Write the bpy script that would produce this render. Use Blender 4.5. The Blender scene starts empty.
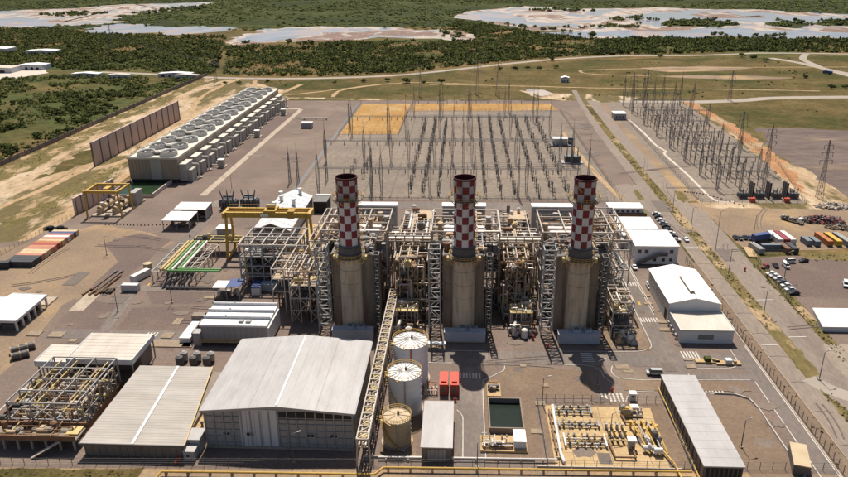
import bpy, bmesh, math, random
import numpy as np
from mathutils import Vector, Matrix, noise

# ------------------------------------------------------------------ camera, sky, sun, exposure
scn = bpy.context.scene
C = scn.collection
rad = math.radians
CAM_H = 125.0
PITCH, YAW, ROLL = rad(20.941), rad(-3.2366), rad(-0.5803)
cam_data = bpy.data.cameras.new('camera')
cam_data.sensor_width = 36.0
cam_data.lens = 30.59
cam_data.clip_start = 1.0
cam_data.clip_end = 30000.0
cam = bpy.data.objects.new('camera', cam_data)
C.objects.link(cam)
fwd = Vector((math.sin(YAW)*math.cos(PITCH), math.cos(YAW)*math.cos(PITCH), -math.sin(PITCH)))
rgt = Vector((math.cos(YAW), -math.sin(YAW), 0))
upv = rgt.cross(fwd)
r2 = math.cos(ROLL)*rgt + math.sin(ROLL)*upv
u2 = -math.sin(ROLL)*rgt + math.cos(ROLL)*upv
cm = Matrix((( r2.x, u2.x, -fwd.x), (r2.y, u2.y, -fwd.y), (r2.z, u2.z, -fwd.z))).to_4x4()
cm.translation = (0, 0, CAM_H)
cam.matrix_world = cm
scn.camera = cam

SUN_EL, SUN_AZ = rad(59.5), rad(-5.5)          # azimuth measured from +Y towards +X
world = bpy.data.worlds.new('World')
scn.world = world
world.use_nodes = True
wn = world.node_tree.nodes
wl = world.node_tree.links
wn.clear()
sky = wn.new('ShaderNodeTexSky')
sky.sky_type = 'NISHITA'
sky.sun_disc = False
sky.sun_elevation = SUN_EL
sky.sun_rotation = SUN_AZ
sky.altitude = 30
sky.dust_density = 1.6
bg = wn.new('ShaderNodeBackground')
bg.inputs['Strength'].default_value = 0.058
wo = wn.new('ShaderNodeOutputWorld')
wl.new(sky.outputs[0], bg.inputs[0])
wl.new(bg.outputs[0], wo.inputs[0])

sd = bpy.data.lights.new('sun', 'SUN')
sd.energy = 4.5
sd.angle = rad(0.53)
sd.color = (1.0, 0.93, 0.83)
sun = bpy.data.objects.new('sun', sd)
C.objects.link(sun)
sdir = Vector((math.sin(SUN_AZ)*math.cos(SUN_EL), math.cos(SUN_AZ)*math.cos(SUN_EL), math.sin(SUN_EL)))
sun.rotation_euler = sdir.to_track_quat('Z', 'Y').to_euler()
sun.location = (0, 0, 300)

scn.view_settings.view_transform = 'Standard'
scn.view_settings.look = 'None'
scn.view_settings.exposure = 0.55
scn.view_settings.gamma = 1.0
scn.render.engine = 'CYCLES'
scn.cycles.max_bounces = 6
scn.cycles.diffuse_bounces = 3

random.seed(7)
rng = np.random.default_rng(11)

# ------------------------------------------------------------------ materials
MATS = {}
def mat(name, c, c2=None, scale=1.0, rough=0.8, metal=0.0, bump=0.0, bscale=None, detail=6, lo=0.35, hi=0.65,
        c3=None, scale3=None, lo3=0.55, hi3=0.72, spec=0.3, stretch=None, coord='pos', bdist=0.1, fine=None):
    """base colour from world-space (or object-space) noise between c and c2, with optional patches of c3"""
    m = bpy.data.materials.new(name)
    m.use_nodes = True
    nt = m.node_tree
    b = nt.nodes['Principled BSDF']
    b.inputs['Roughness'].default_value = rough
    b.inputs['Metallic'].default_value = metal
    b.inputs['Specular IOR Level'].default_value = spec
    N, L = nt.nodes.new, nt.links.new
    if coord == 'pos':
        co = N('ShaderNodeNewGeometry').outputs['Position']
    else:
        co = N('ShaderNodeTexCoord').outputs['Object']
    if stretch:
        mp = N('ShaderNodeMapping')
        mp.inputs['Scale'].default_value = stretch
        L(co, mp.inputs['Vector'])
        co = mp.outputs[0]
    def nz(s, d=detail, off=0.0, r=0.6):
        n = N('ShaderNodeTexNoise')
        n.inputs['Scale'].default_value = s
        n.inputs['Detail'].default_value = d
        n.inputs['Roughness'].default_value = r
        if off:
            a = N('ShaderNodeVectorMath'); a.operation = 'ADD'
            a.inputs[1].default_value = (off, off*0.7, off*0.3)
            L(co, a.inputs[0]); L(a.outputs[0], n.inputs['Vector'])
        else:
            L(co, n.inputs['Vector'])
        return n.outputs['Fac']
    def ramp(f, a, z):
        r = N('ShaderNodeMapRange')
        r.inputs['From Min'].default_value = a
        r.inputs['From Max'].default_value = z
        L(f, r.inputs['Value'])
        return r.outputs['Result']
    def mix(f, a, z):
        x = N('ShaderNodeMix'); x.data_type = 'RGBA'
        L(f, x.inputs['Factor'])
        for s, v in ((6, a), (7, z)):
            if isinstance(v, tuple): x.inputs[s].default_value = (*v, 1)
            else: L(v, x.inputs[s])
        return x.outputs[2]
    if c2 is None:
        b.inputs['Base Color'].default_value = (*c, 1)
        col = None
    else:
        col = mix(ramp(nz(scale), lo, hi), c, c2)
        if c3 is not None:
            col = mix(ramp(nz(scale3 or scale*0.3, off=37.0), lo3, hi3), col, c3)
        if fine:
            # fine grain: grit, wheel marks and wear as a value change of the surface itself
            hv = N('ShaderNodeHueSaturation')
            f1 = N('ShaderNodeMapRange')
            f1.inputs['From Min'].default_value = 0.25
            f1.inputs['From Max'].default_value = 0.75
            f1.inputs['To Min'].default_value = 1.0-fine[1]
            f1.inputs['To Max'].default_value = 1.0+fine[1]
            L(nz(fine[0], 12, 11.0, 0.72), f1.inputs['Value'])
            L(f1.outputs['Result'], hv.inputs['Value'])
            L(col, hv.inputs['Color'])
            col = hv.outputs['Color']
        L(col, b.inputs['Base Color'])
    if bump:
        bn = N('ShaderNodeBump')
        bn.inputs['Strength'].default_value = bump
        bn.inputs['Distance'].default_value = bdist
        L(nz(bscale or scale*4), bn.inputs['Height'])
        L(bn.outputs[0], b.inputs['Normal'])
    MATS[name] = m
    return m

def pan_mat(name, stops, scale, rough, stretch=(1.0, 0.55, 1.0)):
    """salt pans: patches of water film, wet sand, salt crust and mud; water is smooth, the rest rough"""
    m = bpy.data.materials.new(name); m.use_nodes = True
    nt = m.node_tree; N, L = nt.nodes.new, nt.links.new
    b = nt.nodes['Principled BSDF']
    co = N('ShaderNodeNewGeometry').outputs['Position']
    mp = N('ShaderNodeMapping'); mp.inputs['Scale'].default_value = stretch; L(co, mp.inputs['Vector'])
    n = N('ShaderNodeTexNoise'); n.inputs['Scale'].default_value = scale; n.inputs['Detail'].default_value = 12; n.inputs['Roughness'].default_value = 0.62; n.inputs['Distortion'].default_value = 1.2
    L(mp.outputs[0], n.inputs['Vector'])
    cr = N('ShaderNodeValToRGB'); rr = N('ShaderNodeValToRGB')
    for ramp_, vals in ((cr, [(p, c) for p, c, r in stops]), (rr, [(p, (r, r, r)) for p, c, r in stops])):
        e = ramp_.color_ramp.elements
        while len(e) < len(vals): e.new(0.5)
        for k, (p, c) in enumerate(vals): e[k].position = p; e[k].color = (*c, 1)
        L(n.outputs['Fac'], ramp_.inputs['Fac'])
    L(cr.outputs['Color'], b.inputs['Base Color']); L(rr.outputs['Color'], b.inputs['Roughness'])
    MATS[name] = m
    return m

def glass(name, c, rough=0.15):
    m = mat(name, c, rough=rough, spec=0.6)
    return m

mat('terrain', (0.077, 0.061, 0.024), (0.174, 0.112, 0.049), 0.010, 0.95, lo=0.38, hi=0.62, detail=9, c3=(0.056, 0.066, 0.021), scale3=0.0036, lo3=0.47, hi3=0.60, bump=0.5, bscale=0.25, bdist=1.0, spec=0.05, fine=(0.09, 0.6))
mat('mangrove', (0.034, 0.044, 0.014), (0.062, 0.066, 0.022), 0.012, 0.95, detail=10, c3=(0.030, 0.037, 0.014), scale3=0.0022, lo3=0.45, hi3=0.6, bump=0.9, bscale=0.09, bdist=3.0, spec=0.05, fine=(0.05, 0.6))
mat('dry_grass', (0.078, 0.059, 0.022), (0.129, 0.095, 0.039), 0.03, 0.95, detail=8, c3=(0.055, 0.053, 0.017), scale3=0.012, lo3=0.48, hi3=0.62, bump=0.5, bscale=0.5, bdist=0.5, spec=0.05, fine=(0.25, 0.55))
mat('verge_grass', (0.105, 0.090, 0.034), (0.165, 0.122, 0.055), 0.10, 0.95, detail=12, c3=(0.33, 0.235, 0.135), scale3=0.09, lo3=0.52, hi3=0.60, bump=0.6, bscale=1.2, bdist=0.3, spec=0.05, stretch=(1.0, 0.5, 1.0), fine=(0.6, 0.5))
mat('graded_earth', (0.150, 0.112, 0.095), (0.115, 0.088, 0.078), 0.02, 0.93, detail=11, c3=(0.255, 0.180, 0.115), scale3=0.018, lo3=0.54, hi3=0.66, spec=0.1, stretch=(0.35, 1.0, 1.0), fine=(0.2, 0.4))
mat('sand', (0.325, 0.225, 0.132), (0.45, 0.345, 0.235), 0.05, 0.95, detail=12, lo=0.42, hi=0.60, c3=(0.125, 0.098, 0.046), scale3=0.045, lo3=0.47, hi3=0.54, bump=0.3, bscale=0.4, bdist=0.3, spec=0.05, stretch=(1.0, 0.35, 1.0), fine=(0.5, 0.35))
mat('sand_path', (0.396, 0.275, 0.163), (0.310, 0.211, 0.120), 0.09, 0.95, detail=8, spec=0.05, fine=(0.35, 0.35))
mat('tan_dirt', (0.255, 0.184, 0.121), (0.189, 0.138, 0.099), 0.030, 0.95, detail=9, c3=(0.347, 0.236, 0.127), scale3=0.016, lo3=0.52, hi3=0.66, bump=0.3, bscale=0.5, bdist=0.2, spec=0.08, fine=(0.9, 0.30))
mat('orange_sand', (0.359, 0.210, 0.077), (0.303, 0.172, 0.064), 0.05, 0.95, detail=9, c3=(0.386, 0.255, 0.122), scale3=0.03, lo3=0.5, hi3=0.62, bump=0.4, bscale=0.3, bdist=0.3, spec=0.05, fine=(0.35, 0.35))
mat('red_dirt', (0.306, 0.140, 0.064), (0.357, 0.200, 0.106), 0.035, 0.95, detail=8, c3=(0.340, 0.238, 0.145), scale3=0.02, lo3=0.5, hi3=0.6, spec=0.05, fine=(0.35, 0.35))
mat('yard_gravel', (0.180, 0.133, 0.107), (0.146, 0.111, 0.092), 0.045, 0.92, detail=10, c3=(0.221, 0.168, 0.129), scale3=0.018, lo3=0.52, hi3=0.70, bump=0.25, bscale=2.0, bdist=0.05, spec=0.12, fine=(0.9, 0.30))
mat('brown_gravel', (0.194, 0.136, 0.094), (0.157, 0.111, 0.079), 0.06, 0.93, detail=10, c3=(0.233, 0.171, 0.116), scale3=0.03, lo3=0.54, hi3=0.70, bump=0.3, bscale=2.5, bdist=0.05, spec=0.12, fine=(0.9, 0.30))
mat('purple_gravel', (0.147, 0.105, 0.089), (0.125, 0.092, 0.080), 0.05, 0.92, detail=10, c3=(0.179, 0.129, 0.105), scale3=0.025, lo3=0.55, hi3=0.7, bump=0.3, bscale=2.0, bdist=0.05, spec=0.12, fine=(0.9, 0.30))
mat('switch_gravel', (0.209, 0.170, 0.135), (0.175, 0.143, 0.116), 0.03, 0.93, detail=10, c3=(0.238, 0.190, 0.149), scale3=0.012, lo3=0.5, hi3=0.68, bump=0.4, bscale=1.5, bdist=0.1, spec=0.1, fine=(0.35, 0.35))
mat('asphalt', (0.168, 0.135, 0.117), (0.140, 0.117, 0.102), 0.06, 0.88, detail=10, c3=(0.202, 0.165, 0.139), scale3=0.05, lo3=0.52, hi3=0.66, bump=0.15, bscale=3.0, bdist=0.03, spec=0.2, stretch=(1.0, 0.35, 1.0), fine=(0.9, 0.30))
mat('public_road', (0.238, 0.187, 0.150), (0.197, 0.160, 0.131), 0.07, 0.9, detail=10, c3=(0.162, 0.127, 0.106), scale3=0.05, lo3=0.55, hi3=0.70, spec=0.15, stretch=(1.0, 0.25, 1.0), fine=(0.9, 0.30))
mat('far_road', (0.33, 0.285, 0.235), (0.28, 0.24, 0.20), 0.03, 0.9, spec=0.1)
mat('concrete', (0.40, 0.325, 0.25), (0.33, 0.265, 0.20), 0.25, 0.88, detail=8, c3=(0.26, 0.20, 0.14), scale3=0.12, lo3=0.56, hi3=0.72, bump=0.15, bscale=3, bdist=0.02, spec=0.2, fine=(0.8, 0.25))
mat('pale_concrete', (0.52, 0.46, 0.39), (0.44, 0.38, 0.32), 0.3, 0.88, detail=8, spec=0.2)
mat('yellow_concrete', (0.450, 0.320, 0.171), (0.387, 0.270, 0.135), 0.12, 0.9, detail=9, c3=(0.324, 0.225, 0.122), scale3=0.1, lo3=0.54, hi3=0.7, spec=0.15, fine=(0.8, 0.3))
mat('road_paint', (0.56, 0.52, 0.46), (0.40, 0.36, 0.31), 0.9, 0.8, detail=8, spec=0.2)
mat('yellow_paint_line', (0.55, 0.33, 0.05), (0.42, 0.26, 0.07), 0.9, 0.8, spec=0.2)
pan_mat('salt_flat', [(0.0, (0.17,0.175,0.21), 0.12), (0.42, (0.20,0.20,0.235), 0.15), (0.455, (0.20,0.145,0.105), 0.6), (0.50, (0.38,0.33,0.29), 0.9), (0.535, (0.30,0.235,0.185), 0.9), (0.575, (0.135,0.072,0.048), 0.9), (0.64, (0.20,0.125,0.085), 0.9)], 0.009, 0.9)
pan_mat('red_mud', [(0.0, (0.257, 0.257, 0.259), 0.3), (0.40, (0.291, 0.266, 0.239), 0.8), (0.46, (0.171, 0.100, 0.070), 0.9), (0.56, (0.128, 0.076, 0.055), 0.9), (0.64, (0.231, 0.180, 0.140), 0.9)], 0.014, 0.9)
pan_mat('pan_water', [(0.0, (0.137, 0.146, 0.192), 0.10), (0.46, (0.171, 0.179, 0.229), 0.12), (0.54, (0.257, 0.248, 0.284), 0.22), (0.60, (0.188, 0.137, 0.110), 0.6), (0.66, (0.283, 0.231, 0.201), 0.9)], 0.008, 0.2)
mat('green_water', (0.012, 0.030, 0.012), (0.020, 0.045, 0.016), 0.2, 0.25, spec=0.2)
mat('dark_water', (0.008, 0.014, 0.010), (0.012, 0.020, 0.013), 0.3, 0.25, spec=0.15)
mat('white_roof', (0.80, 0.77, 0.73), (0.73, 0.70, 0.66), 0.08, 0.45, detail=8, c3=(0.64, 0.59, 0.53), scale3=0.10, lo3=0.60, hi3=0.78, spec=0.35, bump=0.08, bscale=0.4, bdist=0.05, fine=(0.3, 0.2))
mat('grey_roof', (0.377, 0.356, 0.345), (0.343, 0.324, 0.311), 0.07, 0.5, detail=9, c3=(0.300, 0.275, 0.251), scale3=0.09, lo3=0.58, hi3=0.76, spec=0.3, stretch=(1.0, 0.3, 1.0), fine=(0.3, 0.2))
mat('cream_roof', (0.522, 0.468, 0.397), (0.459, 0.404, 0.335), 0.09, 0.55, detail=9, c3=(0.387, 0.330, 0.255), scale3=0.08, lo3=0.57, hi3=0.74, spec=0.3, stretch=(1.0, 0.3, 1.0), fine=(0.3, 0.2))
mat('ribbed_roof', (0.374, 0.342, 0.306), (0.323, 0.290, 0.252), 0.09, 0.6, detail=9, c3=(0.272, 0.238, 0.198), scale3=0.1, lo3=0.55, hi3=0.74, spec=0.25, stretch=(0.3, 1.0, 1.0), fine=(0.3, 0.2))
mat('skylight', (0.70, 0.70, 0.68), (0.62, 0.62, 0.60), 0.3, 0.3, spec=0.5)
mat('wall_white', (0.601, 0.600, 0.609), (0.533, 0.530, 0.536), 0.15, 0.6, detail=8, c3=(0.436, 0.420, 0.399), scale3=0.2, lo3=0.6, hi3=0.78, spec=0.25, stretch=(1, 1, 0.3))
mat('wall_grey', (0.36, 0.345, 0.335), (0.31, 0.295, 0.285), 0.15, 0.6, detail=8, spec=0.25, stretch=(1, 1, 0.3))
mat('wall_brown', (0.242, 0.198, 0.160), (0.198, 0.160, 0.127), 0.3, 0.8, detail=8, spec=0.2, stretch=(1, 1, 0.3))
mat('wall_panel', (0.573, 0.440, 0.384), (0.498, 0.384, 0.338), 0.12, 0.85, detail=8, spec=0.15, stretch=(1, 1, 0.3))
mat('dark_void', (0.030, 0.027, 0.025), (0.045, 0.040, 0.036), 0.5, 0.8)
mat('window_glass', (0.030, 0.036, 0.042), (0.045, 0.05, 0.055), 0.4, 0.12, spec=0.6)
mat('steel_white', (0.454, 0.389, 0.324), (0.392, 0.330, 0.270), 0.4, 0.55, detail=7, c3=(0.289, 0.213, 0.147), scale3=0.35, lo3=0.62, hi3=0.78, spec=0.3)
mat('steel_grey', (0.34, 0.325, 0.31), (0.28, 0.265, 0.25), 0.4, 0.5, detail=7, spec=0.35, metal=0.1)
mat('steel_dark', (0.135, 0.125, 0.12), (0.105, 0.098, 0.092), 0.5, 0.55, spec=0.3, metal=0.1)
mat('lattice_steel', (0.198, 0.186, 0.180), (0.156, 0.146, 0.142), 0.5, 0.55, spec=0.3, metal=0.2)
mat('insulator', (0.101, 0.084, 0.076), (0.135, 0.115, 0.101), 0.8, 0.4, spec=0.4)
mat('pipe_silver', (0.56, 0.51, 0.46), (0.46, 0.41, 0.365), 0.5, 0.42, detail=6, spec=0.4, metal=0.2)
mat('pipe_white', (0.68, 0.64, 0.59), (0.58, 0.54, 0.49), 0.5, 0.5, spec=0.35)
mat('pipe_tan', (0.44, 0.32, 0.20), (0.36, 0.255, 0.155), 0.5, 0.6, spec=0.3)
mat('pipe_rust', (0.24, 0.135, 0.075), (0.18, 0.10, 0.06), 0.6, 0.75, spec=0.2)
mat('yellow_paint', (0.516, 0.318, 0.054), (0.430, 0.258, 0.048), 0.4, 0.5, detail=7, c3=(0.310, 0.185, 0.060), scale3=0.5, lo3=0.6, hi3=0.75, spec=0.35)
mat('pale_yellow', (0.510, 0.391, 0.170), (0.442, 0.332, 0.136), 0.4, 0.5, spec=0.3)
mat('green_pipe', (0.13, 0.30, 0.085), (0.105, 0.245, 0.07), 0.5, 0.5, spec=0.35)
mat('stack_beige', (0.537, 0.444, 0.331), (0.463, 0.375, 0.275), 0.2, 0.75, detail=9, c3=(0.388, 0.306, 0.219), scale3=0.5, lo3=0.48, hi3=0.62, spec=0.2, stretch=(1, 1, 0.15), fine=(0.5, 0.3))
mat('casing_brown', (0.356, 0.281, 0.212), (0.302, 0.238, 0.178), 0.16, 0.75, detail=9, c3=(0.255, 0.196, 0.144), scale3=0.5, lo3=0.48, hi3=0.62, spec=0.2, stretch=(1, 1, 0.15), fine=(0.5, 0.3))
mat('stack_band', (0.105, 0.100, 0.098), (0.085, 0.080, 0.078), 0.4, 0.6, spec=0.3)
mat('stack_red', (0.201, 0.028, 0.034), (0.161, 0.023, 0.030), 0.3, 0.6, detail=8, spec=0.3, stretch=(1, 1, 0.2))
mat('stack_white', (0.62, 0.585, 0.565), (0.54, 0.505, 0.485), 0.3, 0.6, detail=8, c3=(0.42, 0.375, 0.35), scale3=0.6, lo3=0.52, hi3=0.70, spec=0.3, stretch=(1, 1, 0.2))
mat('sooty_red', (0.227, 0.037, 0.037), (0.155, 0.035, 0.035), 0.3, 0.75, spec=0.2, stretch=(1, 1, 0.2))
mat('sooty_white', (0.480, 0.444, 0.427), (0.312, 0.292, 0.283), 0.3, 0.75, spec=0.2, stretch=(1, 1, 0.2))
mat('stack_inside', (0.085, 0.018, 0.018), (0.055, 0.014, 0.014), 0.4, 0.8)
mat('ct_wall', (0.345, 0.282, 0.213), (0.293, 0.241, 0.184), 0.1, 0.8, detail=9, c3=(0.425, 0.391, 0.356), scale3=0.06, lo3=0.56, hi3=0.7, spec=0.2, stretch=(1, 1, 0.2))
mat('ct_deck', (0.596, 0.544, 0.467), (0.505, 0.460, 0.389), 0.12, 0.8, detail=8, spec=0.2)
mat('ct_cyl', (0.579, 0.551, 0.492), (0.513, 0.487, 0.438), 0.2, 0.6, spec=0.3)
mat('ct_side', (0.420, 0.390, 0.342), (0.348, 0.324, 0.282), 0.15, 0.75, spec=0.2, stretch=(1, 1, 0.3))
mat('transformer_grey', (0.155, 0.155, 0.158), (0.125, 0.125, 0.128), 0.5, 0.55, spec=0.35)
mat('module_shade_tint', (0.405, 0.419, 0.452), (0.351, 0.365, 0.398), 0.3, 0.5, spec=0.3)  # bluish shade on a white housing, put into the base colour
mat('tower_grey', (0.340, 0.326, 0.311), (0.289, 0.274, 0.259), 0.4, 0.5, spec=0.35)
mat('rubber', (0.020, 0.020, 0.020), rough=0.85)
mat('tank_white', (0.66, 0.65, 0.64), (0.59, 0.575, 0.56), 0.15, 0.55, detail=8, c3=(0.50, 0.455, 0.40), scale3=0.2, lo3=0.6, hi3=0.78, spec=0.3, stretch=(1, 1, 0.2))
mat('tank_tan', (0.47, 0.365, 0.23), (0.40, 0.305, 0.185), 0.15, 0.6, detail=8, spec=0.3, stretch=(1, 1, 0.2))
mat('red_paint', (0.50, 0.060, 0.030), (0.42, 0.05, 0.028), 0.5, 0.5, spec=0.3)
mat('blue_paint', (0.055, 0.085, 0.22), (0.045, 0.07, 0.18), 0.4, 0.5, spec=0.3)
mat('blue_roof', (0.30, 0.34, 0.40), (0.25, 0.29, 0.35), 0.3, 0.5, spec=0.3)
mat('turbine_roof', (0.62, 0.62, 0.62), (0.55, 0.55, 0.55), 0.2, 0.45, spec=0.35)
mat('scrap_metal', (0.06, 0.035, 0.03), (0.14, 0.05, 0.035), 1.2, 0.7, c3=(0.22, 0.20, 0.18), scale3=0.9, lo3=0.55, hi3=0.6, spec=0.2)
mat('bark', (0.085, 0.062, 0.042), (0.06, 0.045, 0.03), 3.0, 0.95)
def foliage(name, a, b, sc=0.15):
    m = mat(name, a, b, sc, 0.9, detail=6, lo=0.38, hi=0.62, spec=0.08)
    return m
foliage('foliage_dark', (0.044, 0.054, 0.018), (0.082, 0.091, 0.029), 0.09)
foliage('foliage_mid', (0.085, 0.100, 0.029), (0.138, 0.150, 0.043), 0.12)
foliage('foliage_light', (0.120, 0.135, 0.041), (0.172, 0.173, 0.053), 0.15)
for nm, c in dict(car_white=(0.70, 0.69, 0.67), car_silver=(0.42, 0.42, 0.42), car_black=(0.022, 0.022, 0.024), car_grey=(0.12, 0.12, 0.125), car_red=(0.28, 0.025, 0.02), car_blue=(0.04, 0.06, 0.13)).items():
    mat(nm, c, tuple(v*0.88 for v in c), 0.8, 0.28, spec=0.5)
for nm, c in dict(box_red=(0.30, 0.060, 0.045), box_orange=(0.42, 0.155, 0.055), box_salmon=(0.46, 0.20, 0.125), box_blue=(0.065, 0.085, 0.19), box_cream=(0.52, 0.40, 0.24), box_yellow=(0.58, 0.36, 0.06), box_white=(0.62, 0.59, 0.56), box_grey=(0.30, 0.29, 0.285), box_dark=(0.055, 0.055, 0.06), box_brown=(0.17, 0.095, 0.055), box_steel=(0.17, 0.19, 0.22), box_maroon=(0.26, 0.045, 0.05)).items():
    mat(nm, c, tuple(v*0.82 for v in c), 0.5, 0.6, detail=7, c3=tuple(0.6*v+0.03 for v in c), scale3=0.5, lo3=0.6, hi3=0.75, spec=0.25)

# ------------------------------------------------------------------ mesh building helpers
class MB:
    """collects shapes of ONE part, then build() links them as one mesh object"""
    def __init__(s):
        s.v = []; s.f = []; s.mi = []; s.cur = 0
    def add(s, vs, fs):
        n = len(s.v)
        s.v.extend(vs)
        s.f.extend(tuple(i+n for i in f) for f in fs)
        s.mi.extend([s.cur]*len(fs))
        return s
    def box(s, x0, x1, y0, y1, z0, z1):
        return s.add([(x0,y0,z0),(x1,y0,z0),(x1,y1,z0),(x0,y1,z0),(x0,y0,z1),(x1,y0,z1),(x1,y1,z1),(x0,y1,z1)],
                     [(0,3,2,1),(4,5,6,7),(0,1,5,4),(1,2,6,5),(2,3,7,6),(3,0,4,7)])
    def hexa(s, b, t):
        """b, t: four corner points each (bottom, top), counter-clockwise"""
        return s.add(list(b)+list(t), [(0,3,2,1),(4,5,6,7),(0,1,5,4),(1,2,6,5),(2,3,7,6),(3,0,4,7)])
    def bar(s, p, q, w, h=None):
        p, q = Vector(p), Vector(q)
        d = q-p
        if d.length < 1e-6: return s
        h = h or w
        d.normalize()
        a = d.cross(Vector((0,0,1)))
        if a.length < 1e-3: a = Vector((1,0,0))
        a.normalize(); b = a.cross(d)
        a = a*(w/2); b = b*(h/2)
        vs = [tuple(o+x*a+y*b) for o in (p,q) for x, y in ((-1,-1),(1,-1),(1,1),(-1,1))]
        return s.add(vs, [(0,1,2,3),(7,6,5,4),(0,4,5,1),(1,5,6,2),(2,6,7,3),(3,7,4,0)])
    def cyl(s, p, q, r0, r1=None, n=12, cap=True):
        p, q = Vector(p), Vector(q)
        r1 = r0 if r1 is None else r1
        d = (q-p).normalized()
        a = d.cross(Vector((0,0,1)))
        if a.length < 1e-3: a = Vector((1,0,0))
        a.normalize(); b = d.cross(a)
        vs = []
        for o, r in ((p,r0),(q,r1)):
            for i in range(n):
                t = 2*math.pi*i/n
                vs.append(tuple(o+a*(r*math.cos(t))+b*(r*math.sin(t))))
        fs = [(i,(i+1)%n,n+(i+1)%n,n+i) for i in range(n)]
        if cap: fs += [tuple(range(n-1,-1,-1)), tuple(range(n,2*n))]
        return s.add(vs, fs)
    def tube(s, c, z0, z1, r, t=0.2, n=24):
        """open ring/tube with wall thickness t about the vertical axis"""
        vs = []; m = n
        for z, rr in ((z0,r),(z1,r),(z1,r-t),(z0,r-t)):
            for i in range(n):
                a = 2*math.pi*i/n
                vs.append((c[0]+rr*math.cos(a), c[1]+rr*math.sin(a), z))
        fs = []
        for k in range(4):
            k2 = (k+1)%4
            for i in range(n):
                j = (i+1)%n
                fs.append((k*m+i, k*m+j, k2*m+j, k2*m+i))
        return s.add(vs, fs)
    def path(s, pts, r, n=8):
        for a, b in zip(pts[:-1], pts[1:]):
            s.cyl(a, b, r, n=n)
        return s
    def prism(s, poly, z0, z1):
        n = len(poly)
        return s.add([(x,y,z0) for x,y in poly]+[(x,y,z1) for x,y in poly],
                     [tuple(range(n-1,-1,-1)), tuple(range(n,2*n))]+[(i,(i+1)%n,n+(i+1)%n,n+i) for i in range(n)])
    def lattice(s, x, y, z0, z1, w0, w1, n, t=0.16, d=0.10):
        """four-legged lattice column with bracing"""
        cs = ((-1,-1),(1,-1),(1,1),(-1,1))
        for k in range(n):
            a, b = k/n, (k+1)/n
            za, zb = z0+(z1-z0)*a, z0+(z1-z0)*b
            wa, wb = (w0+(w1-w0)*a)/2, (w0+(w1-w0)*b)/2
            P = [(x+c[0]*wa, y+c[1]*wa, za) for c in cs]
            Q = [(x+c[0]*wb, y+c[1]*wb, zb) for c in cs]
            for i in range(4):
                j = (i+1)%4
                s.bar(P[i], Q[i], t)
                s.bar(Q[i], Q[j], d)
                if (k+i)%2: s.bar(P[i], Q[j], d)
                else: s.bar(P[j], Q[i], d)
        return s
    def truss(s, p, q, w, n, t=0.14, d=0.09):
        """box lattice beam between two points"""
        p, q = Vector(p), Vector(q)
        ax = (q-p).normalized()
        a = ax.cross(Vector((0,0,1)))
        if a.length < 1e-3: a = Vector((1,0,0))
        a.normalize(); b = a.cross(ax)
        cs = ((-1,-1),(1,-1),(1,1),(-1,1))
        for k in range(n):
            A, B = p.lerp(q, k/n), p.lerp(q, (k+1)/n)
            P = [A+a*(c[0]*w/2)+b*(c[1]*w/2) for c in cs]
            Q = [B+a*(c[0]*w/2)+b*(c[1]*w/2) for c in cs]
            for i in range(4):
                j = (i+1)%4
                s.bar(P[i], Q[i], t)
                s.bar(Q[i], Q[j], d)
                s.bar(P[i] if (k+i)%2 else P[j], Q[j] if (k+i)%2 else Q[i], d)
        return s
    def build(s, name, m, parent=None, smooth=False, label=None):
        me = bpy.data.meshes.new(name)
        me.from_pydata(s.v, [], s.f)
        ms = m if isinstance(m, (list, tuple)) else [m]
        for k in ms: me.materials.append(MATS[k])
        if len(ms) > 1: me.polygons.foreach_set('material_index', s.mi)
        if smooth: me.polygons.foreach_set('use_smooth', [True]*len(me.polygons))
        me.update()
        o = bpy.data.objects.new(name, me)
        C.objects.link(o)
        if parent is not None: o.parent = parent
        if label: o['label'] = label
        return o

def thing(name, label, cat, loc=(0,0,0), rz=0.0, group=None):
    o = bpy.data.objects.new(name, None)
    o.empty_display_size = 1.0
    C.objects.link(o)
    if len(loc) == 2: loc = (*loc, 0.0)
    o.location = loc
    o.rotation_euler = (0, 0, rz)
    o['label'] = label; o['category'] = cat
    if group: o['group'] = group
    return o
def tag(o, label, cat, group=None, loc=None, rz=None):
    o['label'] = label; o['category'] = cat
    if group: o['group'] = group
    if loc is not None: o.location = (*loc, 0.0) if len(loc) == 2 else loc
    if rz is not None: o.rotation_euler = (0, 0, rz)
    return o
KIDS = {}
def dup(root, loc, rz=0.0, label=None, group=None, remat=None, scale=None):
    """copy of a thing with copies of its parts and sub-parts (mesh data shared)"""
    def cp(o, par):
        c = o.copy()
        C.objects.link(c)
        if par is not None: c.parent = par
        for k in KID(o): cp(k, c)
        return c
    def KID(o):
        if o.name not in KIDS: KIDS[o.name] = list(o.children)
        return KIDS[o.name]
    r = cp(root, None)
    r.location = (*loc, 0.0) if len(loc) == 2 else loc
    r.rotation_euler = (0, 0, rz)
    if scale: r.scale = scale
    if label: r['label'] = label
    if group: r['group'] = group
    return r
def piece(src, name, parent, loc, rz=0.0, scale=None):
    """one more copy of a small part, sharing its mesh"""
    o = bpy.data.objects.new(name, src.data)
    C.objects.link(o)
    o.parent = parent
    o.location = loc
    o.rotation_euler = (0, 0, rz)
    if scale: o.scale = scale
    return o

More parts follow.
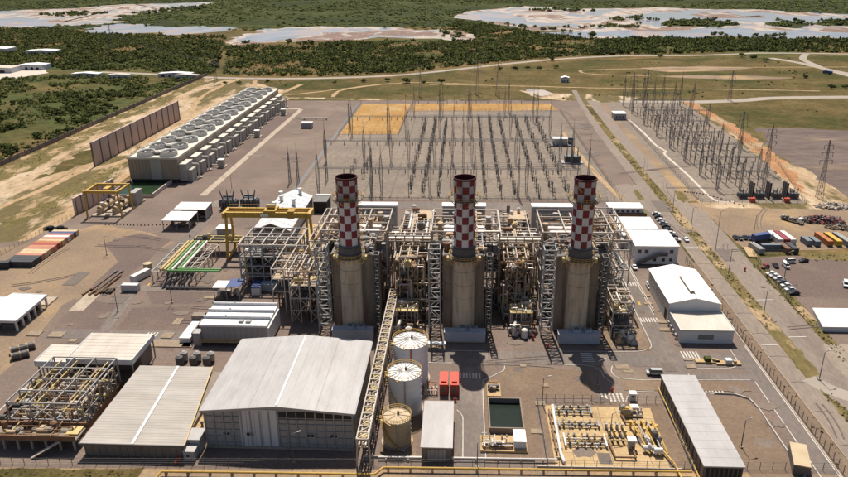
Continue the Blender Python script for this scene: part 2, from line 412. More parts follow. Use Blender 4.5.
LAY = [0.0]
FLATS, ROADS = [], []
def jag(pts, amp, step, seed=0):
    """closed outline with natural, uneven edges"""
    out = []
    n = len(pts)
    for i in range(n):
        a, b = Vector(pts[i]), Vector(pts[(i+1)%n])
        L = (b-a).length
        k = max(1, min(160, int(L/step)))
        for j in range(k):
            p = a.lerp(b, j/k)
            q = Vector((p.x/step*0.45+seed*7.3, p.y/step*0.45, seed*1.7))
            dx = noise.noise(q)*amp + noise.noise(q*2.7)*amp*0.5
            dy = noise.noise(q+Vector((91, 13, 5)))*amp + noise.noise(q*2.7+Vector((9, 3, 5)))*amp*0.5
            out.append((p.x+dx, p.y+dy))
    return out
def sheet(name, pts, m, z=None, amp=0.0, step=10.0, seed=0, kind='structure', parent=None):
    if z is None:
        LAY[0] += 0.0011
        z = LAY[0]
    if amp: pts = jag(pts, amp, step, seed)
    if m in ('salt_flat', 'pan_water', 'red_mud', 'sand', 'sand_path'): FLATS.append((m, pts))
    me = bpy.data.meshes.new(name)
    bm = bmesh.new()
    vs = [bm.verts.new((x, y, z)) for x, y in pts]
    f = bm.faces.new(vs)
    f.normal_update()
    if f.normal.z < 0: f.normal_flip()
    bmesh.ops.triangulate(bm, faces=bm.faces[:])
    bm.to_mesh(me); bm.free()
    me.materials.append(MATS[m])
    o = bpy.data.objects.new(name, me)
    C.objects.link(o)
    if kind: o['kind'] = kind
    if parent is not None: o.parent = parent
    return o
def ribbon_pts(path, w):
    """outline of a strip of width w (or list of widths) along a smoothed path"""
    P = [Vector(p) for p in path]
    S = []
    n = len(P)
    for i in range(n-1):
        p0, p1, p2, p3 = P[max(i-1,0)], P[i], P[i+1], P[min(i+2,n-1)]
        for k in range(8):
            t = k/8
            S.append(0.5*((2*p1)+(p2-p0)*t+(2*p0-5*p1+4*p2-p3)*t*t+(3*p1-p0-3*p2+p3)*t**3))
    S.append(P[-1])
    Lf, Rt = [], []
    for i, p in enumerate(S):
        d = (S[min(i+1,len(S)-1)]-S[max(i-1,0)])
        d.normalize()
        nrm = Vector((-d.y, d.x))*(w/2)
        Lf.append(p+nrm); Rt.append(p-nrm)
    return [tuple(p) for p in Lf], [tuple(p) for p in Rt]
def ribbon(name, path, w, m, z=None, kind='structure', wob=0.0, parent=None):
    if z is None:
        LAY[0] += 0.0011
        z = LAY[0]
    Lf, Rt = ribbon_pts(path, w)
    n = len(Lf)
    if m in ('far_road', 'sand_path', 'public_road'): ROADS.append(([((a[0]+b[0])/2, (a[1]+b[1])/2) for a, b in zip(Lf, Rt)], w))
    if wob:
        for i in range(n):
            q = Vector((Lf[i][0]*0.05, Lf[i][1]*0.05, 3.0))
            Lf[i] = (Lf[i][0]+noise.noise(q)*wob, Lf[i][1]+noise.noise(q*1.7)*wob)
            Rt[i] = (Rt[i][0]+noise.noise(q*1.3)*wob, Rt[i][1]+noise.noise(q*2.1)*wob)
    me = bpy.data.meshes.new(name)
    me.from_pydata([(x,y,z) for x,y in Lf]+[(x,y,z) for x,y in Rt], [], [(n+i, n+i+1, i+1, i) for i in range(n-1)])
    me.materials.append(MATS[m])
    me.update()
    o = bpy.data.objects.new(name, me)
    C.objects.link(o)
    if kind: o['kind'] = kind
    if parent is not None: o.parent = parent
    return o

# ------------------------------------------------------------------ the setting: terrain, flats, ponds, roads, yards
sheet('terrain', [(-9000,-300),(9000,-300),(9000,16000),(-9000,16000)], 'terrain', z=0.0)
sheet('mangrove_plain', [(-9000,1750),(-1500,1700),(-700,1500),(-200,1560),(300,1500),(900,1450),(1600,1400),(9000,1300),(9000,16000),(-9000,16000)], 'mangrove', amp=60, step=120, seed=1)
sheet('salt_flat', [(-1511.5, 2097.5), (-1411.4, 2224.6), (-1269.3, 2309.5), (-1167.4, 2587.5), (-909.0, 2687.3), (-844.6, 2424.2), (-876.6, 2168.7), (-902.7, 1959.9), (-854.3, 1718.9), (-897.9, 1664.0), (-923.7, 1585.1), (-1034.5, 1618.3), (-1160.6, 1600.0)], 'salt_flat', amp=67.5, step=27, seed=2)
sheet('pan_water', [(-1282.1, 1847.3), (-1217.4, 1912.5), (-1103.7, 1902.9), (-946.3, 1756.2), (-918.7, 1637.7), (-1034.5, 1618.3), (-1131.3, 1624.6)], 'pan_water', amp=60, step=27, seed=3)
sheet('pan_water', [(-804.3, 1552.5), (-815.6, 1658.3), (-778.5, 1684.1), (-648.7, 1593.4), (-521.9, 1611.3), (-467.8, 1485.2), (-511.6, 1422.3), (-633.4, 1428.7), (-737.1, 1455.7)], 'pan_water', amp=45, step=22.5, seed=4)
sheet('salt_flat', [(-408.3, 1234.6), (-425.4, 1397.2), (-424.7, 1553.7), (-309.8, 1597.2), (-193.3, 1563.9), (-81.0, 1508.4), (-17.8, 1459.3), (10.8, 1374.8), (-3.5, 1283.9), (-70.2, 1304.3), (-143.1, 1344.2), (-190.4, 1292.2), (-284.7, 1279.1), (-351.2, 1232.4)], 'salt_flat', amp=42, step=20.25, seed=5)
sheet('red_mud', [(-283.2, 1314.1), (-245.2, 1408.2), (-148.1, 1489.3), (-79.8, 1485.3), (-45.1, 1397.6), (-73.1, 1359.7), (-154.3, 1363.8), (-199.2, 1292.6)], 'red_mud', amp=30, step=15.75, seed=6)
sheet('pan_water', [(-388.9, 1250.0), (-405.5, 1481.6), (-342.8, 1548.6), (-236.5, 1541.9), (-221.9, 1471.1), (-264.6, 1409.2), (-296.3, 1332.9), (-347.9, 1264.9)], 'pan_water', amp=33, step=18, seed=7)
sheet('salt_flat', [(-30.1, 1846.5), (15.5, 2075.5), (101.3, 2156.9), (182.9, 2297.9), (274.0, 2185.1), (377.3, 2126.1), (483.8, 2161.0), (560.4, 2200.7), (641.9, 2096.6), (795.5, 2079.5), (845.3, 1948.7), (933.1, 1829.7), (1066.0, 1783.8), (794.4, 1316.5), (661.6, 1323.1), (560.7, 1275.5), (519.1, 1294.5), (482.3, 1332.0), (392.3, 1318.3), (307.5, 1322.4), (235.8, 1307.9), (183.0, 1366.0), (148.1, 1471.8), (86.4, 1596.5), (13.1, 1713.9)], 'salt_flat', amp=36, step=40, seed=8)
sheet('pan_water', [(-20.3, 1845.7), (37.0, 2051.7), (106.4, 1982.8), (134.8, 1832.2), (156.2, 1645.5), (128.5, 1568.0), (79.6, 1679.5), (13.3, 1744.5)], 'pan_water', amp=14, step=25, seed=9)
sheet('pan_water', [(164.1, 1406.7), (259.2, 1443.3), (352.1, 1438.0), (456.4, 1475.6), (559.5, 1447.4), (649.3, 1420.9), (742.3, 1375.3), (825.9, 1370.8), (774.6, 1282.5), (653.2, 1305.6), (560.7, 1275.5), (482.3, 1332.0), (392.3, 1318.3), (271.5, 1315.1), (198.2, 1346.2)], 'pan_water', amp=52.5, step=22.5, seed=10)
sheet('pan_water', [(386.4, 1714.9), (472.2, 1946.9), (609.7, 2077.8), (715.9, 2002.3), (791.8, 1878.4), (861.1, 1737.4), (1014.0, 1694.3), (884.5, 1471.5), (696.5, 1506.4), (620.9, 1611.8), (516.0, 1675.2), (411.1, 1600.2)], 'pan_water', amp=67.5, step=27, seed=11)
sheet('red_mud', [(534.9, 1866.4), (640.5, 1989.6), (695.1, 1887.6), (701.9, 1816.4), (581.1, 1729.7), (520.5, 1766.1)], 'red_mud', amp=60, step=22.5, seed=12)
sheet('red_mud', [(677.3, 1484.5), (759.3, 1526.0), (910.3, 1516.0), (837.0, 1389.8), (688.1, 1378.2), (666.8, 1419.9)], 'red_mud', amp=37.5, step=18, seed=13)
sheet('red_mud', [(112.6, 1520.0), (176.3, 1590.4), (235.1, 1536.2), (266.8, 1487.2), (202.9, 1446.6), (155.5, 1449.3)], 'red_mud', amp=37.5, step=18, seed=14)
sheet('mangrove_island', [(398.6, 1550.0), (456.9, 1679.8), (533.5, 1733.5), (579.8, 1642.0), (548.8, 1540.0), (470.0, 1521.0)], 'mangrove', amp=30, step=18, seed=15)
sheet('mangrove_island', [(609.8, 1560.7), (689.1, 1690.8), (718.9, 1659.6), (691.8, 1530.5), (631.4, 1487.4)], 'mangrove', amp=30, step=18, seed=16)
sheet('mangrove_island', [(722.1, 1604.4), (846.9, 1707.9), (993.8, 1695.9), (892.1, 1517.2), (706.9, 1529.5)], 'mangrove', amp=30, step=18, seed=17)

# open dry grassland between the public road and the plant
sheet('grassland', [(-302.5, 790.5), (-256.8, 826.2), (-154.9, 840.3), (-46.4, 854.7), (72.1, 948.4), (183.7, 1006.7), (321.8, 1025.1), (594.3, 1040.2), (371.7, 508.8), (268.7, 507.2), (243.8, 601.7), (204.7, 662.7), (174.2, 725.5), (136.1, 731.4), (93.7, 708.8), (-42.3, 703.4), (-120.9, 703.5), (-179.5, 720.5), (-241.7, 757.0)], 'dry_grass', amp=12, step=25, seed=18)
sheet('meadow', [(239.0, 672.5), (275.9, 687.6), (407.8, 698.0), (404.2, 580.2), (298.1, 568.3), (248.9, 593.9), (231.7, 618.0)], 'dry_grass', amp=7, step=15, seed=19)
sheet('bare_ground', [(219.2, 927.1), (297.7, 944.1), (350.0, 924.8), (307.8, 899.1), (270.1, 891.2), (225.2, 900.4)], 'tan_dirt', amp=12, step=20, seed=20)
sheet('bare_ground', [(221.2, 859.3), (274.5, 866.5), (339.5, 857.8), (377.5, 842.1), (328.2, 827.8), (254.3, 835.9)], 'tan_dirt', amp=10, step=20, seed=21)
sheet('bare_ground', [(58.8, 762.0), (98.0, 743.3), (136.1, 731.4), (172.9, 719.9), (144.3, 682.4), (116.0, 667.3), (93.1, 703.4), (71.1, 725.8)], 'sand', amp=6, step=12, seed=22)
sheet('pale_patch', [(64.5, 768.3), (84.7, 761.9), (92.2, 737.4), (76.1, 725.7), (65.6, 743.4)], 'salt_flat', amp=5, step=10, seed=23)

# far roads
ribbon('public_road', [(-458.7, 902.1), (-386.5, 883.6), (-314.7, 857.8), (-238.6, 845.1), (-156.3, 848.1), (-76.0, 871.1), (-4.7, 921.8), (60.7, 973.2), (131.6, 1018.8), (219.1, 1050.4), (316.6, 1053.5), (387.9, 1069.2), (429.4, 1080.0), (537.2, 1064.9), (633.2, 1039.1)], 11, 'far_road')
ribbon('public_road', [(414.3, 1022.7), (431.7, 970.3), (439.5, 905.6), (453.4, 841.2), (463.9, 748.0)], 12, 'far_road')
ribbon('public_road', [(480.6, 1066.5), (452.8, 1010.9), (441.9, 950.8), (437.5, 888.7), (442.1, 798.7)], 9, 'far_road')
ribbon('public_road', [(148.7, 695.4), (213.3, 692.8), (262.2, 700.7), (299.9, 714.1), (370.9, 719.5), (456.6, 719.4)], 14, 'far_road')
ribbon('dirt_track', [(-239.3, 738.4), (-182.3, 732.2), (-131.7, 769.4), (-86.9, 802.9), (-44.2, 813.2), (7.0, 802.2)], 3.6, 'sand_path', wob=2.0)
ribbon('dirt_track', [(-130.8, 720.4), (-131.7, 750.3), (-121.4, 772.6), (-92.1, 799.4)], 4, 'sand_path', wob=1.5)
ribbon('dirt_track', [(-36.9, 799.0), (60.7, 788.1), (143.5, 774.3), (244.9, 767.4), (360.2, 754.4)], 3.4, 'sand_path', wob=2.0)
ribbon('dirt_track', [(473.0, 931.6), (293.5, 930.3), (224.3, 922.4), (152.5, 910.3), (141.4, 893.1), (151.8, 876.3), (182.8, 867.7), (215.5, 859.4)], 3.6, 'sand_path', wob=1.5)
ribbon('dirt_track', [(-178.7, 717.0), (-122.0, 710.1), (-42.3, 702.3), (35.1, 698.0), (110.2, 690.1)], 9, 'sand', wob=2.0)

# sandy strip along the western wall
sheet('sandy_strip', [(-312,330),(-308,452),(-312,615),(-306,850),(-250,835),(-190,760),(-172,705),(-176,640),(-215,640),(-215,470),(-212,420),(-205,360),(-200,330),(-206,300),(-240,290),(-300,300)], 'sand', amp=6, step=6, seed=24)
sheet('grass_strip', [(-308,360),(-306,452),(-309,615),(-304,840),(-294,835),(-294,615),(-290,500),(-283,452),(-286,400)], 'verge_grass', amp=5, step=4, seed=25)
sheet('grass_strip', [(-232,330),(-226,420),(-222,560),(-221,690),(-228,690),(-231,560),(-236,440),(-244,345)], 'verge_grass', amp=5, step=4, seed=26)
sheet('grass_strip', [(-268,420),(-254,455),(-252,540),(-262,560),(-275,480)], 'dry_grass', amp=7, step=4, seed=27)
ribbon('dirt_track', [(-262,345),(-252,400),(-249,440),(-232,470),(-228,540),(-230,620),(-235,700),(-228,760),(-240,830)], 5, 'sand_path', wob=2.0)
ribbon('dirt_track', [(-214,300),(-213,380),(-216,470),(-217,600),(-212,690),(-190,745),(-180,800)], 6, 'sand_path', wob=1.5)
ribbon('dirt_track', [(-240,620),(-262,700),(-268,780),(-262,850)], 5, 'sand_path', wob=2.0)

# the plant's own ground
sheet('plant_yard', [(-270,60),(102,60),(102,150),(102.5,390),(104.5,500),(108,640),(112,700),(-172,700),(-176,640),(-207,640),(-207,420),(-206,355),(-212,318),(-270,300)], 'yard_gravel')
sheet('dirt_yard', [(-270,60),(-152,150),(-150,215),(-158,248),(-146,300),(-138,318),(-165,335),(-190,342),(-214,310),(-270,296)], 'tan_dirt', amp=3, step=8, seed=28)
sheet('dirt_yard', [(-188.5, 306.1), (-184.5, 330.6), (-166.7, 319.9), (-152.5, 303.4), (-153.6, 281.3), (-150.3, 260.9), (-153.5, 253.3), (-172.3, 274.3)], 'tan_dirt', amp=2.5, step=6, seed=29)
sheet('gravel_bed', [(-172.7, 315.7), (-161.0, 329.8), (-141.1, 320.6), (-142.4, 292.9), (-143.7, 277.3), (-147.8, 270.9), (-149.1, 262.9), (-149.7, 257.1), (-154.0, 260.8), (-155.2, 292.6)], 'purple_gravel', amp=1.2, step=5, seed=30)
sheet('gravel_bed', [(-148.3, 254.4), (-133.7, 247.7), (-134.1, 241.6), (-132.3, 225.0), (-149.1, 224.4), (-151.8, 237.7)], 'purple_gravel', amp=0.8, step=5, seed=31)
sheet('gravel_bed', [(-127.3, 271.6), (-117.0, 264.9), (-100.7, 262.6), (-101.1, 251.4), (-122.2, 250.7), (-128.8, 260.7)], 'purple_gravel', amp=0.4, step=5, seed=32)
sheet('gravel_bed', [(-128.6, 247.0), (-102.4, 249.6), (-99.3, 229.9), (-99.9, 213.9), (-109.2, 217.8), (-120.2, 224.6), (-126.1, 224.4)], 'purple_gravel', amp=0.4, step=5, seed=33)
sheet('gravel_bed', [(-166,432),(-152,432),(-151,640),(-166,640)], 'purple_gravel')
sheet('gravel_bed', [(-148,420),(-120,420),(-118,660),(-147,660)], 'yard_gravel')
sheet('switchyard_gravel', [(-96,388),(88,388),(86,648),(-49,646),(-50,552),(-96,551)], 'switch_gravel')
sheet('sand_pad', [(-97,553),(-51,553.5),(-50,684),(-96,684)], 'orange_sand')
sheet('sand_pad', [(-47,648),(40,650),(84,652),(82,686),(-47,684)], 'orange_sand', amp=2.5, step=8, seed=34)
ribbon('concrete_path', [(-150.5,392),(-150,520),(-149,655)], 4.2, 'concrete')
ribbon('concrete_path', [(-150,656),(-160,658),(-166,655)], 4.0, 'concrete')
ribbon('dark_strip', [(-99.5,384),(-99.5,690)], 2.4, 'steel_dark')  # narrow dark strip along the west edge of the switchyard

# public dual road on the east side
rd = sheet('public_road', [(103.4,-40),(110.2,-40),(110.2,560),(113,690),(117,760),(112,760),(108.5,690),(103.8,560)], 'public_road')
sheet('carriageway', [(115.6,150),(124.5,150),(127,245),(127.5,300),(129,372),(116.5,400),(115.2,560),(115.2,250)], 'public_road')
sheet('carriageway', [(110,60),(133,60),(131,196),(124,212),(115.6,215),(110,200)], 'public_road')
ribbon('slip_road', [(110.5,205),(116,197),(124,192),(140,185)], 6, 'far_road')
sheet('median_strip', [(110.4,222),(115.4,226),(115.4,555),(111.6,640),(110.4,555)], 'verge_grass', amp=0.9, step=1.6, seed=35)
sheet('median_strip', [(111.0,160),(114.5,160),(115,186),(111.5,199)], 'verge_grass', amp=0.9, step=1.6, seed=36)
sheet('median_strip', [(110.3,205),(115.8,207),(115.4,224),(113.5,232),(110.7,224)], 'verge_grass', amp=1.4, step=1.5, seed=37)
sheet('road_verge', [(125.0,150),(131,150),(132,300),(128.6,300),(127.6,245)], 'verge_grass', amp=0.9, step=1.6, seed=38)
sheet('gravel_strip', [(98.6,60),(103.2,60),(103.3,300),(98.6,300)], 'brown_gravel')
sheet('dirt_forecourt', [(124.5,385),(205,387),(262,384),(262,330),(186,320),(129,312),(128.6,372)], 'tan_dirt', amp=1.5, step=7, seed=40)
sheet('dirt_forecourt', [(129,386),(131,378),(186,376),(262,372),(262,392),(205,393),(131,391)], 'sand', amp=3.5, step=4, seed=39)
sheet('dirt_shoulder', [(124,388),(131,389),(136,520),(140,690),(127,690),(124,560)], 'tan_dirt', amp=1.0, step=7, seed=52)
sheet('carriageway', [(115.6,372),(124.5,372),(124.5,560),(128,700),(118,700),(115.6,560)], 'public_road')
sheet('red_bank', [(187,389),(262,391),(240,440),(214,470),(220,560),(216,690),(202,700),(205,560),(198,470)], 'sand', amp=3.5, step=4, seed=53)
sheet('graded_lot', [(214,400),(330,398),(400,560),(232,580),(216,500)], 'graded_earth', amp=6, step=6, seed=41)
sheet('red_bank', [(195,395),(212,470),(218,560),(216,690),(206,695),(208,560),(200,470)], 'red_dirt', amp=3.5, step=4, seed=42)
sheet('switchyard_gravel', [(131.5,386),(187,386),(198,470),(204,560),(205,690),(134,690),(130,617)], 'switch_gravel')
ribbon('concrete_curb', [(131.8,383),(131.8,386)], 0.5, 'pale_concrete')
ribbon('service_path', [(139,612),(140,560),(139.5,520),(142,500),(139,492),(140,440),(140,392),(150,388)], 1.6, 'pale_concrete')
sheet('car_yard', [(128.5,196),(132,262),(133,306),(170,312),(262,306),(262,180),(150,185)], 'yard_gravel', amp=0.7, step=5, seed=44)
sheet('car_yard', [(133,265),(134,306),(170,310),(262,304),(262,265)], 'purple_gravel', amp=0.7, step=5, seed=45)
sheet('grass_verge', [(152,306),(172,303),(262,301),(262,312),(172,313),(154,312)], 'verge_grass', amp=0.9, step=1.6, seed=46)
mat('stain_slab', (0.27, 0.215, 0.165), (0.22, 0.175, 0.135), 0.2, 0.9, fine=(0.8, 0.3))
sheet('paved_lot', [(125.6, 227.6), (138.3, 228.1), (123.9, 193.2), (122.8, 211.0), (122.3, 216.7)], 'stain_slab')
sheet('loop_road', [(81.9, 380.3), (81.0, 396.6), (88.3, 414.4), (97.2, 420.8), (105.2, 416.8), (107.8, 402.9), (106.5, 386.2), (109.2, 369.1), (100.8, 362.4), (96.7, 379.0)], 'public_road', amp=0.5, step=4, seed=47)
sheet('loop_island', [(99.3, 408.6), (101.6, 408.7), (102.3, 391.5), (98.2, 387.8)], 'verge_grass', amp=0.4, step=3, seed=48)
sheet('loop_island', [(123.0, 407.2), (126.5, 405.3), (126.7, 392.1), (121.9, 384.8), (120.6, 392.0)], 'verge_grass', amp=0.4, step=3, seed=49)
ribbon('sandy_path', [(89,392),(84,440),(80,500),(78,560)], 3.2, 'sand_path', wob=0.6)

# plant roads
ns = sheet('plant_road', [(65.8,200),(73.0,200),(73.0,395),(65.8,395)], 'asphalt')
ew = sheet('plant_road', [(-22,209.5),(93,210.5),(93,219.5),(-22,218.0)], 'asphalt')
ee = sheet('plant_road', [(92.8,60),(98.2,60),(98.2,225),(92.8,225)], 'asphalt')
cs = sheet('plant_road', [(-0.8,157),(6.8,157),(6.8,212),(-0.8,212)], 'asphalt')
ws = sheet('plant_road', [(-136.8, 284.0), (-133.3, 284.2), (-131.2, 332.1), (-132.1, 358.1), (-137.0, 358.0), (-136.3, 331.9), (-137.9, 297.8), (-136.7, 273.4), (-134.9, 243.3), (-132.6, 225.7), (-128.6, 225.1), (-130.2, 243.5)], 'asphalt')
wl = sheet('plant_road', [(-150,222),(-92,222),(-92,229),(-150,229)], 'asphalt')
es = sheet('plant_road', [(73,203),(92.8,203),(92.8,206.5),(73,206.5)], 'asphalt')
fr = sheet('plant_road', [(-140,371),(92,371),(92,383),(-140,383)], 'asphalt')
sw = sheet('plant_road', [(-138,262),(-96,262),(-96,268),(-138,268)], 'asphalt')
def line(par, a, b, w=0.28, m='road_paint', name='lane_line'):
    return ribbon(name, [a, b], w, m, z=0.1540, parent=par, kind=None)

def pathline(par, pts, w=0.25, m='road_paint'):
    return ribbon('lane_line', pts, w, m, z=0.1548, parent=par, kind=None)
def crossing(par, x0, x1, y0, y1, n, axis='x'):
    """zebra crossing: each painted bar is a piece of its own"""
    for i in range(n):
        if axis == 'x':
            a = x0+(x1-x0)*(i+0.25)/n; b = a+(x1-x0)*0.5/n
            sheet('crossing_bar', [(a,y0),(b,y0),(b,y1),(a,y1)], 'road_paint', z=0.1532, parent=par, kind=None)
        else:
            a = y0+(y1-y0)*(i+0.25)/n; b = a+(y1-y0)*0.5/n
            sheet('crossing_bar', [(x0,a),(x1,a),(x1,b),(x0,b)], 'road_paint', z=0.1532, parent=par, kind=None)
line(ns, (66.3,228), (66.3,395)); line(ns, (72.6,248), (72.6,300)); line(ns, (72.6,312), (72.6,395))
for y in (243.5, 275.5, 291.5): crossing(ns, 66.4, 73.2, y-1.8, y+1.8, 7)
line(ns, (69.3,256), (69.3,259), 0.9, 'yellow_paint_line', 'road_arrow'); line(ns, (69.3,306), (69.3,309), 0.9, 'yellow_paint_line', 'road_arrow')
pathline(ew, [(66.3,228),(65.6,223),(62,220.4),(56,219.6),(46,219.4),(30,219)])
pathline(ew, [(10,209.8),(30,210.2),(42,210),(45.5,207),(46,203),(48,200)])
pathline(ew, [(50,210.2),(49,206),(50.5,203),(55,202),(62,202),(92,203)])
line(ew, (-20,218), (8,218.4)); line(ew, (-20,210), (-3,210))
crossing(ew, 40.5, 44.5, 212, 218.5, 5, 'y')
line(ee, (93.1,150), (93.1,202), 0.3); line(ee, (98.0,60), (98.0,225), 0.35)
crossing(ee, 75.5, 81.5, 195.5, 201, 6); crossing(ee, 74.5, 80.5, 214, 220.5, 6)
pathline(ee, [(73.5,206),(73.3,199),(74.5,196),(78,194.5),(84,194.3),(87.5,192),(88.5,187),(88.8,150)])
pathline(ee, [(74,209.8),(86,209.8),(90.5,211.5),(92,215),(92.2,222)])
pathline(cs, [(7.0,160),(7.0,196),(8,200),(11,203),(14,206),(14.5,209)])
pathline(cs, [(-1.0,183),(0.6,180),(0.8,176),(0.8,160)])
crossing(cs, -0.6, 6.6, 200.5, 204, 7)
crossing(cs, 42.8, 50, 188.8, 194, 6)
pathline(cs, [(50,189),(51.5,192.5),(54,194.8),(60,195.5)])
line(ws, (-116,222), (-104,222), 0.3)
for i in range(4): line(ws, (-113.5+i*1.1,224.5), (-113.5+i*1.1,227.5), 0.5, 'road_paint', 'crossing_bar')
line(ws, [(-130.8, 267.4)][0], [(-131.0, 270.0)][0], 0.8, 'yellow_paint_line', 'road_arrow')
for y in (179, 232, 262): line(rd, (115.7,y), (122,y+0.5), 0.5)
line(rd, (103.9,318), (109.8,318), 0.5); line(rd, (103.9,226), (109.8,226), 0.4)
line(rd, (103.9,300), (109.8,300), 0.4, 'concrete')
LAY[0] = 0.158

# kerbs of the plant roads: real steps
def kerb(pts, name='kerb', m='pale_concrete', w=0.3, h=0.55):
    k = MB()
    for a, b in zip(pts[:-1], pts[1:]):
        k.bar((*a, h/2), (*b, h/2), w, h)
    o = k.build(name, m); o['kind'] = 'structure'
    return o
kerb([(98.4,60),(98.4,250)], w=0.22, h=0.3)
kerb([(103.25,60),(103.3,320)], m='concrete', w=0.22, h=0.3)
kerb([(-26,160),(20,160.4)], h=0.7); kerb([(20.5,157.6),(58,158)], h=0.7)
kerb([(88.9,150),(88.6,187),(87.6,192.2),(84,194.5),(78,194.7)])
kerb([(66.0,250),(66.0,300)]); kerb([(73.1,250),(73.1,300)])

mat('worn_pad', (0.27, 0.205, 0.140), (0.22, 0.168, 0.118), 0.5, 0.9, fine=(1.0, 0.35))
# concrete pads and manhole covers lying on the yards
for i, (px, w, d) in enumerate((
    ((-10.8, 220.6), 6, 2), ((26.6, 197.3), 2.2, 1.8), ((52.4, 247.2), 3, 2), ((53.0, 209.7), 4.4, 3.0), ((54.4, 206.6), 3.4, 1.6), ((75.6, 210.5), 3.2, 2.2), ((75.9, 215.0), 3.0, 1.6),
    ((74.2, 242.3), 3.0, 2.6), ((73.7, 236.0), 4.2, 2.4), ((73.5, 264.5), 3.0, 2.0), ((72.6, 257.3), 3, 2), ((-155.0, 224.9), 4.6, 3.6), ((-146.5, 224.5), 5.5, 4.0), ((-138.4, 220.3), 2.6, 2.2),
    ((-105.7, 225.2), 4.0, 4.0), ((-102.0, 219.4), 16, 5.0), ((-106.1, 236.0), 3, 5), ((-96.3, 219.6), 3, 5), ((-99.3, 257.0), 8, 2.4), ((24.1, 187.2), 3.0, 2.2), ((21.6, 173.2), 3.0, 2.2), ((20.6, 209.1), 2.0, 1.8))):
    o = MB().box(-w/2, w/2, -d/2, d/2, 0.0, 0.36).build('concrete_pad', 'worn_pad')
    o.location = (*px, 0); o['kind'] = 'structure'
ribbon('concrete_strip', [(-149.9, 260.9), (-149.4, 243.7)], 6.0, 'concrete', z=0.1620)
sheet('yellow_pad', [(-78,296),(-58,296),(-60,345),(-80,345)], 'yellow_concrete', z=0.1628)
gas_pad = sheet('gas_yard_pad', [(25.4,158),(55.3,158.6),(56.6,186),(25.4,186.4)], 'yellow_concrete', z=0.1636)
sheet('gravel_bed', [(7.4,160.5),(22.5,160.5),(22.5,208),(15.5,208.5),(12,202),(7.4,196)], 'brown_gravel', z=0.1620)
sheet('gravel_bed', [(23.4,158.2),(60.6,158.6),(60.6,188),(23.4,188)], 'brown_gravel', z=0.1604)
sheet('gravel_bed', [(23,190),(42,190.5),(41,207.5),(16.5,207.5),(16,200),(23,198)], 'brown_gravel', z=0.1612)
sheet('gravel_bed', [(75,120),(88.2,120),(87.8,187),(86.5,191.5),(83,193.4),(76.5,193.4),(75,190)], 'brown_gravel', z=0.1612)
sheet('gravel_bed', [(51,195.5),(90,196.5),(90,202),(51,201.5)], 'brown_gravel', z=0.1596)
sheet('gravel_bed', [(47,221),(64.8,221),(65.4,226),(65.4,262),(58,262),(47,240)], 'brown_gravel', z=0.1596)
sheet('gravel_bed', [(-22,160.8),(-12,160.8),(-12,209),(-22,209)], 'brown_gravel', z=0.1596)
sheet('bottom_verge', [(-270,40),(-150,148),(-123,151.5),(-26,155),(60,157.6),(98,158),(98,90),(60,60)], 'tan_dirt', z=0.1500)
sheet('grass_strip', [(-240,120),(-135,147),(-123,151),(-84,152.5),(-84,149),(-130,140),(-200,60)], 'dry_grass', z=0.1652, amp=0.8, step=3, seed=50)

# wear on the yards: patched asphalt, oil and water stains, tyre tracks
R = random.Random(17)
def blob(x, y, r, k=9, e=1.0):
    return [(x+r*(0.6+0.5*R.random())*math.cos(2*math.pi*i/k)*e, y+r*(0.6+0.5*R.random())*math.sin(2*math.pi*i/k)) for i in range(k)]
z = 0.1670
mat('stain_dark', (0.108, 0.083, 0.068), (0.132, 0.100, 0.082), 0.4, 0.85, fine=(1.2, 0.35))
mat('stain_pale', (0.180, 0.140, 0.110), (0.155, 0.120, 0.095), 0.4, 0.9, fine=(1.2, 0.35))
mat('patch_asphalt', (0.122, 0.097, 0.082), (0.138, 0.108, 0.090), 0.4, 0.85, fine=(1.2, 0.3))
for i in range(95):
    reg = R.choice(((-150,-95,225,300), (-150,-100,215,262), (-20,60,162,228), (60,98,165,300), (-145,-70,300,375), (-145,-105,400,640), (104,128,160,380), (133,240,200,300), (-190,-150,230,330), (24,98,160,215), (85,104,400,640)))
    x, y = R.uniform(reg[0], reg[1]), R.uniform(reg[2], reg[3])
    far = 1.0+max(0, (y-250)/200)
    z += 0.0002
    k = R.random()
    if k < 0.45: sheet('ground_stain', blob(x, y, R.uniform(0.8, 2.6)*far, 11, R.uniform(0.7, 1.6)), 'stain_dark', z=z, amp=0.3, step=0.7, seed=i)
    elif k < 0.86: sheet('ground_stain', blob(x, y, R.uniform(0.8, 3.0)*far, 11, R.uniform(0.7, 1.8)), 'stain_pale', z=z, amp=0.3, step=0.7, seed=i)
    else:
        w, d = R.uniform(1, 3)*far, R.uniform(1.5, 6)*far
        sheet('asphalt_patch', [(x-w,y-d),(x+w,y-d),(x+w,y+d),(x-w,y+d)], 'patch_asphalt', z=z)
for i in range(30):
    reg = R.choice(((-150,-95,225,300), (104,109,170,420), (116,123,230,520), (-20,60,205,222), (85,104,400,640), (140,230,210,300), (-190,-150,240,330), (-145,-105,400,640), (131,200,325,375)))
    x, y = R.uniform(reg[0], reg[1]), R.uniform(reg[2], reg[3])
    z += 0.0002
    L_ = R.uniform(12, 40); a = R.choice((0.0, 1.57, 1.57, 1.4, 0.3))+R.uniform(-0.15, 0.15); bnd = R.uniform(-0.25, 0.25)
    for o in (-0.9, 0.9):
        pts = [(x+math.cos(a+bnd*k/4)*L_*k/4-math.sin(a)*o, y+math.sin(a+bnd*k/4)*L_*k/4+math.cos(a)*o) for k in range(5)]
        ribbon('tyre_track', pts, 0.42, R.choice(('stain_dark','stain_dark','stain_pale')), z=z)
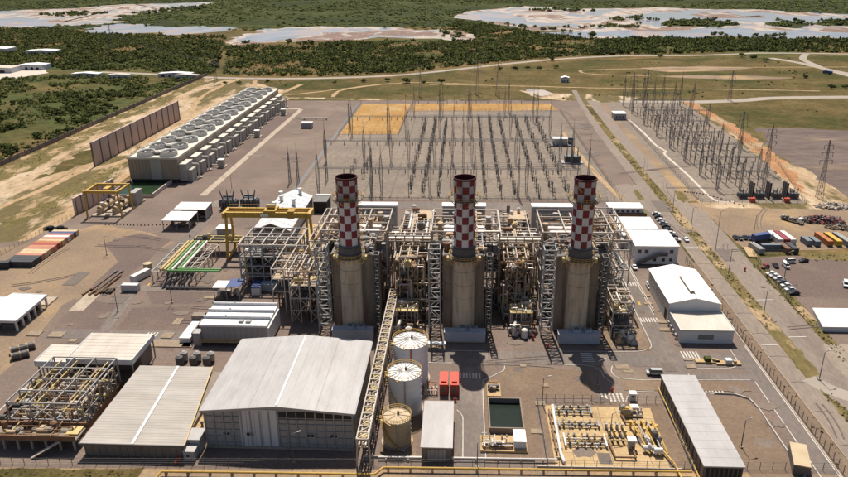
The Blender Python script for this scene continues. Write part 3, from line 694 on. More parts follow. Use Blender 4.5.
# slab joints of the concrete gas pad and yards
for i in range(1, 6): ribbon('slab_joint', [(25.6+i*5.1,158.6),(25.6+i*5.1,185.8)], 0.12, 'stain_dark', z=0.1648)
for i in range(1, 5): ribbon('slab_joint', [(25.6,158.6+i*5.5),(56.0,158.6+i*5.5)], 0.12, 'stain_dark', z=0.1649)
for i in range(14): ribbon('road_crack', [(103.8,170+i*16),(106.6,170.6+i*16),(109.9,170+i*16)], 0.14, 'stain_dark', z=0.1650)

# ------------------------------------------------------------------ the three generating units
UNITS = (-39.0, 0.7, 40.5)
UY = 231.2
ORD = ('left', 'middle', 'right')
ZT = 58.3

def checker(mb, z0, z1, r0, r1, rows, n, red, white, ph=0):
    """painted squares: each square is 2 flat facets wide"""
    sub = 3
    N = n*sub
    for k in range(rows):
        za, zb = z0+(z1-z0)*k/rows, z0+(z1-z0)*(k+1)/rows
        ra, rb = r0+(r1-r0)*k/rows, r0+(r1-r0)*(k+1)/rows
        for i in range(N):
            a, b = 2*math.pi*(i+0.5)/N, 2*math.pi*(i+1.5)/N
            mb.cur = red if ((i//sub)+k+ph) % 2 else white
            mb.add([(ra*math.cos(a), ra*math.sin(a), za), (ra*math.cos(b), ra*math.sin(b), za), (rb*math.cos(b), rb*math.sin(b), zb), (rb*math.cos(a), rb*math.sin(a), zb)], [(0,1,2,3)])
    mb.cur = 0

def ring_platform(t, z, r_in, r_out, n=20, h=1.2, a0=0.0, a1=2*math.pi):
    fl = MB()
    full = a1-a0 > 6.2
    k = n if full else n+1
    ang = [a0+(a1-a0)*i/n for i in range(n+1)]
    for i in range(n):
        a, b = ang[i], ang[i+1]
        pts = [(r_in*math.cos(a), r_in*math.sin(a)), (r_out*math.cos(a), r_out*math.sin(a)), (r_out*math.cos(b), r_out*math.sin(b)), (r_in*math.cos(b), r_in*math.sin(b))]
        fl.prism(pts, z-0.15, z)
    floor = fl.build('platform', 'steel_dark', t)
    rl = MB()
    for i in range(n):
        a, b = ang[i], ang[i+1]
        A, B = (r_out*math.cos(a), r_out*math.sin(a)), (r_out*math.cos(b), r_out*math.sin(b))
        for zz in (z+0.55, z+h): rl.bar((*A, zz), (*B, zz), 0.12)
        rl.bar((*A, z), (*A, z+h), 0.12)
    rl.build('railing', 'yellow_paint', floor)
    for i in range(0, n, 2):
        a = ang[i]
        br = MB()
        br.bar((r_in*math.cos(a)*0.95, r_in*math.sin(a)*0.95, z-2.2), (r_out*math.cos(a), r_out*math.sin(a), z-0.15), 0.2)
        br.build('bracket', 'yellow_paint', floor)

def make_stack(u):
    t = thing('exhaust_stack', 'red and white checkered exhaust stack on beige base, %s of the three stacks' % ORD[u], 'stack', (UNITS[u], UY, 0), group='exhaust stacks of the power plant')
    m = MB()
    for z0, z1, r0, r1 in ((0, 12, 3.85, 3.85), (12, 22, 3.85, 3.75), (22, 30.5, 3.75, 3.7)):
        m.cyl((0,0,z0), (0,0,z1), r0, r1, 40, cap=False)
    lo = m.build('lower_shell', 'stack_beige', t, smooth=True)
    sm = MB()
    for z in (5, 10, 15, 20, 25): sm.tube((0,0), z, z+0.25, 3.95, 0.3, 32)
    for k in range(8):
        a = 2*math.pi*(k+0.5)/8
        sm.bar((3.8*math.cos(a), 3.8*math.sin(a), 0), (3.74*math.cos(a), 3.74*math.sin(a), 30), 0.14)
    sm.build('seam', 'stack_beige', lo)
    m = MB(); m.tube((0,0), 30.2, 34.4, 4.05, 0.6, 40)
    m.tube((0,0), 31.0, 31.3, 4.3, 0.4, 40); m.tube((0,0), 33.6, 33.9, 4.3, 0.4, 40)
    m.build('dark_band', 'stack_band', t)
    m = MB()
    checker(m, 34.4, 50.9, 3.62, 3.5, 6, 10, 1, 0, u)
    m.build('checkered_shell', ['stack_white', 'stack_red'], t, smooth=True)
    sm = MB()
    for k in range(7):
        sm.tube((0,0), 34.4+k*2.75-0.05, 34.4+k*2.75+0.07, 3.66-k*0.018, 0.2, 36)
    sm.build('weld_ring', 'stack_white', t)
    m = MB()
    checker(m, 50.9, ZT, 3.62, 3.62, 3, 10, 1, 0, u)
    top = m.build('sooty_top', ['sooty_white', 'sooty_red'], t, smooth=True, label='soot darkened checkered stack top')
    m = MB(); m.tube((0,0), ZT-0.5, ZT+0.1, 3.78, 0.3, 36); m.build('rim', 'stack_inside', top)
    m = MB()
    n = 36
    vs = [(3.45*math.cos(2*math.pi*i/n), 3.45*math.sin(2*math.pi*i/n), z) for z in (ZT, ZT-9) for i in range(n)]
    m.add(vs, [(n+i, n+(i+1)%n, (i+1)%n, i) for i in range(n)]+[tuple(range(n, 2*n))])
    m.build('flue_lining', 'stack_inside', top)
    ring_platform(t, 51.0, 3.6, 5.4)
    ring_platform(t, 30.0, 3.9, 5.2, n=24)
    # yellow davit beam and warning lamp on the rim, caged ladder down the right-hand side
    m = MB(); m.bar((-3.4,-1.2,56.8), (-1.6,-4.2,54.6), 0.3); m.build('davit', 'yellow_paint', t)
    m = MB()
    for a in (0.12, 0.30):
        m.bar((3.75*math.cos(a), 3.75*math.sin(a), 30), (3.75*math.cos(a), 3.75*math.sin(a), 51), 0.12)
    for k in range(42):
        z = 30.4+k*0.5
        m.bar((3.75*math.cos(0.12), 3.75*math.sin(0.12), z), (3.75*math.cos(0.30), 3.75*math.sin(0.30), z), 0.07)
    for k in range(16):
        z = 32+k*1.2
        for a, b in ((3.75, 4.5),): m.tube((4.15, 0.9), z, z+0.12, 0.55, 0.12, 8)
    m.build('ladder', 'yellow_paint', t)
    for s in (-1, 1):
        m = MB(); m.box(5.2*s-0.7, 5.2*s+0.7, -0.9, 0.9, 28.6, 29.8); m.bar((5.2*s,0,29), (4*s,0,26.5), 0.35); m.build('service_box', 'pale_yellow', t)
    return t
for u in range(3): make_stack(u)

# rectangular boiler casing behind each stack, with stiffener ribs
def make_casing(u):
    x0 = UNITS[u]
    t = thing('boiler', 'tall brown ribbed boiler casing wrapped behind the %s exhaust stack' % ORD[u], 'boiler', (x0, UY, 0), group='boiler casings')
    m = MB()
    pts = [(-7.4,3.0),(7.4,3.0),(7.4,9.5),(6.6,12),(6.6,22.0),(-6.6,22.0),(-6.6,12),(-7.4,9.5)]
    m.prism(pts, 0.0, 29.0)
    body = m.build('casing', 'casing_brown', t)
    m = MB()
    for s in (-1, 1):
        m.hexa([(s*3.0-0.9,-0.5,0),(s*3.0+0.9,-0.5,0),(s*3.0+0.9,3.1,0),(s*3.0-0.9,3.1,0)], [(s*3.0-0.9,-0.5,28),(s*3.0+0.9,-0.5,28),(s*3.0+0.9,3.1,28),(s*3.0-0.9,3.1,28)])
    m.build('transition_duct', 'casing_brown', t)
    m = MB()
    for k in range(-3, 4):
        if abs(k) < 2: continue
        m.box(k*2.35-0.12, k*2.35+0.12, 2.82, 3.0, 0, 29)
    for z in (6, 12, 18, 24, 28.6):
        for s in (-1, 1): m.box(min(s*4.1, s*7.5), max(s*4.1, s*7.5), 2.86, 3.01, z-0.14, z+0.14)
    m.build('stiffener', 'casing_brown', body)
    # hot end of the boiler towards the turbine
    m = MB(); m.hexa([(-6,22,0),(6,22,0),(4.2,52,0),(-4.2,52,0)], [(-6,22,27),(6,22,27),(4.2,52,17),(-4.2,52,17)])
    m.build('inlet_duct', 'wall_brown', t)
    # steam drums on the roof
    for k, (yy, r) in enumerate(((24.5, 1.3), (31, 1.5), (38, 1.2))):
        m = MB(); m.cyl((-7.5, yy, 29.4-k*0.9), (7.5, yy, 29.4-k*0.9), r, n=14)
        for s in (-1, 1): m.cyl((s*7.5, yy, 29.4-k*0.9), (s*8.3, yy, 29.4-k*0.9), r, r*0.4, 14)
        m.build('steam_drum', 'pipe_silver', t, smooth=False)
    for k, (xx, yy, h) in enumerate(((-9, 27, 6), (-3.5, 42, 5), (3.8, 27.6, 7), (9.5, 34, 6), (6, 43, 4.5))):
        m = MB(); m.cyl((xx,yy,26), (xx,yy,26+h), 0.9, n=12); m.cyl((xx,yy,26+h), (xx,yy,26.6+h), 1.15, n=12)
        m.build('silencer', 'steel_grey' if k % 2 else 'pipe_tan', t)
    # machinery deck on the casing roof
    MB().box(-7.2, 7.2, 3.2, 21.8, 29.0, 29.2).build('roof_deck', 'steel_dark', t)
    clutter(t, -7, 7, 4.5, 21, (29.2, 30.2), 34, 500+u, ('steel_dark','pipe_rust','pipe_tan','steel_white','pipe_silver','steel_grey'), rmax=0.45, low=29.2)
    gear(t, -6.6, 6.6, 5, 21, 29.2, 22, 520+u, ('steel_dark','pipe_rust','pipe_tan','steel_grey','transformer_grey'))
    return t

def steel_frame(t, x0, x1, y0, y1, zs, nx, ny, w=0.42, m='steel_white', brace=True, name='column', decks=(), mids=False):
    """open steel structure: each column, each floor grid and each bracing bay is a part"""
    xs = [x0+(x1-x0)*i/nx for i in range(nx+1)]
    ys = [y0+(y1-y0)*i/ny for i in range(ny+1)]
    for x in xs:
        for y in ys:
            c = MB(); c.bar((x,y,0), (x,y,zs[-1]), w); c.build(name, m, t)
    for k, z in enumerate(zs):
        g = MB()
        for x in xs: g.bar((x,y0,z), (x,y1,z), w*0.9, w)
        for y in ys: g.bar((x0,y,z), (x1,y,z), w*0.9, w)
        if mids and k == len(zs)-1:
            for i in range(nx):
                g.bar(((xs[i]+xs[i+1])/2,y0,z), ((xs[i]+xs[i+1])/2,y1,z), w*0.6)
        g.build('beam_grid', m, t)
    if brace:
        zz = [0]+list(zs)
        for k in range(len(zz)-1):
            for i in range(nx):
                if (i+k) % 2: continue
                b = MB(); b.bar((xs[i],y0,zz[k]), (xs[i+1],y0,zz[k+1]), w*0.55); b.bar((xs[i+1],y0,zz[k]), (xs[i],y0,zz[k+1]), w*0.55); b.build('brace', m, t)
            for j in range(ny):
                if (j+k) % 2: continue
                for x in (x0, x1):
                    b = MB(); b.bar((x,ys[j],zz[k]), (x,ys[j+1],zz[k+1]), w*0.55); b.build('brace', m, t)
    for z, dm, (a, b, c, d) in decks:
        MB().box(a, b, c, d, z+0.05, z+0.2).build('grating_deck', dm, t)

def clutter(t, x0, x1, y0, y1, zs, n, seed, mats=('pipe_silver','pipe_tan','pipe_tan','pipe_rust','pipe_rust','steel_white','pipe_white','steel_dark'), name='pipe', vert=0.3, rmax=0.38, low=0.3):
    """process pipework: runs with elbows, each run a part"""
    R = random.Random(seed)
    for i in range(n):
        m = MB(); r = R.uniform(0.13, rmax)
        z = R.choice(zs)+R.uniform(0.3, 1.0)
        k = R.random()
        if k < 0.40:
            y = R.uniform(y0, y1); a = R.uniform(x0, x1); b = min(x1, max(x0, a+R.choice((-1,1))*R.uniform(3, x1-x0)))
            pts = [(a,y,z),(b,y,z),(b,y,max(low, z-R.uniform(2,7)))]
        elif k < 0.72:
            x = R.uniform(x0, x1); a = R.uniform(y0, y1); b = min(y1, max(y0, a+R.choice((-1,1))*R.uniform(4, y1-y0)))
            pts = [(x,a,max(low,z-R.uniform(1,5))),(x,a,z),(x,b,z)]
        else:
            x, y = R.uniform(x0,x1), R.uniform(y0,y1)
            pts = [(x,y,low),(x,y,z),(x+R.uniform(-3,3),y,z)]
            pts[2] = (min(x1,max(x0,pts[2][0])),y,z)
        m.path(pts, r, 7)
        m.build(name, R.choice(mats), t)

def gear(t, x0, x1, y0, y1, z, n, seed, mats=('pipe_tan','steel_grey','pipe_white','pipe_silver','pale_yellow','steel_dark','pipe_rust')):
    """pumps, vessels, cabinets and valves standing on a floor"""
    R = random.Random(seed)
    for i in range(n):
        x, y = R.uniform(x0, x1), R.uniform(y0, y1)
        m = MB(); k = R.random()
        if k < 0.35:
            a, b, h = R.uniform(0.5,1.4), R.uniform(0.5,1.2), R.uniform(0.8,2.2)
            m.box(x-a, x+a, y-b, y+b, z, z+h); m.box(x-a*0.7, x+a*0.7, y-b*0.7, y+b*0.7, z+h, z+h+0.25); nm = 'cabinet'
        elif k < 0.65:
            r, h = R.uniform(0.4,1.1), R.uniform(1.2,3.2)
            m.cyl((x,y,z), (x,y,z+h), r, n=10); m.cyl((x,y,z+h), (x,y,z+h+r*0.5), r, r*0.35, 10); nm = 'vessel'
        else:
            r, h = R.uniform(0.35,0.8), R.uniform(1.5,4)
            m.cyl((x-h/2,y,z+r+0.4), (x+h/2,y,z+r+0.4), r, n=10); m.box(x-h*0.35, x-h*0.25, y-r*0.7, y+r*0.7, z, z+r+0.4); m.box(x+h*0.25, x+h*0.35, y-r*0.7, y+r*0.7, z, z+r+0.4); nm = 'horizontal_vessel'
        m.build(nm, R.choice(mats), t)

for u in range(3): make_casing(u)
# steel penthouse over the drums of each boiler
for u in range(3):
    dx0 = (-14.5, -12.2, -10.4)[u]; dx1 = (10.5, 13.4, 15.3)[u]
    t = thing('steel_structure', 'white open steel frame full of drums and pipes behind %s stack' % ORD[u], 'steel frame', (UNITS[u], UY+21.5, 0), group='boiler roof frames')
    steel_frame(t, dx0, dx1, 0, 26, (8, 15, 22, 27, 31.0), 3, 3, 0.46,
                decks=((14.8,'steel_dark',(dx0+0.5,-6.9,1,25)), (14.8,'steel_dark',(7.0,dx1-0.5,1,25)), (26.6,'wall_brown',(dx0+0.5,dx1-0.5,0.5,12)), (25.9,'pipe_tan',(dx0+6,dx1-9,13,25)), (21.8,'steel_dark',(dx0+0.5,-6.9,1,25)), (21.8,'steel_grey',(7.0,dx1-0.5,1,25))))
    clutter(t, dx0, dx1, 1, 26, (27, 28.4, 29.2), 60, 100+u, low=26.8)
    gear(t, dx0+1, dx1-1, 2, 24, 26.9, 18, 130+u)
    clutter(t, dx0, -7, -2, 26, (8, 15, 22), 22, 110+u)
    clutter(t, 7, dx1, -2, 26, (8, 15, 22), 22, 120+u)
    gear(t, dx0+0.5, -7, 1, 25, 15.1, 6, 140+u); gear(t, 7, dx1-0.5, 1, 25, 15.1, 6, 150+u)

# lattice stair towers either side of each stack
def stair_tower(name, label, x, y, w, h, n, m, grp, dpt=None, stairs=True):
    t = thing(name, label, 'stair tower', (x, y, 0), group=grp)
    d = dpt or w
    for sx in (-1, 1):
        for sy in (-1, 1):
            MB().bar((sx*w/2, sy*d/2, 0), (sx*w/2, sy*d/2, h), 0.36).build('column', m, t)
    for k in range(n):
        za, zb = h*k/n, h*(k+1)/n
        b = MB()
        for sy in (-1, 1):
            b.bar((-w/2, sy*d/2, zb), (w/2, sy*d/2, zb), 0.34)
            if (k+(sy > 0)) % 2: b.bar((-w/2, sy*d/2, za), (w/2, sy*d/2, zb), 0.22)
            else: b.bar((w/2, sy*d/2, za), (-w/2, sy*d/2, zb), 0.22)
        for sx in (-1, 1):
            b.bar((sx*w/2, -d/2, zb), (sx*w/2, d/2, zb), 0.34)
            b.bar((sx*w/2, -d/2, za), (sx*w/2, d/2, zb), 0.24)
        b.build('brace', m, t)
        if stairs:
            s = MB()
            yy = (-0.5 if k % 2 else 0.5)*d*0.5
            xa, xb = (-w*0.36, w*0.36) if k % 2 else (w*0.36, -w*0.36)
            s.bar((xa, yy, za), (xb, yy, zb), 1.0, 0.15)
            s.build('stair_flight', 'pipe_tan', t)
            MB().box(-w/2+0.2, w/2-0.2, d*0.1, d/2-0.2, zb-0.1, zb).build('landing', 'steel_dark', t)
    return t
for u in range(3):
    stair_tower('stair_tower', 'braced grey steel stair tower left of the %s stack' % ORD[u], UNITS[u]-10.2, UY+0.8, 4.0, 33, 9, 'tower_grey', 'stair towers beside the stacks', 4.6, stairs=False)
    stair_tower('ladder_tower', 'narrow dark lattice tower right of the %s stack' % ORD[u], UNITS[u]+9.0, UY+1.5, 1.9, 30, 10, 'steel_dark', 'narrow lattice towers beside the stacks', 3.0, stairs=False)
    # long white module at the foot of the stack
    t = thing('base_module', 'long pale box with two small blue units at foot of %s stack' % ORD[u], 'equipment module', (UNITS[u]+0.6, UY-5.6, 0), group='pale modules at the stack feet')
    m = MB(); m.box(-7.2, 7.2, -1.7, 1.7, 0.5, 3.9); m.build('housing', 'module_shade_tint', t)
    MB().box(-7.35, 7.35, -1.85, 1.85, 3.9, 4.15).build('roof', 'module_shade_tint', t)
    for k in range(8): MB().box(-6.9+k*1.9, -6.75+k*1.9, -1.78, -1.68, 0.5, 3.9).build('panel_rib', 'module_shade_tint', t)
    MB().box(-7.0, 7.0, -1.5, 1.5, 0, 0.5).build('plinth', 'concrete', t)
    for s in (-0.9, 3.1):
        f = MB().box(s-1.3, s+1.3, -0.9, 1.2, 4.15, 5.3).build('cooler', 'blue_roof', t)
        MB().tube((s, 0.1), 5.3, 5.5, 0.8, 0.2, 12).build('fan_ring', 'steel_dark', f)
    # turbine hall filter house behind
    t = thing('filter_house', 'grey air intake house with white roof behind the %s boiler' % ORD[u], 'filter house', (UNITS[u], UY+76, 0), group='air intake houses')
    m = MB(); m.box(-9.5, 9.5, -2, 2.4, 9, 23.2); m.build('housing', 'wall_grey', t)
    MB().box(-9.8, 9.8, -2.3, 2.7, 23.2, 23.8).build('roof', 'white_roof', t)
    for k in range(9):
        MB().box(-9.2+k*2.1, -7.5+k*2.1, -2.5, -2.0, 18.2, 21.4).build('weather_hood', 'wall_grey', t)
    for sx in (-9, 0, 9):
        for sy in (-1.5, 1.9): MB().bar((sx,sy,0), (sx,sy,9), 0.6).build('column', 'steel_grey', t)
    m = MB(); m.hexa([(-4,-24,4),(4,-24,4),(5,-2,10),(-5,-2,10)], [(-4,-24,11),(4,-24,11),(5,-2,18),(-5,-2,18)]); m.build('intake_duct', 'steel_grey', t)
    # gas turbine enclosure between intake and boiler
    t = thing('turbine_enclosure', 'low grey turbine enclosure with vents behind the %s boiler frame' % ORD[u], 'turbine', (UNITS[u], UY+52, 0), group='turbine enclosures')
    MB().box(-7, 7, -2, 17, 0, 10).build('housing', 'wall_grey', t); MB().box(-7.3, 7.3, -2.3, 17.3, 10, 10.4).build('roof', 'turbine_roof', t)
    for k in range(3):
        m = MB(); m.cyl((-4+k*4, 6, 10.4), (-4+k*4, 6, 13.6), 0.9, n=12); m.cyl((-4+k*4, 6, 13.6), (-4+k*4, 6, 14.1), 1.3, n=12); m.build('vent', 'steel_white', t)
    if u < 2:
        # white module beside the intake house
        t = thing('electrical_module', 'white roofed electrical module right of the %s air intake house' % ORD[u], 'module', (UNITS[u]+14.5, UY+70, 0), group='white electrical modules')
        MB().box(-3.4, 3.4, -4, 4, 0, 11.5).build('housing', 'wall_white', t); MB().box(-3.7, 3.7, -4.3, 4.3, 11.5, 11.9).build('roof', 'white_roof', t)
        for k in range(4):
            m = MB(); m.cyl((-2.6+k*1.7, -6.5, 0), (-2.6+k*1.7, -6.5, 9.0), 0.6, n=10); m.cyl((-2.6+k*1.7, -6.5, 9.0), (-2.6+k*1.7, -6.5, 9.5), 0.6, 0.2, 10); m.build('gas_bottle', 'pipe_white', t)
    # generator transformer behind the intake house
# the pipe racks that fill the gaps between the units
GAPS = ((-24.5, -13.0, 'between the left and middle units', 0), (15.5, 27.0, 'between the middle and right units', 1))
for x0, x1, where, k in GAPS:
    t = thing('pipe_rack', 'tall rust and white pipe rack '+where, 'pipe rack', ((x0+x1)/2, UY+9, 0), group='pipe racks between the units')
    w = (x1-x0)/2
    steel_frame(t, -w, w, 22, 58, (6, 12, 18, 24), 2, 5, 0.42, decks=((12,'steel_dark',(-w+0.5,w-0.5,23,57)), (18,'wall_brown',(-w+0.5,w*0.3,23,45)), (24,'pipe_tan',(-w*0.2,w-0.4,46,57))))
    steel_frame(t, -w+1.5, w-3.5, 4, 21, (5, 10, 15, 20, 24.0), 2, 3, 0.40, decks=((10,'steel_dark',(-w+2,w-4,5,20)), (15,'wall_brown',(-w+2,w-4,5,14)), (20,'pipe_tan',(-w+2,w-4,12,20))))
    clutter(t, -w-1, w+1, 22, 58, (6, 12, 18, 23), 170, 200+k, rmax=0.5)
    clutter(t, -w+1, w-1, 2, 21, (3, 5, 10, 15, 20), 160, 210+k)
    gear(t, -w+1, w-1, 23, 57, 18.2, 14, 220+k); gear(t, -w+1, w-1, 30, 57, 24.2, 8, 225+k); gear(t, -w+2, w-4, 5, 20, 10.3, 12, 230+k); gear(t, -w+2, w-4, 6, 19, 15.3, 8, 233+k)
    for j, (a, b, c, d, e, f, mm) in enumerate(((-w+1,w-3,24,34,0,10,'wall_brown'), (-w+2,w-1,38,56,0,15,'steel_dark'), (-w+2.5,-0.5,8,14,0,8,'wall_brown'), (0.2,w-3.6,15,20,0,13,'steel_dark'))):
        MB().box(a,b,c,d,e,f).build('filler_box', mm, t)
    gear(t, -w, w, 0, 8, 0.3, 10, 236+k); clutter(t, -w, w+1, -1, 8, (2, 4, 7), 30, 246+k)
    clutter(t, -w-1, w+1, 3, 30, (2, 8, 13, 18, 22), 90, 600+k, ('pipe_tan','pipe_rust','pipe_rust','pipe_tan','pale_yellow','pipe_silver'), rmax=0.55)
    for zf, n_ in ((5.2, 14), (10.3, 14), (15.3, 12), (20.2, 12)): gear(t, -w+1, w-1.5, 4, 20.5, zf, n_, 610+k+int(zf), ('pipe_tan','pipe_rust','steel_white','pipe_tan','pale_yellow','steel_dark'))
    for zf in (5, 20): MB().box(-w+2, w-4, 4.4, 12 if zf == 20 else 20.6, zf+0.05, zf+0.2).build('grating_deck', 'pipe_rust', t)
    t = thing('pump_skid', 'cluttered pump skid with white motor and pipes '+where, 'pump skid', ((x0+x1)/2-0.5+k*1.2, UY-1.5, 0), group='pump skids at the front')
    steel_frame(t, -4.2, 3.4, 3, 10, (4.2, 7.6), 2, 2, 0.3, 'steel_white', brace=False, decks=((7.6,'pale_yellow',(-4.4,3.6,2.8,10.2)),))
    clutter(t, -4, 3.2, 3.2, 9.8, (7.8, 8.6), 22, 240+k, ('steel_white','pipe_white','pipe_silver','pipe_tan'), rmax=0.24)
    clutter(t, -5, 5, -1, 3, (1.0, 2.0, 3.4), 14, 250+k)
    gear(t, -4.5, 4, -1.5, 9, 0.3, 14, 260+k)
    m = MB(); m.cyl((0.5,-1.4,0.3), (0.5,-1.4,3.2), 1.15, n=16); m.cyl((0.5,-1.4,3.2), (0.5,-1.4,3.7), 1.15, 0.5, 16); m.build('white_motor', 'pipe_white', t)
    m = MB(); m.path([(-3.2,-0.5,0.5),(-3.2,-0.5,3.8),(-2.6,1.5,4.6)], 0.65, 12); m.build('elbow_pipe', 'pipe_silver', t)
    m = MB(); m.cyl((3.5,-2.6,0.3), (3.5,-2.6,1.9), 0.42, n=10); m.build('red_valve', 'red_paint', t)
# structures right of the right-hand unit
t = thing('pipe_rack', 'pipe rack and pump deck along the road right of the right unit', 'pipe rack', (56.5, UY, 0), group='pipe racks between the units')
steel_frame(t, -1.5, 6.5, 22, 60, (8, 16, 24, 28), 1, 4, 0.4, decks=((16,'steel_dark',(-1,6,23,59)),))
steel_frame(t, -3.5, 3.5, -2, 21, (5, 10, 14), 1, 4, 0.36, decks=((10,'pale_yellow',(-3,3,-1.5,12)), (5,'steel_dark',(-3,3,-1.5,20))))
clutter(t, -3.5, 3.5, -2, 21, (5, 10, 14), 50, 300); clutter(t, -1.5, 6.5, 22, 58, (8, 16, 24, 27), 40, 301)
gear(t, -3, 3, -1, 20, 10.3, 12, 302)
t = thing('pump_skid', 'pump skid with white motor beside the road right of the right unit', 'pump skid', (57.5, UY-3, 0), group='pump skids at the front')
clutter(t, -4, 3.5, -3, 2, (1, 2, 3.4), 14, 303); gear(t, -4, 3.5, -4, 2, 0.3, 10, 304)
m = MB(); m.cyl((1.4,-2.2,0.3), (1.4,-2.2,3.2), 1.15, n=16); m.cyl((1.4,-2.2,3.2), (1.4,-2.2,3.7), 1.15, 0.5, 16); m.build('white_motor', 'pipe_white', t)
m = MB(); m.path([(-1.5,-0.8,4.4),(0.1,-2.6,1.2)], 0.65, 12); m.build('elbow_pipe', 'pipe_silver', t)
m = MB(); m.cyl((3.6,-2.9,0.3), (3.6,-2.9,1.9), 0.42, n=10); m.build('red_valve', 'red_paint', t)
# left of the left-hand unit
t = thing('pipe_rack', 'white topped pipe rack left of the left unit', 'pipe rack', (-58.5, UY, 0), group='pipe racks between the units')
steel_frame(t, -4.5, 6.5, 6, 22, (5, 10, 15, 20.5), 3, 2, 0.42, decks=((15,'pipe_tan',(-4,6,6.5,21)), (10,'steel_dark',(-4,6,6.5,21))))
clutter(t, -4.5, 6.5, 6, 22, (5, 10, 15, 20), 50, 310); gear(t, -4, 6, 7, 21, 15.3, 10, 311)
steel_frame(t, 0, 6.5, 23, 62, (8, 15, 22, 26), 1, 4, 0.42, decks=((22,'pipe_tan',(0.5,6,24,40)),))
clutter(t, 0, 6.5, 23, 60, (8, 15, 22, 26), 40, 312)

# pipe bridges that link the units across the gaps
for k, (x0, x1, where) in enumerate(((-29,-11.5,'left and middle'), (11.5+2.6,30,'middle and right'))):
    for j, (yy, z) in enumerate(((UY+44, 21.5), (UY+27, 25.5))):
        t = thing('pipe_bridge', ('rear' if j == 0 else 'front')+' white steel pipe bridge linking the %s boiler frames' % where, 'pipe bridge', ((x0+x1)/2, yy, 0), group='pipe bridges between the units')
        w = (x1-x0)/2
        for yq in (-1.6, 1.6):
            for zq in (z, z+2.2): MB().bar((-w,yq,zq), (w,yq,zq), 0.4).build('girder', 'steel_white', t)
        n = 5
        for i in range(n+1):
            x = -w+2*w*i/n
            m = MB(); m.bar((x,-1.6,z), (x,1.6,z), 0.3); m.bar((x,-1.6,z+2.2), (x,1.6,z+2.2), 0.3); m.bar((x,-1.6,z), (x,-1.6,z+2.2), 0.3); m.bar((x,1.6,z), (x,1.6,z+2.2), 0.3); m.build('cross_frame', 'steel_white', t)
        for i, (yq, r, mm) in enumerate(((-1.0,0.3,'pipe_tan'), (-0.2,0.42,'pipe_silver'), (0.7,0.3,'pipe_rust'), (1.2,0.2,'pipe_white'))):
            MB().cyl((-w,yq,z+0.6), (w,yq,z+0.6), r, n=8).build('pipe', mm, t)
        for sx in (-w*0.55, w*0.55): MB().bar((sx,0,0), (sx,0,z), 0.6).build('column', 'steel_grey', t)

# ------------------------------------------------------------------ buildings
def rib_roof(t, x0, x1, y0, y1, zfun, n, m, axis='y', name='roof_seam', w=0.12, h=0.10):
    """standing seams across a roof, each its own piece"""
    for i in range(1, n):
        s = MB()
        if axis == 'y':
            x = x0+(x1-x0)*i/n; s.bar((x,y0,zfun(x)+h/2), (x,y1,zfun(x)+h/2), w, h)
        else:
            y = y0+(y1-y0)*i/n
            xs = sorted({x0, x1, (x0+x1)/2})
            for a, b in zip(xs[:-1], xs[1:]): s.bar((a,y,zfun(a)+h/2), (b,y,zfun(b)+h/2), w, h)
        s.build(name, m, t)
def window(t, x0, x1, z0, z1, y, face=-1, axis='y', frame='wall_white', glassm='window_glass'):
    d = 0.10*face
    f = MB()
    if axis == 'y':
        lo, hi = sorted((y, y+d))
        e = 0.12
        f.box(x0-e,x1+e,lo,hi,z1,z1+e); f.box(x0-e,x1+e,lo,hi,z0-e,z0); f.box(x0-e,x0,lo,hi,z0,z1); f.box(x1,x1+e,lo,hi,z0,z1)
        w = f.build('window', frame, t)
        lo2, hi2 = sorted((y, y+d*0.4))
        MB().box(x0,x1,lo2,hi2,z0,z1).build('pane', glassm, w)
    else:
        lo, hi = sorted((y, y+d))
        e = 0.12
        f.box(lo,hi,x0-e,x1+e,z1,z1+e); f.box(lo,hi,x0-e,x1+e,z0-e,z0); f.box(lo,hi,x0-e,x0,z0,z1); f.box(lo,hi,x1,x1+e,z0,z1)
        w = f.build('window', frame, t)
        lo2, hi2 = sorted((y, y+d*0.4))
        MB().box(lo2,hi2,x0,x1,z0,z1).build('pane', glassm, w)
    return w
def gable_roof(x0, x1, y0, y1, ze, zr, th=0.35, ov=0.4):
    xm = (x0+x1)/2
    m = MB()
    for a, b in ((x0-ov, xm), (xm, x1+ov)):
        za, zb = (ze, zr) if b == xm else (zr, ze)
        m.hexa([(a,y0-ov,za),(b,y0-ov,zb),(b,y1+ov,zb),(a,y1+ov,za)], [(a,y0-ov,za+th),(b,y0-ov,zb+th),(b,y1+ov,zb+th),(a,y1+ov,za+th)])
    return m

# big hall, bottom centre-left
t = thing('large_hall', 'largest hall with pale grey gable roof and white ridge strip at front', 'hall', (-49.5, 163.0, 0))
X, Y = 20.4, 38.4
ze, zr = 11.8, 13.6
m = MB(); m.box(-X, X, 0.2, Y, 0, ze)
m.add([(-X,0.2,ze),(X,0.2,ze),(0,0.2,zr)], [(0,1,2)]); m.add([(-X,Y,ze),(X,Y,ze),(0,Y,zr)], [(2,1,0)])
m.build('wall', 'wall_grey', t)
rf = gable_roof(-X, X, 0.2, Y, ze, zr, 0.45, 0.7).build('roof', 'grey_roof', t)
rz = lambda x: zr+0.45-(zr-ze)*abs(x)/(X+0.7)
for a, b in ((-0.3, 0.3),):
    MB().box(a, b, -0.4, Y+0.6, zr+0.42, zr+0.62).build('ridge_skylight', 'skylight', rf)
for i in range(-7, 8):
    if abs(i) < 1: continue
    x = i*2.7
    MB().bar((x,-0.45,rz(x)+0.03), (x,Y+0.8,rz(x)+0.03), 0.08, 0.05).build('roof_seam', 'grey_roof', rf)
MB().bar((-7.6,-0.4,rz(7.6)+0.06), (-7.6,Y,rz(7.6)+0.06), 0.12, 0.08).build('safety_line', 'steel_grey', rf)
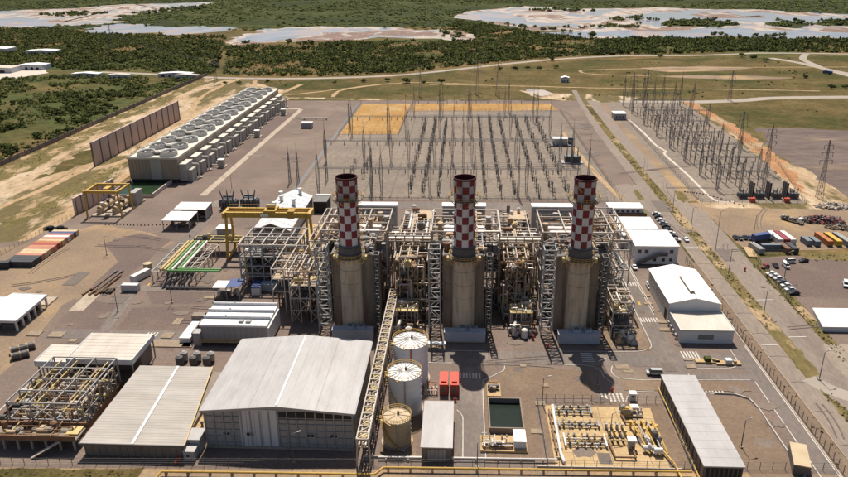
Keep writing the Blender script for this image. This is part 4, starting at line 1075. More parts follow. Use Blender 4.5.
MB().bar((10.6,-0.4,rz(10.6)+0.06), (10.6,Y,rz(10.6)+0.06), 0.12, 0.08).build('safety_line', 'steel_grey', rf)
m = MB()
for s in (-1, 1): m.bar((s*(X+0.8),-0.5,ze+0.1), (s*(X+0.8),Y+0.6,ze+0.1), 0.35)
m.bar((-X-0.8,-0.6,ze+0.1), (0,-0.6,zr+0.1), 0.5, 0.7); m.bar((0,-0.6,zr+0.1), (X+0.8,-0.6,ze+0.1), 0.5, 0.7)
m.build('fascia', 'grey_roof', rf)
# front wall: pale panels in the middle bay, open steel girts elsewhere
for i in range(5):
    a = -10.8+i*2.1
    MB().box(a, a+2.02, 0.05, 0.2, 0.4, ze+0.5).build('wall_panel', 'wall_white', t)
for z in (1.5, 3.6, 5.7, 7.8, 9.9):
    MB().box(-X, -11.0, -0.10, 0.2, z-0.12, z+0.12).build('girt', 'steel_grey', t)
    MB().box(0.0, X, -0.10, 0.2, z-0.12, z+0.12).build('girt', 'steel_grey', t)
for i in range(17):
    x = -X+i*2*X/16
    MB().box(x-0.14, x+0.14, -0.22, 0.2, 0, ze).build('wall_post', 'steel_grey', t)
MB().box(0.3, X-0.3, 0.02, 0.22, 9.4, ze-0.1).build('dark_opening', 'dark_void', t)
for x in (-15.2, -14.2, -8.6, -7.6, 8.2, 9.2, 14.6, 15.6): window(t, x-0.5, x+0.45, 3.9, 4.9, 0.0)
for i in range(14):
    y = 1.2+i*2.75
    MB().box(X, X+0.22, y-0.14, y+0.14, 0, ze).build('wall_post', 'steel_grey', t)
for z in (2, 4.5, 7, 9.5):
    MB().box(X, X+0.12, 0, Y, z-0.12, z+0.12).build('girt', 'steel_grey', t)
MB().box(-X-0.3, X+0.3, -0.6, 0.3, 0, 0.5).build('plinth', 'concrete', t)

# lower hall with ribbed roof, left of it
t = thing('low_hall', 'low hall with ribbed tan grey roof and white strip left of large hall', 'hall', (-88.2, 157.8, 0))
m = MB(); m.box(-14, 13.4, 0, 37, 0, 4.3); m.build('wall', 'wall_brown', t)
rf = MB().hexa([(-14.6,-0.8,4.3),(14.2,-0.8,4.3),(9.0,38.4,4.9),(-14.6,38.4,4.9)], [(-14.6,-0.8,4.6),(14.2,-0.8,4.6),(9.0,38.4,5.2),(-14.6,38.4,5.2)]).build('roof', 'ribbed_roof', t)
for i in range(1, 32):
    y = -0.8+i*39.2/32; z = 4.605+0.6*i/32; x1 = 14.2-5.2*i/32
    MB().bar((-14.6,y,z), (x1,y,z), 0.14, 0.04).build('roof_rib', 'ribbed_roof', rf)
MB().hexa([(-0.4,-0.75,4.72),(0.4,-0.75,4.72),(-1.6,38.3,5.33),(-2.4,38.3,5.33)], [(-0.4,-0.75,4.8),(0.4,-0.75,4.8),(-1.6,38.3,5.4),(-2.4,38.3,5.4)]).build('roof_strip', 'skylight', rf)
MB().box(-14.8, 14.4, -1.1, -0.8, 4.0, 4.7).build('gutter', 'steel_dark', rf)
for i in range(15): MB().box(-13.9+i*1.95, -13.7+i*1.95, -0.15, 0.0, 0, 4.2).build('wall_rib', 'wall_brown', t)
MB().bar((14.4,-0.8,4.7), (9.2,38.4,5.3), 0.3).build('edge_flashing', 'pale_yellow', rf)
# walkway and cabins between the two halls
t = thing('service_walkway', 'tan walkway strip with cabins and vents between the two halls', 'walkway', (-74.5, 158, 0))
MB().hexa([(0,7,0),(3.4,7,0),(3.4,40,0),(-1.8,40,0)], [(0,7,3.0),(3.4,7,3.0),(3.4,40,3.0),(-1.8,40,3.0)]).build('deck', 'yellow_concrete', t)
for i in range(6):
    m = MB(); y = 10+i*5; x = 1.6-0.3*i
    m.cyl((x,y,3.0), (x,y,4.2), 0.35, n=8); m.cyl((x,y,4.2), (x,y,4.6), 0.6, 0.3, 8); m.build('roof_vent', 'steel_dark', t)
for a, b, c, d, h in ((-0.5,3.6,1.8,6.8,4.4), (0.2,3.2,-1.5,1.6,3.0)):
    k = MB().box(a,b,c,d,0,h).build('cabin', 'wall_grey', t); MB().box(a-0.2,b+0.2,c-0.2,d+0.2,h,h+0.2).build('cabin_roof', 'grey_roof', k); window(t, a+0.8, a+1.7, h-1.7, h-0.8, c)
for i in range(6): MB().box(-1.6-0.0, -1.2, -3.4+i*0.4-0.0, -3.0+i*0.4, 0, 1.2).build('red_barrier', 'red_paint', t)

# two-level white canopy over the treatment plant
for (x0, x1, y0, y1, z, lab) in ((-124.9, -103.8, 193.8, 210.6, 8.6, 'taller cream roofed canopy on steel legs behind the open treatment frame'), (-135.4, -124.0, 193.6, 204.0, 7.6, 'lower cream roofed shed left of the taller cream canopy')):
    cx, cy = (x0+x1)/2, (y0+y1)/2; w, d = (x1-x0)/2, (y1-y0)/2
    t = thing('canopy', lab, 'canopy', (cx, cy, 0), group='cream canopies')
    rf = MB().hexa([(-w,-d,z-0.6),(w,-d,z-0.6),(w,d,z-0.4),(-w,d,z-0.4)], [(-w,-d,z),(w,-d,z),(w,d,z+0.2),(-w,d,z+0.2)]).build('roof', 'cream_roof', t)
    MB().box(-w-0.15, w+0.15, -d-0.3, -d, z-1.7, z+0.15).build('front_fascia', 'wall_white', t)
    MB().box(w, w+0.25, -d-0.3, d, z-1.5, z+0.35).build('side_fascia', 'wall_white', t)
    MB().box(-w-0.25, -w, -d-0.3, d, z-1.5, z+0.3).build('side_fascia', 'wall_white', t)
    for i in range(1, 8): MB().bar((-w, -d+2*d*i/8, z+0.02+0.2*i/8), (w, -d+2*d*i/8, z+0.02+0.2*i/8), 0.08, 0.05).build('roof_seam', 'cream_roof', rf)
    for i in range(5):
        for yy in (-d+0.4, d-0.4): MB().bar((-w+0.4+(2*w-0.8)*i/4, yy, 0), (-w+0.4+(2*w-0.8)*i/4, yy, z-0.6), 0.35).build('leg', 'steel_grey', t)
    MB().box(-w+1, w-1, -d*0.1, d-1, 0, z-2.2).build('equipment_room', 'wall_brown', t)

# open steel frame of the water treatment plant with its tanks
t = thing('treatment_plant', 'open white steel frame over brown tanks and pipes at bottom left', 'steel frame', (-117.8, 179.5, 0))
steel_frame(t, -10.3, 10.0, -12.6, 12.6, (4.8, 10.2), 3, 4, 0.32, 'steel_grey', brace=True)
for x in (-7.5, -2.4, 2.6, 7.6): MB().bar((x,-12,9.3), (x,12,9.3), 0.3).build('yellow_beam', 'pale_yellow', t)
clutter(t, -10, 10, -12, 12, (1.5, 3, 4.6, 6.5), 120, 401, ('pipe_tan','pipe_rust','pipe_silver','pale_yellow','steel_white','pipe_rust'), rmax=0.3)
gear(t, -9.5, 9.5, -12, 12, 1.2, 46, 402, ('pipe_tan','pipe_rust','pale_yellow','pipe_silver','blue_roof','steel_grey'))
t = thing('concrete_basin', 'brown concrete basins under the open treatment frame', 'basin', (-117.8, 179.5, 0))
for i, (a, b) in enumerate(((-10.6,-5.6), (-5.0,0.0), (0.6,5.4), (6.0,10.4))):
    for sx in (a, b): MB().box(sx-0.22, sx+0.22, -13.4, 13.2, 0, 1.9).build('basin_wall', 'pipe_rust' if i % 2 else 'yellow_concrete', t)
    MB().box(a+0.2, b-0.2, -13.2, 13.0, 0.3, 0.8).build('basin_floor', 'dark_water' if i in (0,) else 'wall_brown', t)
t = thing('treatment_deck', 'brown walled deck on stilts in front of the open treatment frame', 'deck', (-118.5, 162.2, 0))
MB().box(-12.5, 13.5, -3.2, 3.4, 3.4, 3.8).build('deck_slab', 'wall_brown', t)
gear(t, -12, 6, -2.6, 2.8, 3.8, 14, 431, ('pipe_rust','pipe_tan','wall_brown','steel_dark')); clutter(t, -12, 12, -2.8, 3, (3.8, 4.4), 16, 432, ('pipe_rust','pipe_tan','pale_yellow'), rmax=0.22, low=3.8)
for a in ((-12.5,13.5,-3.4,-3.1,3.8,5.2), (-12.5,13.5,3.2,3.5,3.8,5.0), (-12.8,-12.5,-3.4,3.5,3.8,5.2), (6.2,6.5,-3.1,3.2,3.8,5.0), (-4,-3.7,-3.1,3.2,3.8,5.0)): MB().box(*a).build('deck_wall', 'pipe_rust', t)
for i in range(7): MB().bar((-11.5+i*4,-2.6,0), (-11.5+i*4,-2.6,3.4), 0.5).build('leg', 'concrete', t)
for i in range(7): MB().bar((-11.5+i*4,2.6,0), (-11.5+i*4,2.6,3.4), 0.5).build('leg', 'concrete', t)
MB().bar((9.0,-3.4,3.6), (2.0,-6.4,0.2), 1.2, 0.25).build('stair', 'steel_white', t)
MB().box(9.5, 13.0, -1.0, 3.0, 3.8, 4.3).build('yellow_platform', 'pale_yellow', t)
t = thing('side_basin', 'dark water basin with rusty rim left of the treatment frame', 'basin', (-132.0, 181, 0))
MB().box(-3.0, 2.6, -12, 12, 0.1, 0.7).build('water', 'dark_water', t)
for a in ((-3.4,-3.0,-12.4,12.4), (2.6,3.0,-12.4,12.4), (-3.0,2.6,-12.4,-12), (-3.0,2.6,12,12.4), (-3.0,2.6,-0.2,0.2)): MB().box(a[0],a[1],a[2],a[3],0,1.8).build('basin_wall', 'yellow_concrete', t)
gear(t, -3, 2.4, -11.5, 11.5, 1.0, 10, 403); clutter(t, -4, 3, -12, 12, (1.4, 2.2), 14, 404)

# electrical building with stepped white roofs
t = thing('electrical_building', 'wide building with three stepped white roof bands left of large hall', 'building', (-79.4, 219.6, 0))
MB().box(-11.6, 11.8, 0, 15.5, 1.8, 7.2).build('wall', 'wall_grey', t)
for i in range(12):
    MB().box(-11.2+i*1.95, -11.05+i*1.95, -0.12, 0, 1.8, 7.0).build('wall_rib', 'wall_grey', t)
for i in range(13): MB().bar((-11.2+i*1.9,-0.3,0), (-11.2+i*1.9,-0.3,1.9), 0.25).build('stilt', 'steel_dark', t)
MB().box(-12.4, 9.0, -1.5, -0.1, 1.6, 1.85).build('walkway', 'pipe_tan', t)
for z in (2.4, 3.0): MB().bar((-12.4,-1.5,z), (9,-1.5,z), 0.12).build('handrail', 'yellow_paint', t)
for k, (y0, y1) in enumerate(((-0.3,4.8), (5.4,10.2), (10.8,15.6))):
    r = MB().box(-11.9, 12.0, y0, y1, 7.2, 7.9).build('roof', 'white_roof', t)
    MB().box(-11.9+k*0.0, 12.0, y1-0.2, y1+0.35, 7.9, 8.9).build('parapet', 'wall_white', r)
    MB().box(-4.2, -3.6, y1+0.1, y1+0.36, 8.9, 9.25).build('cap', 'wall_white', r)
    for i in range(11): MB().bar((-10.8+i*2.1,y0,7.94), (-10.8+i*2.1,y1-0.3,7.94), 0.12, 0.1).build('roof_seam', 'white_roof', r)
    if k == 0:
        for x in (2.4, 5.0): MB().box(x-0.9, x+0.9, 1.4, 2.9, 7.9, 8.6).build('roof_unit', 'steel_grey', r)
MB().box(-14.2, -11.6, -1.2, 2.2, 0, 5.0).build('side_cabinet', 'wall_grey', t)
m = MB(); m.box(11.8, 12.6, 0.2, 15.2, 0.6, 6.8); m.build('side_annex', 'wall_white', t)
t = thing('ramp_enclosure', 'grey open topped enclosure with white slope left of electrical building', 'enclosure', (-96.6, 226, 0))
MB().hexa([(-2.8,-6,0),(1.2,-6,0),(1.8,5.5,0),(-1.6,5.5,0)], [(-2.8,-6,2.2),(1.2,-6,2.2),(1.8,5.5,3.4),(-1.6,5.5,3.4)]).build('slope', 'white_roof', t)
MB().box(1.8, 2.3, -6, 7.5, 0, 4.2).build('side_wall', 'wall_brown', t); MB().box(-2.2, 2.3, 5.5, 8.5, 0, 5.0).build('end_box', 'wall_brown', t)

# shed between tanks and road
t = thing('workshop_shed', 'small shed with pale grey roof beside the two red units', 'shed', (-6.2, 158.8, 0))
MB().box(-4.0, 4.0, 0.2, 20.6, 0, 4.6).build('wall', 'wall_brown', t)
rf = MB().hexa([(-4.3,-0.3,4.6),(4.3,-0.3,4.6),(4.3,21.2,4.8),(-4.3,21.2,4.8)], [(-4.3,-0.3,4.9),(4.3,-0.3,4.9),(4.3,21.2,5.1),(-4.3,21.2,5.1)]).build('roof', 'grey_roof', t)
for i in range(1, 9): MB().bar((-4.3+8.6*i/9,-0.3,4.93), (-4.3+8.6*i/9,21.2,5.13), 0.08, 0.08).build('roof_seam', 'grey_roof', rf)
for i in range(8): MB().box(-3.9+i*1.1, -3.8+i*1.1, 0.08, 0.2, 0, 4.5).build('wall_rib', 'wall_brown', t)
MB().box(-2.4, 2.4, 0.1, 0.2, 0, 3.8).build('roller_door', 'wall_grey', t)

# long warehouse at bottom right
t = thing('long_warehouse', 'long narrow warehouse with plain white roof beside gas yard', 'warehouse', (66.9, 153.2, 0))
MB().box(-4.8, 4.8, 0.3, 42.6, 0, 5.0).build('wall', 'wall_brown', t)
rf = MB().hexa([(-5.2,0,5.0),(5.2,0,5.0),(5.2,43.2,5.2),(-5.2,43.2,5.2)], [(-5.2,0,5.35),(5.2,0,5.35),(5.2,43.2,5.55),(-5.2,43.2,5.55)]).build('roof', 'grey_roof', t)
for i in range(1, 12): MB().bar((-5.2, 43.2*i/12, 5.36+0.2*i/12), (5.2, 43.2*i/12, 5.36+0.2*i/12), 0.08, 0.03).build('roof_seam', 'grey_roof', rf)
for i in range(15): MB().bar((-4.95, 0.5+i*3, 0), (-4.95, 0.5+i*3, 5), 0.25).build('post', 'steel_dark', t)
for i in range(9): MB().bar((-4.6+i*1.15, 0.15, 0), (-4.6+i*1.15, 0.15, 5), 0.22).build('post', 'steel_dark', t)
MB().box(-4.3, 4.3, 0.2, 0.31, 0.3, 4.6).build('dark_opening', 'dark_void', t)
MB().bar((-5.6,0,1.2), (-5.6,43,1.2), 0.25).build('yellow_pipe', 'yellow_paint', t)

# white gable warehouse with lower front annex
t = thing('gable_warehouse', 'white gable warehouse with ridge vent and low flat annex beside plant road', 'warehouse', (85.0, 226.5, 0))
x = 9.1
m = MB(); m.box(-x, x, 14.8, 46, 0, 8.0); m.add([(-x,14.8,8.0),(x,14.8,8.0),(0,14.8,10.2)], [(0,1,2)]); m.add([(-x,46,8.0),(x,46,8.0),(0,46,10.2)], [(2,1,0)])
m.build('wall', 'wall_white', t)
rf = gable_roof(-x, x, 14.8, 46, 8.0, 10.2, 0.3, 0.3).build('roof', 'white_roof', t)
for i in range(1, 13):
    y = 14.8+31.2*i/13
    m = MB(); m.bar((-x,y,8.33), (0,y,10.53), 0.08, 0.08); m.bar((0,y,10.53), (x,y,8.33), 0.08, 0.08); m.build('roof_seam', 'white_roof', rf)
v = MB().box(-0.7, 0.7, 19, 34, 10.3, 11.3).build('ridge_vent', 'pipe_tan', rf); MB().box(-0.95, 0.95, 18.9, 34.1, 11.3, 11.5).build('vent_cap', 'white_roof', v)
MB().box(-x+0.2, x+0.2, 0, 14.7, 0, 4.8).build('annex_wall', 'wall_white', t)
MB().box(-x, x+0.5, -0.4, 14.75, 4.8, 5.2).build('annex_roof', 'cream_roof', t)
m = MB(); m.box(-x-0.1,x+0.6,-0.5,-0.25,5.2,5.5); m.box(-x-0.1,-x+0.15,-0.25,14.7,5.2,5.5); m.box(x+0.35,x+0.6,-0.25,14.7,5.2,5.5); m.build('annex_parapet', 'wall_white', t)
MB().box(-2.6, 2.6, -0.1, 0.0, 1.7, 3.4).build('louvre_panel', 'steel_dark', t)
for i in range(5): MB().box(-2.5, 2.5, -0.22, -0.1, 1.85+i*0.32, 2.0+i*0.32).build('louvre', 'steel_grey', t)
MB().box(-x-0.05, -x, 17.0, 20.0, 0, 4.2).build('side_door', 'dark_void', t)
for i in range(8): window(t, 22+i*2.9, 23.6+i*2.9, 4.6, 5.8, -x, -1, 'x')
for i in range(4): MB().box(-x-0.5, -x, 2.5+i*3.2, 4.0+i*3.2, 0.8, 1.9).build('wall_unit', 'wall_grey', t)

# office with outside stair
t = thing('office_building', 'two storey white office block with dark outside stair', 'office', (85.2, 297.5, 0))
MB().box(-9.2, 9.2, 0, 21, 0, 8.0).build('wall', 'wall_white', t)
rf = MB().box(-9.5, 9.5, -0.3, 21.3, 8.0, 8.35).build('roof', 'white_roof', t)
m = MB(); m.box(-9.6,9.6,-0.4,-0.15,8.35,8.65); m.box(-9.6,-9.35,-0.15,21.3,8.35,8.65); m.box(9.35,9.6,-0.15,21.3,8.35,8.65); m.box(-9.35,9.35,21.05,21.3,8.35,8.65); m.build('parapet', 'white_roof', rf)
for i in range(1, 8): MB().bar((-9.3, 21*i/8, 8.37), (9.3, 21*i/8, 8.37), 0.07, 0.06).build('roof_seam', 'white_roof', rf)
for xx in (-7.4, -4.4, 6.4): window(t, xx-0.8, xx+0.8, 5.0, 6.8, 0.0)
for xx in (-0.6, 3.2, 6.4): window(t, xx-0.7, xx+0.7, 1.4, 2.9, 0.0)
for i in range(5): window(t, 2+i*3.8, 3.6+i*3.8, 5.0, 6.6, -9.2, -1, 'x')
for i in range(5): window(t, 2+i*3.8, 3.6+i*3.8, 1.2, 2.8, -9.2, -1, 'x')
MB().hexa([(-8.6,-1.7,0),(-8.0,-1.7,0),(-8.0,-0.2,0),(-8.6,-0.2,0)], [(0.6,-1.7,4.6),(1.2,-1.7,4.6),(1.2,-0.2,4.6),(0.6,-0.2,4.6)]).build('stair_flight', 'steel_dark', t)
MB().box(0.6, 4.6, -1.7, -0.1, 4.4, 4.7).build('stair_landing', 'steel_dark', t)
for z in (0.6, 1.1): MB().bar((-8.4,-1.7,0.2+z), (1.0,-1.7,4.6+z), 0.14, 0.5).build('stair_rail', 'steel_dark', t)
MB().bar((1.0,-1.7,5.6), (4.6,-1.7,5.6), 0.14, 0.8).build('stair_rail', 'steel_dark', t)

t = thing('canteen_building', 'long white flat roofed building behind the two storey office', 'building', (84.0, 317.8, 0))
MB().box(-9.2, 9.2, 1.0, 27, 0, 5.0).build('wall', 'wall_white', t); rf = MB().box(-9.6, 9.6, 0.6, 27.6, 5.0, 5.4).build('roof', 'white_roof', t)
for i in range(1, 9): MB().bar((-9.5, 27*i/9, 5.42), (9.5, 27*i/9, 5.42), 0.07, 0.06).build('roof_seam', 'white_roof', rf)
for i in range(6): window(t, 2.5+i*4, 4.2+i*4, 1.6, 3.0, -9.2, -1, 'x')
MB().box(-10.6, -7.8, -2.6, 0.6, 0, 4.4).build('porch', 'wall_grey', t)
t = thing('gatehouse', 'small white roofed building with brown lower wall near loop road', 'building', (85.6, 362.0, 0))
MB().box(-8.6, 8.6, 0.6, 9, 0, 3.9).build('wall', 'wall_white', t); MB().box(-9.0, 9.0, 0.0, 9.5, 3.9, 4.4).build('roof', 'white_roof', t)
MB().box(-9.2, 9.6, -1.6, 0.55, 0, 1.6).build('base_wall', 'pipe_rust', t)
for i in range(6): window(t, -7.6+i*2.6, -6.0+i*2.6, 1.9, 3.2, 0.6)
MB().box(8.7, 10.4, -1.4, 4.0, 0, 2.0).build('hedge', 'foliage_mid', t)

# steam turbine hall with pitched roof bays
t = thing('turbine_hall', 'long white pitched roof turbine hall in strips beyond yellow gantry crane', 'hall', (-91.0, 346.0, 0))
MB().box(-9, 9, -28, 26, 0, 6.0).build('wall', 'wall_grey', t)
m = MB(); m.add([(-9,-28,6),(9,-28,6),(0,-28,9.6)], [(0,1,2)]); m.add([(-9,26,6),(9,26,6),(0,26,9.6)], [(2,1,0)]); m.build('gable_wall', 'steel_dark', t)
for k in range(9):
    y0 = -28.3+k*6.1
    r = gable_roof(-9, 9, y0+0.5, y0+5.6, 6.0+0.02*k, 9.7+0.02*k, 0.4, 0.35).build('roof_bay', 'turbine_roof', t)
    MB().box(-9.2, 9.2, y0+5.9, y0+6.3, 5.9, 6.2).build('bay_gutter', 'steel_dark', r)
    for i in range(1, 4):
        for sx in (-1, 1): MB().bar((sx*9.2,y0+i*1.5,6.42), (0,y0+i*1.5,10.1), 0.10, 0.08).build('roof_seam', 'turbine_roof', r)
for x, y in ((-4.5,-2), (-3.5,9), (-5.5,16), (3.5,22), (4,4)):
    m = MB(); m.cyl((x,y,7.4), (x,y,11.6), 0.9, n=12); m.cyl((x,y,11.6), (x,y,12.2), 1.2, n=12); m.build('roof_vent', 'pipe_white', t)
t = thing('dark_store', 'dark walled box building left of the left air intake house', 'building', (-76.1, 362.8))
MB().box(-3.6, 3.6, -0, 12, 0, 6.2).build('wall', 'dark_void', t); MB().box(-3.9, 3.9, 11.0, 12.4, 6.2, 6.8).build('roof_edge', 'white_roof', t); MB().box(-3.8, 3.8, -0.2, 11.0, 6.2, 6.4).build('roof', 'steel_dark', t)

# small sheds in the west yard
for k, (c, w, d, z, lab) in enumerate((((-143.9, 333.9), 7.0, 13.0, 5.6, 'front white roofed open shed on posts in west yard'), ((-142.2, 349.8), 8.4, 10.5, 6.2, 'rear white roofed shed with brown back wall in west yard'))):
    t = thing('open_shed', lab, 'shed', (c[0], c[1]+d/2, 0), group='white sheds in the west yard')
    rf = MB().hexa([(-w,-d/2,z-0.5),(w,-d/2,z-0.5),(w,d/2,z),(-w,d/2,z)], [(-w,-d/2,z-0.2),(w,-d/2,z-0.2),(w,d/2,z+0.3),(-w,d/2,z+0.3)]).build('roof', 'white_roof', t)
    for i in range(1, 7): MB().bar((-w+2*w*i/7,-d/2,z-0.18), (-w+2*w*i/7,d/2,z+0.32), 0.1, 0.08).build('roof_seam', 'white_roof', rf)
    for sx in (-w+0.3, 0, w-0.3):
        for sy in (-d/2+0.3, d/2-0.3): MB().bar((sx,sy,0), (sx,sy,z-0.3), 0.3).build('post', 'steel_white', t)
    if k: MB().box(-w+0.1, w-0.1, d/2-1.5, d/2-0.8, 0, z-0.3).build('back_wall', 'pipe_rust', t); MB().box(w-0.6, w-0.2, -d/2, d/2-1.5, 0, z-0.5).build('side_wall', 'wall_grey', t)
    gear(t, -w+1.5, w-1.5, -d/2+1.5, d/2-2.5, 0.2, 7, 420+k, ('steel_dark','steel_grey','transformer_grey'))
t = thing('equipment_kiosk', 'small white roofed kiosk left of yellow gantry crane leg', 'kiosk', (-117.3, 326.8))
MB().box(-3.4, 3.4, 0, 5.5, 0, 3.6).build('wall', 'wall_grey', t); MB().box(-3.8, 3.8, -0.3, 5.9, 3.6, 4.0).build('roof', 'white_roof', t)

# garage at far left
t = thing('garage', 'white roofed garage with open bays at the left edge', 'garage', (-170.5, 226.2, 0))
rf = MB().hexa([(-12,-0.3,4.4),(8.6,-0.3,4.4),(8.2,21,4.6),(-6,22,4.6)], [(-12,-0.3,4.8),(8.6,-0.3,4.8),(8.2,21,5.0),(-6,22,5.0)]).build('roof', 'white_roof', t)
MB().bar((8.8,-0.4,4.5), (8.4,21.2,4.7), 0.3, 0.9).build('fascia', 'wall_white', t); MB().box(-12, 8.8, -0.55, -0.3, 3.9, 4.9).build('fascia', 'wall_white', t); MB().bar((8.4,21.2,4.7), (-6,22.2,4.7), 0.3, 0.9).build('fascia', 'wall_white', t)
for i in range(1, 9): MB().bar((-11.5+i*2.1,-0.3,4.84), (-6.5+i*1.6,21.5,5.04), 0.1, 0.08).build('roof_seam', 'white_roof', rf)
MB().box(-11, -1.0, 1.5, 20, 0, 4.4).build('back_wall', 'wall_white', t)
for i in range(6): MB().box(7.6, 8.2, 0.2+i*4, 0.9+i*4, 0, 4.4).build('pier', 'wall_white', t)
for i in range(5): MB().box(1.5, 6.0, 1.6+i*4, 3.6+i*4, 0, 2.2).build('stored_crate', 'steel_dark', t)
MB().box(-9, 8, 21.2, 28.5, 0, 0.6).build('apron', 'concrete', t)

# white roof across the public road
t = thing('depot_roof', 'plain bright white flat roof at right edge across the road', 'building', (137.8, 236.5, 0))
MB().hexa([(-8.4,0,0),(16,0,0),(20,14.4,0),(-5.6,14.4,0)], [(-8.4,0,2.0),(16,0,2.0),(20,14.4,2.0),(-5.6,14.4,2.0)]).build('wall', 'wall_white', t)
rf = MB().hexa([(-8.8,-0.3,2.0),(16.3,-0.3,2.0),(20.3,14.8,2.0),(-5.8,14.8,2.0)], [(-8.8,-0.3,2.3),(16.3,-0.3,2.3),(20.3,14.8,2.3),(-5.8,14.8,2.3)]).build('roof', 'white_roof', t)
for i in range(1, 8): MB().bar((-8.8+3*i/8*1.0, -0.3+15.1*i/8, 2.31), (16.3+4*i/8, -0.3+15.1*i/8, 2.31), 0.08, 0.06).build('roof_seam', 'white_roof', rf)

# ------------------------------------------------------------------ cooling tower, west side
CT0, CT1, CTW, CTE, CTZ = 417.0, 672.0, -204.0, -173.5, 15.0
NC = 14
t = thing('cooling_tower', 'long cooling tower block with two rows of round fan stacks', 'cooling tower', ((CTW+CTE)/2, CT0, 0))
W2 = (CTE-CTW)/2; LN = CT1-CT0
MB().box(-W2, W2, 0, LN, 2.4, CTZ).build('end_wall', 'ct_wall', t)
MB().box(-W2+0.6, W2-0.6, 0.6, LN-0.6, 0, 2.4).build('air_gap', 'dark_void', t)
MB().box(-W2-0.5, W2+0.5, -0.5, LN+0.5, CTZ, CTZ+0.5).build('deck', 'ct_deck', t)
m = MB(); m.box(-W2-0.6,-W2-0.4,-0.5,LN,CTZ+0.5,CTZ+1.3); m.box(W2+0.4,W2+0.6,-0.5,LN,CTZ+0.5,CTZ+1.3); m.box(-W2-0.5,W2+0.5,-0.7,-0.5,CTZ+0.5,CTZ+1.3); m.build('parapet', 'ct_deck', t)
for i in range(15): MB().box(-W2+0.4+i*2.05, -W2+0.6+i*2.05, -0.15, 0.0, 2.4, CTZ-0.1).build('panel_rib', 'ct_wall', t)
MB().box(-1.5, 5.0, -0.25, 0, 2.4, CTZ-0.3).build('pale_panel', 'ct_side', t)
fan = None
for i in range(NC):
    for j, x in enumerate((-7.2, 7.2)):
        y = LN*(i+0.5)/NC
        c = MB()
        n = 28
        prof = ((5.7, 0), (5.2, 1.0), (5.05, 1.7), (5.4, 2.7), (5.2, 2.7), (4.8, 1.7))
        vs = [(r*math.cos(2*math.pi*k/n), r*math.sin(2*math.pi*k/n), z) for r, z in prof for k in range(n)]
        c.add(vs, [(p*n+k, p*n+(k+1)%n, (p+1)*n+(k+1)%n, (p+1)*n+k) for p in range(len(prof)-1) for k in range(n)])
        if fan is None:
            fan = c.build('fan_stack', 'ct_cyl', t, smooth=True); fan.location = (x, y, CTZ+0.5)
            b = MB(); b.cyl((0,0,0.8), (0,0,1.7), 0.6, n=10)
            hub = b.build('fan_hub', 'steel_dark', fan)
            blade0 = MB().bar((0.5,0,1.3), (4.7,0,1.4), 1.0, 0.12).build('fan_blade', 'steel_grey', fan)
            blades = [blade0]+[piece(blade0, 'fan_blade', fan, (0,0,0), k*math.pi/3) for k in range(1, 6)]
            fl = MB().cyl((0,0,0.5), (0,0,0.6), 5.0, n=24).build('fan_throat', 'ct_side', fan)
        else:
            f = piece(fan, 'fan_stack', t, (x, y, CTZ+0.5))
            piece(hub, 'fan_hub', f, (0,0,0)); piece(fl, 'fan_throat', f, (0,0,0))
            for k in range(6): piece(blade0, 'fan_blade', f, (0,0,0), k*math.pi/3+i*0.3)
    y = LN*(i+0.5)/NC
    MB().box(-1.6, 1.6, y-1.2, y+1.2, CTZ+0.5, CTZ+2.0).build('motor_box', 'steel_dark', t)
    MB().bar((-7,y,CTZ+2.6), (7,y,CTZ+2.6), 0.3).build('drive_shaft', 'steel_grey', t)
# stepped side boxes (one per cell) with riser pipes on the east side
for i in range(NC):
    ya, yb = LN*i/NC, LN*(i+1)/NC
    c = MB().box(W2, W2+4.6, ya+1.0, yb-5.5, 1.0, 11.4).build('side_cell', 'ct_side', t)
    MB().box(W2-0.0, W2+5.0, ya+0.8, yb-5.3, 11.4, 11.8).build('cell_cap', 'ct_deck', c)
    c2 = MB().box(W2, W2+3.0, yb-5.3, yb+0.8, 3.2, 9.0).build('side_cell', 'ct_side', t)
    MB().box(W2+4.6, W2+7.4, ya+3, yb-7.5, 0, 7.6).build('pump_box', 'ct_side', t)
    p = MB(); p.path([(W2+8.2,yb-6,9.0),(W2+8.2,yb-6,1.2),(W2+10.2,yb-7.5,0.4)], 0.55, 10); p.path([(W2+2,yb-6,9.0),(W2+8.2,yb-6,9.0)], 0.55, 10); p.build('riser_pipe', 'ct_cyl', t)
    for k in range(4): MB().box(W2-0.02, W2+0.14, ya+1+k*4.2, ya+1.3+k*4.2, 11.9, CTZ).build('wall_rib', 'ct_side', t)
for k, (y, s) in enumerate(((38, 'near'), (126, 'middle'), (212, 'far'))):
    t = thing('dosing_skid', 'small grey dosing skid in the strip beside cooling tower, %s one' % s, 'skid', (CTE+14.5, CT0+y, 0), group='dosing skids beside the cooling tower')
    MB().box(-2.6, 2.6, -4, 4, 0, 0.6).build('base', 'concrete', t); MB().box(-2.0, 1.6, -2.6, 1.2, 0.6, 5.2).build('cabinet', 'ct_side', t); MB().box(-2.2, 1.8, -2.8, 1.4, 5.2, 5.5).build('cabinet_roof', 'white_roof', t)
    m = MB(); m.cyl((0,2.6,0.6), (0,2.6,4.2), 1.1, n=14); m.build('dosing_tank', 'pipe_white', t); m = MB(); m.path([(-2.0,-1,1.6),(-6.5,-1,1.6)], 0.4, 8); m.build('pipe', 'ct_cyl', t)
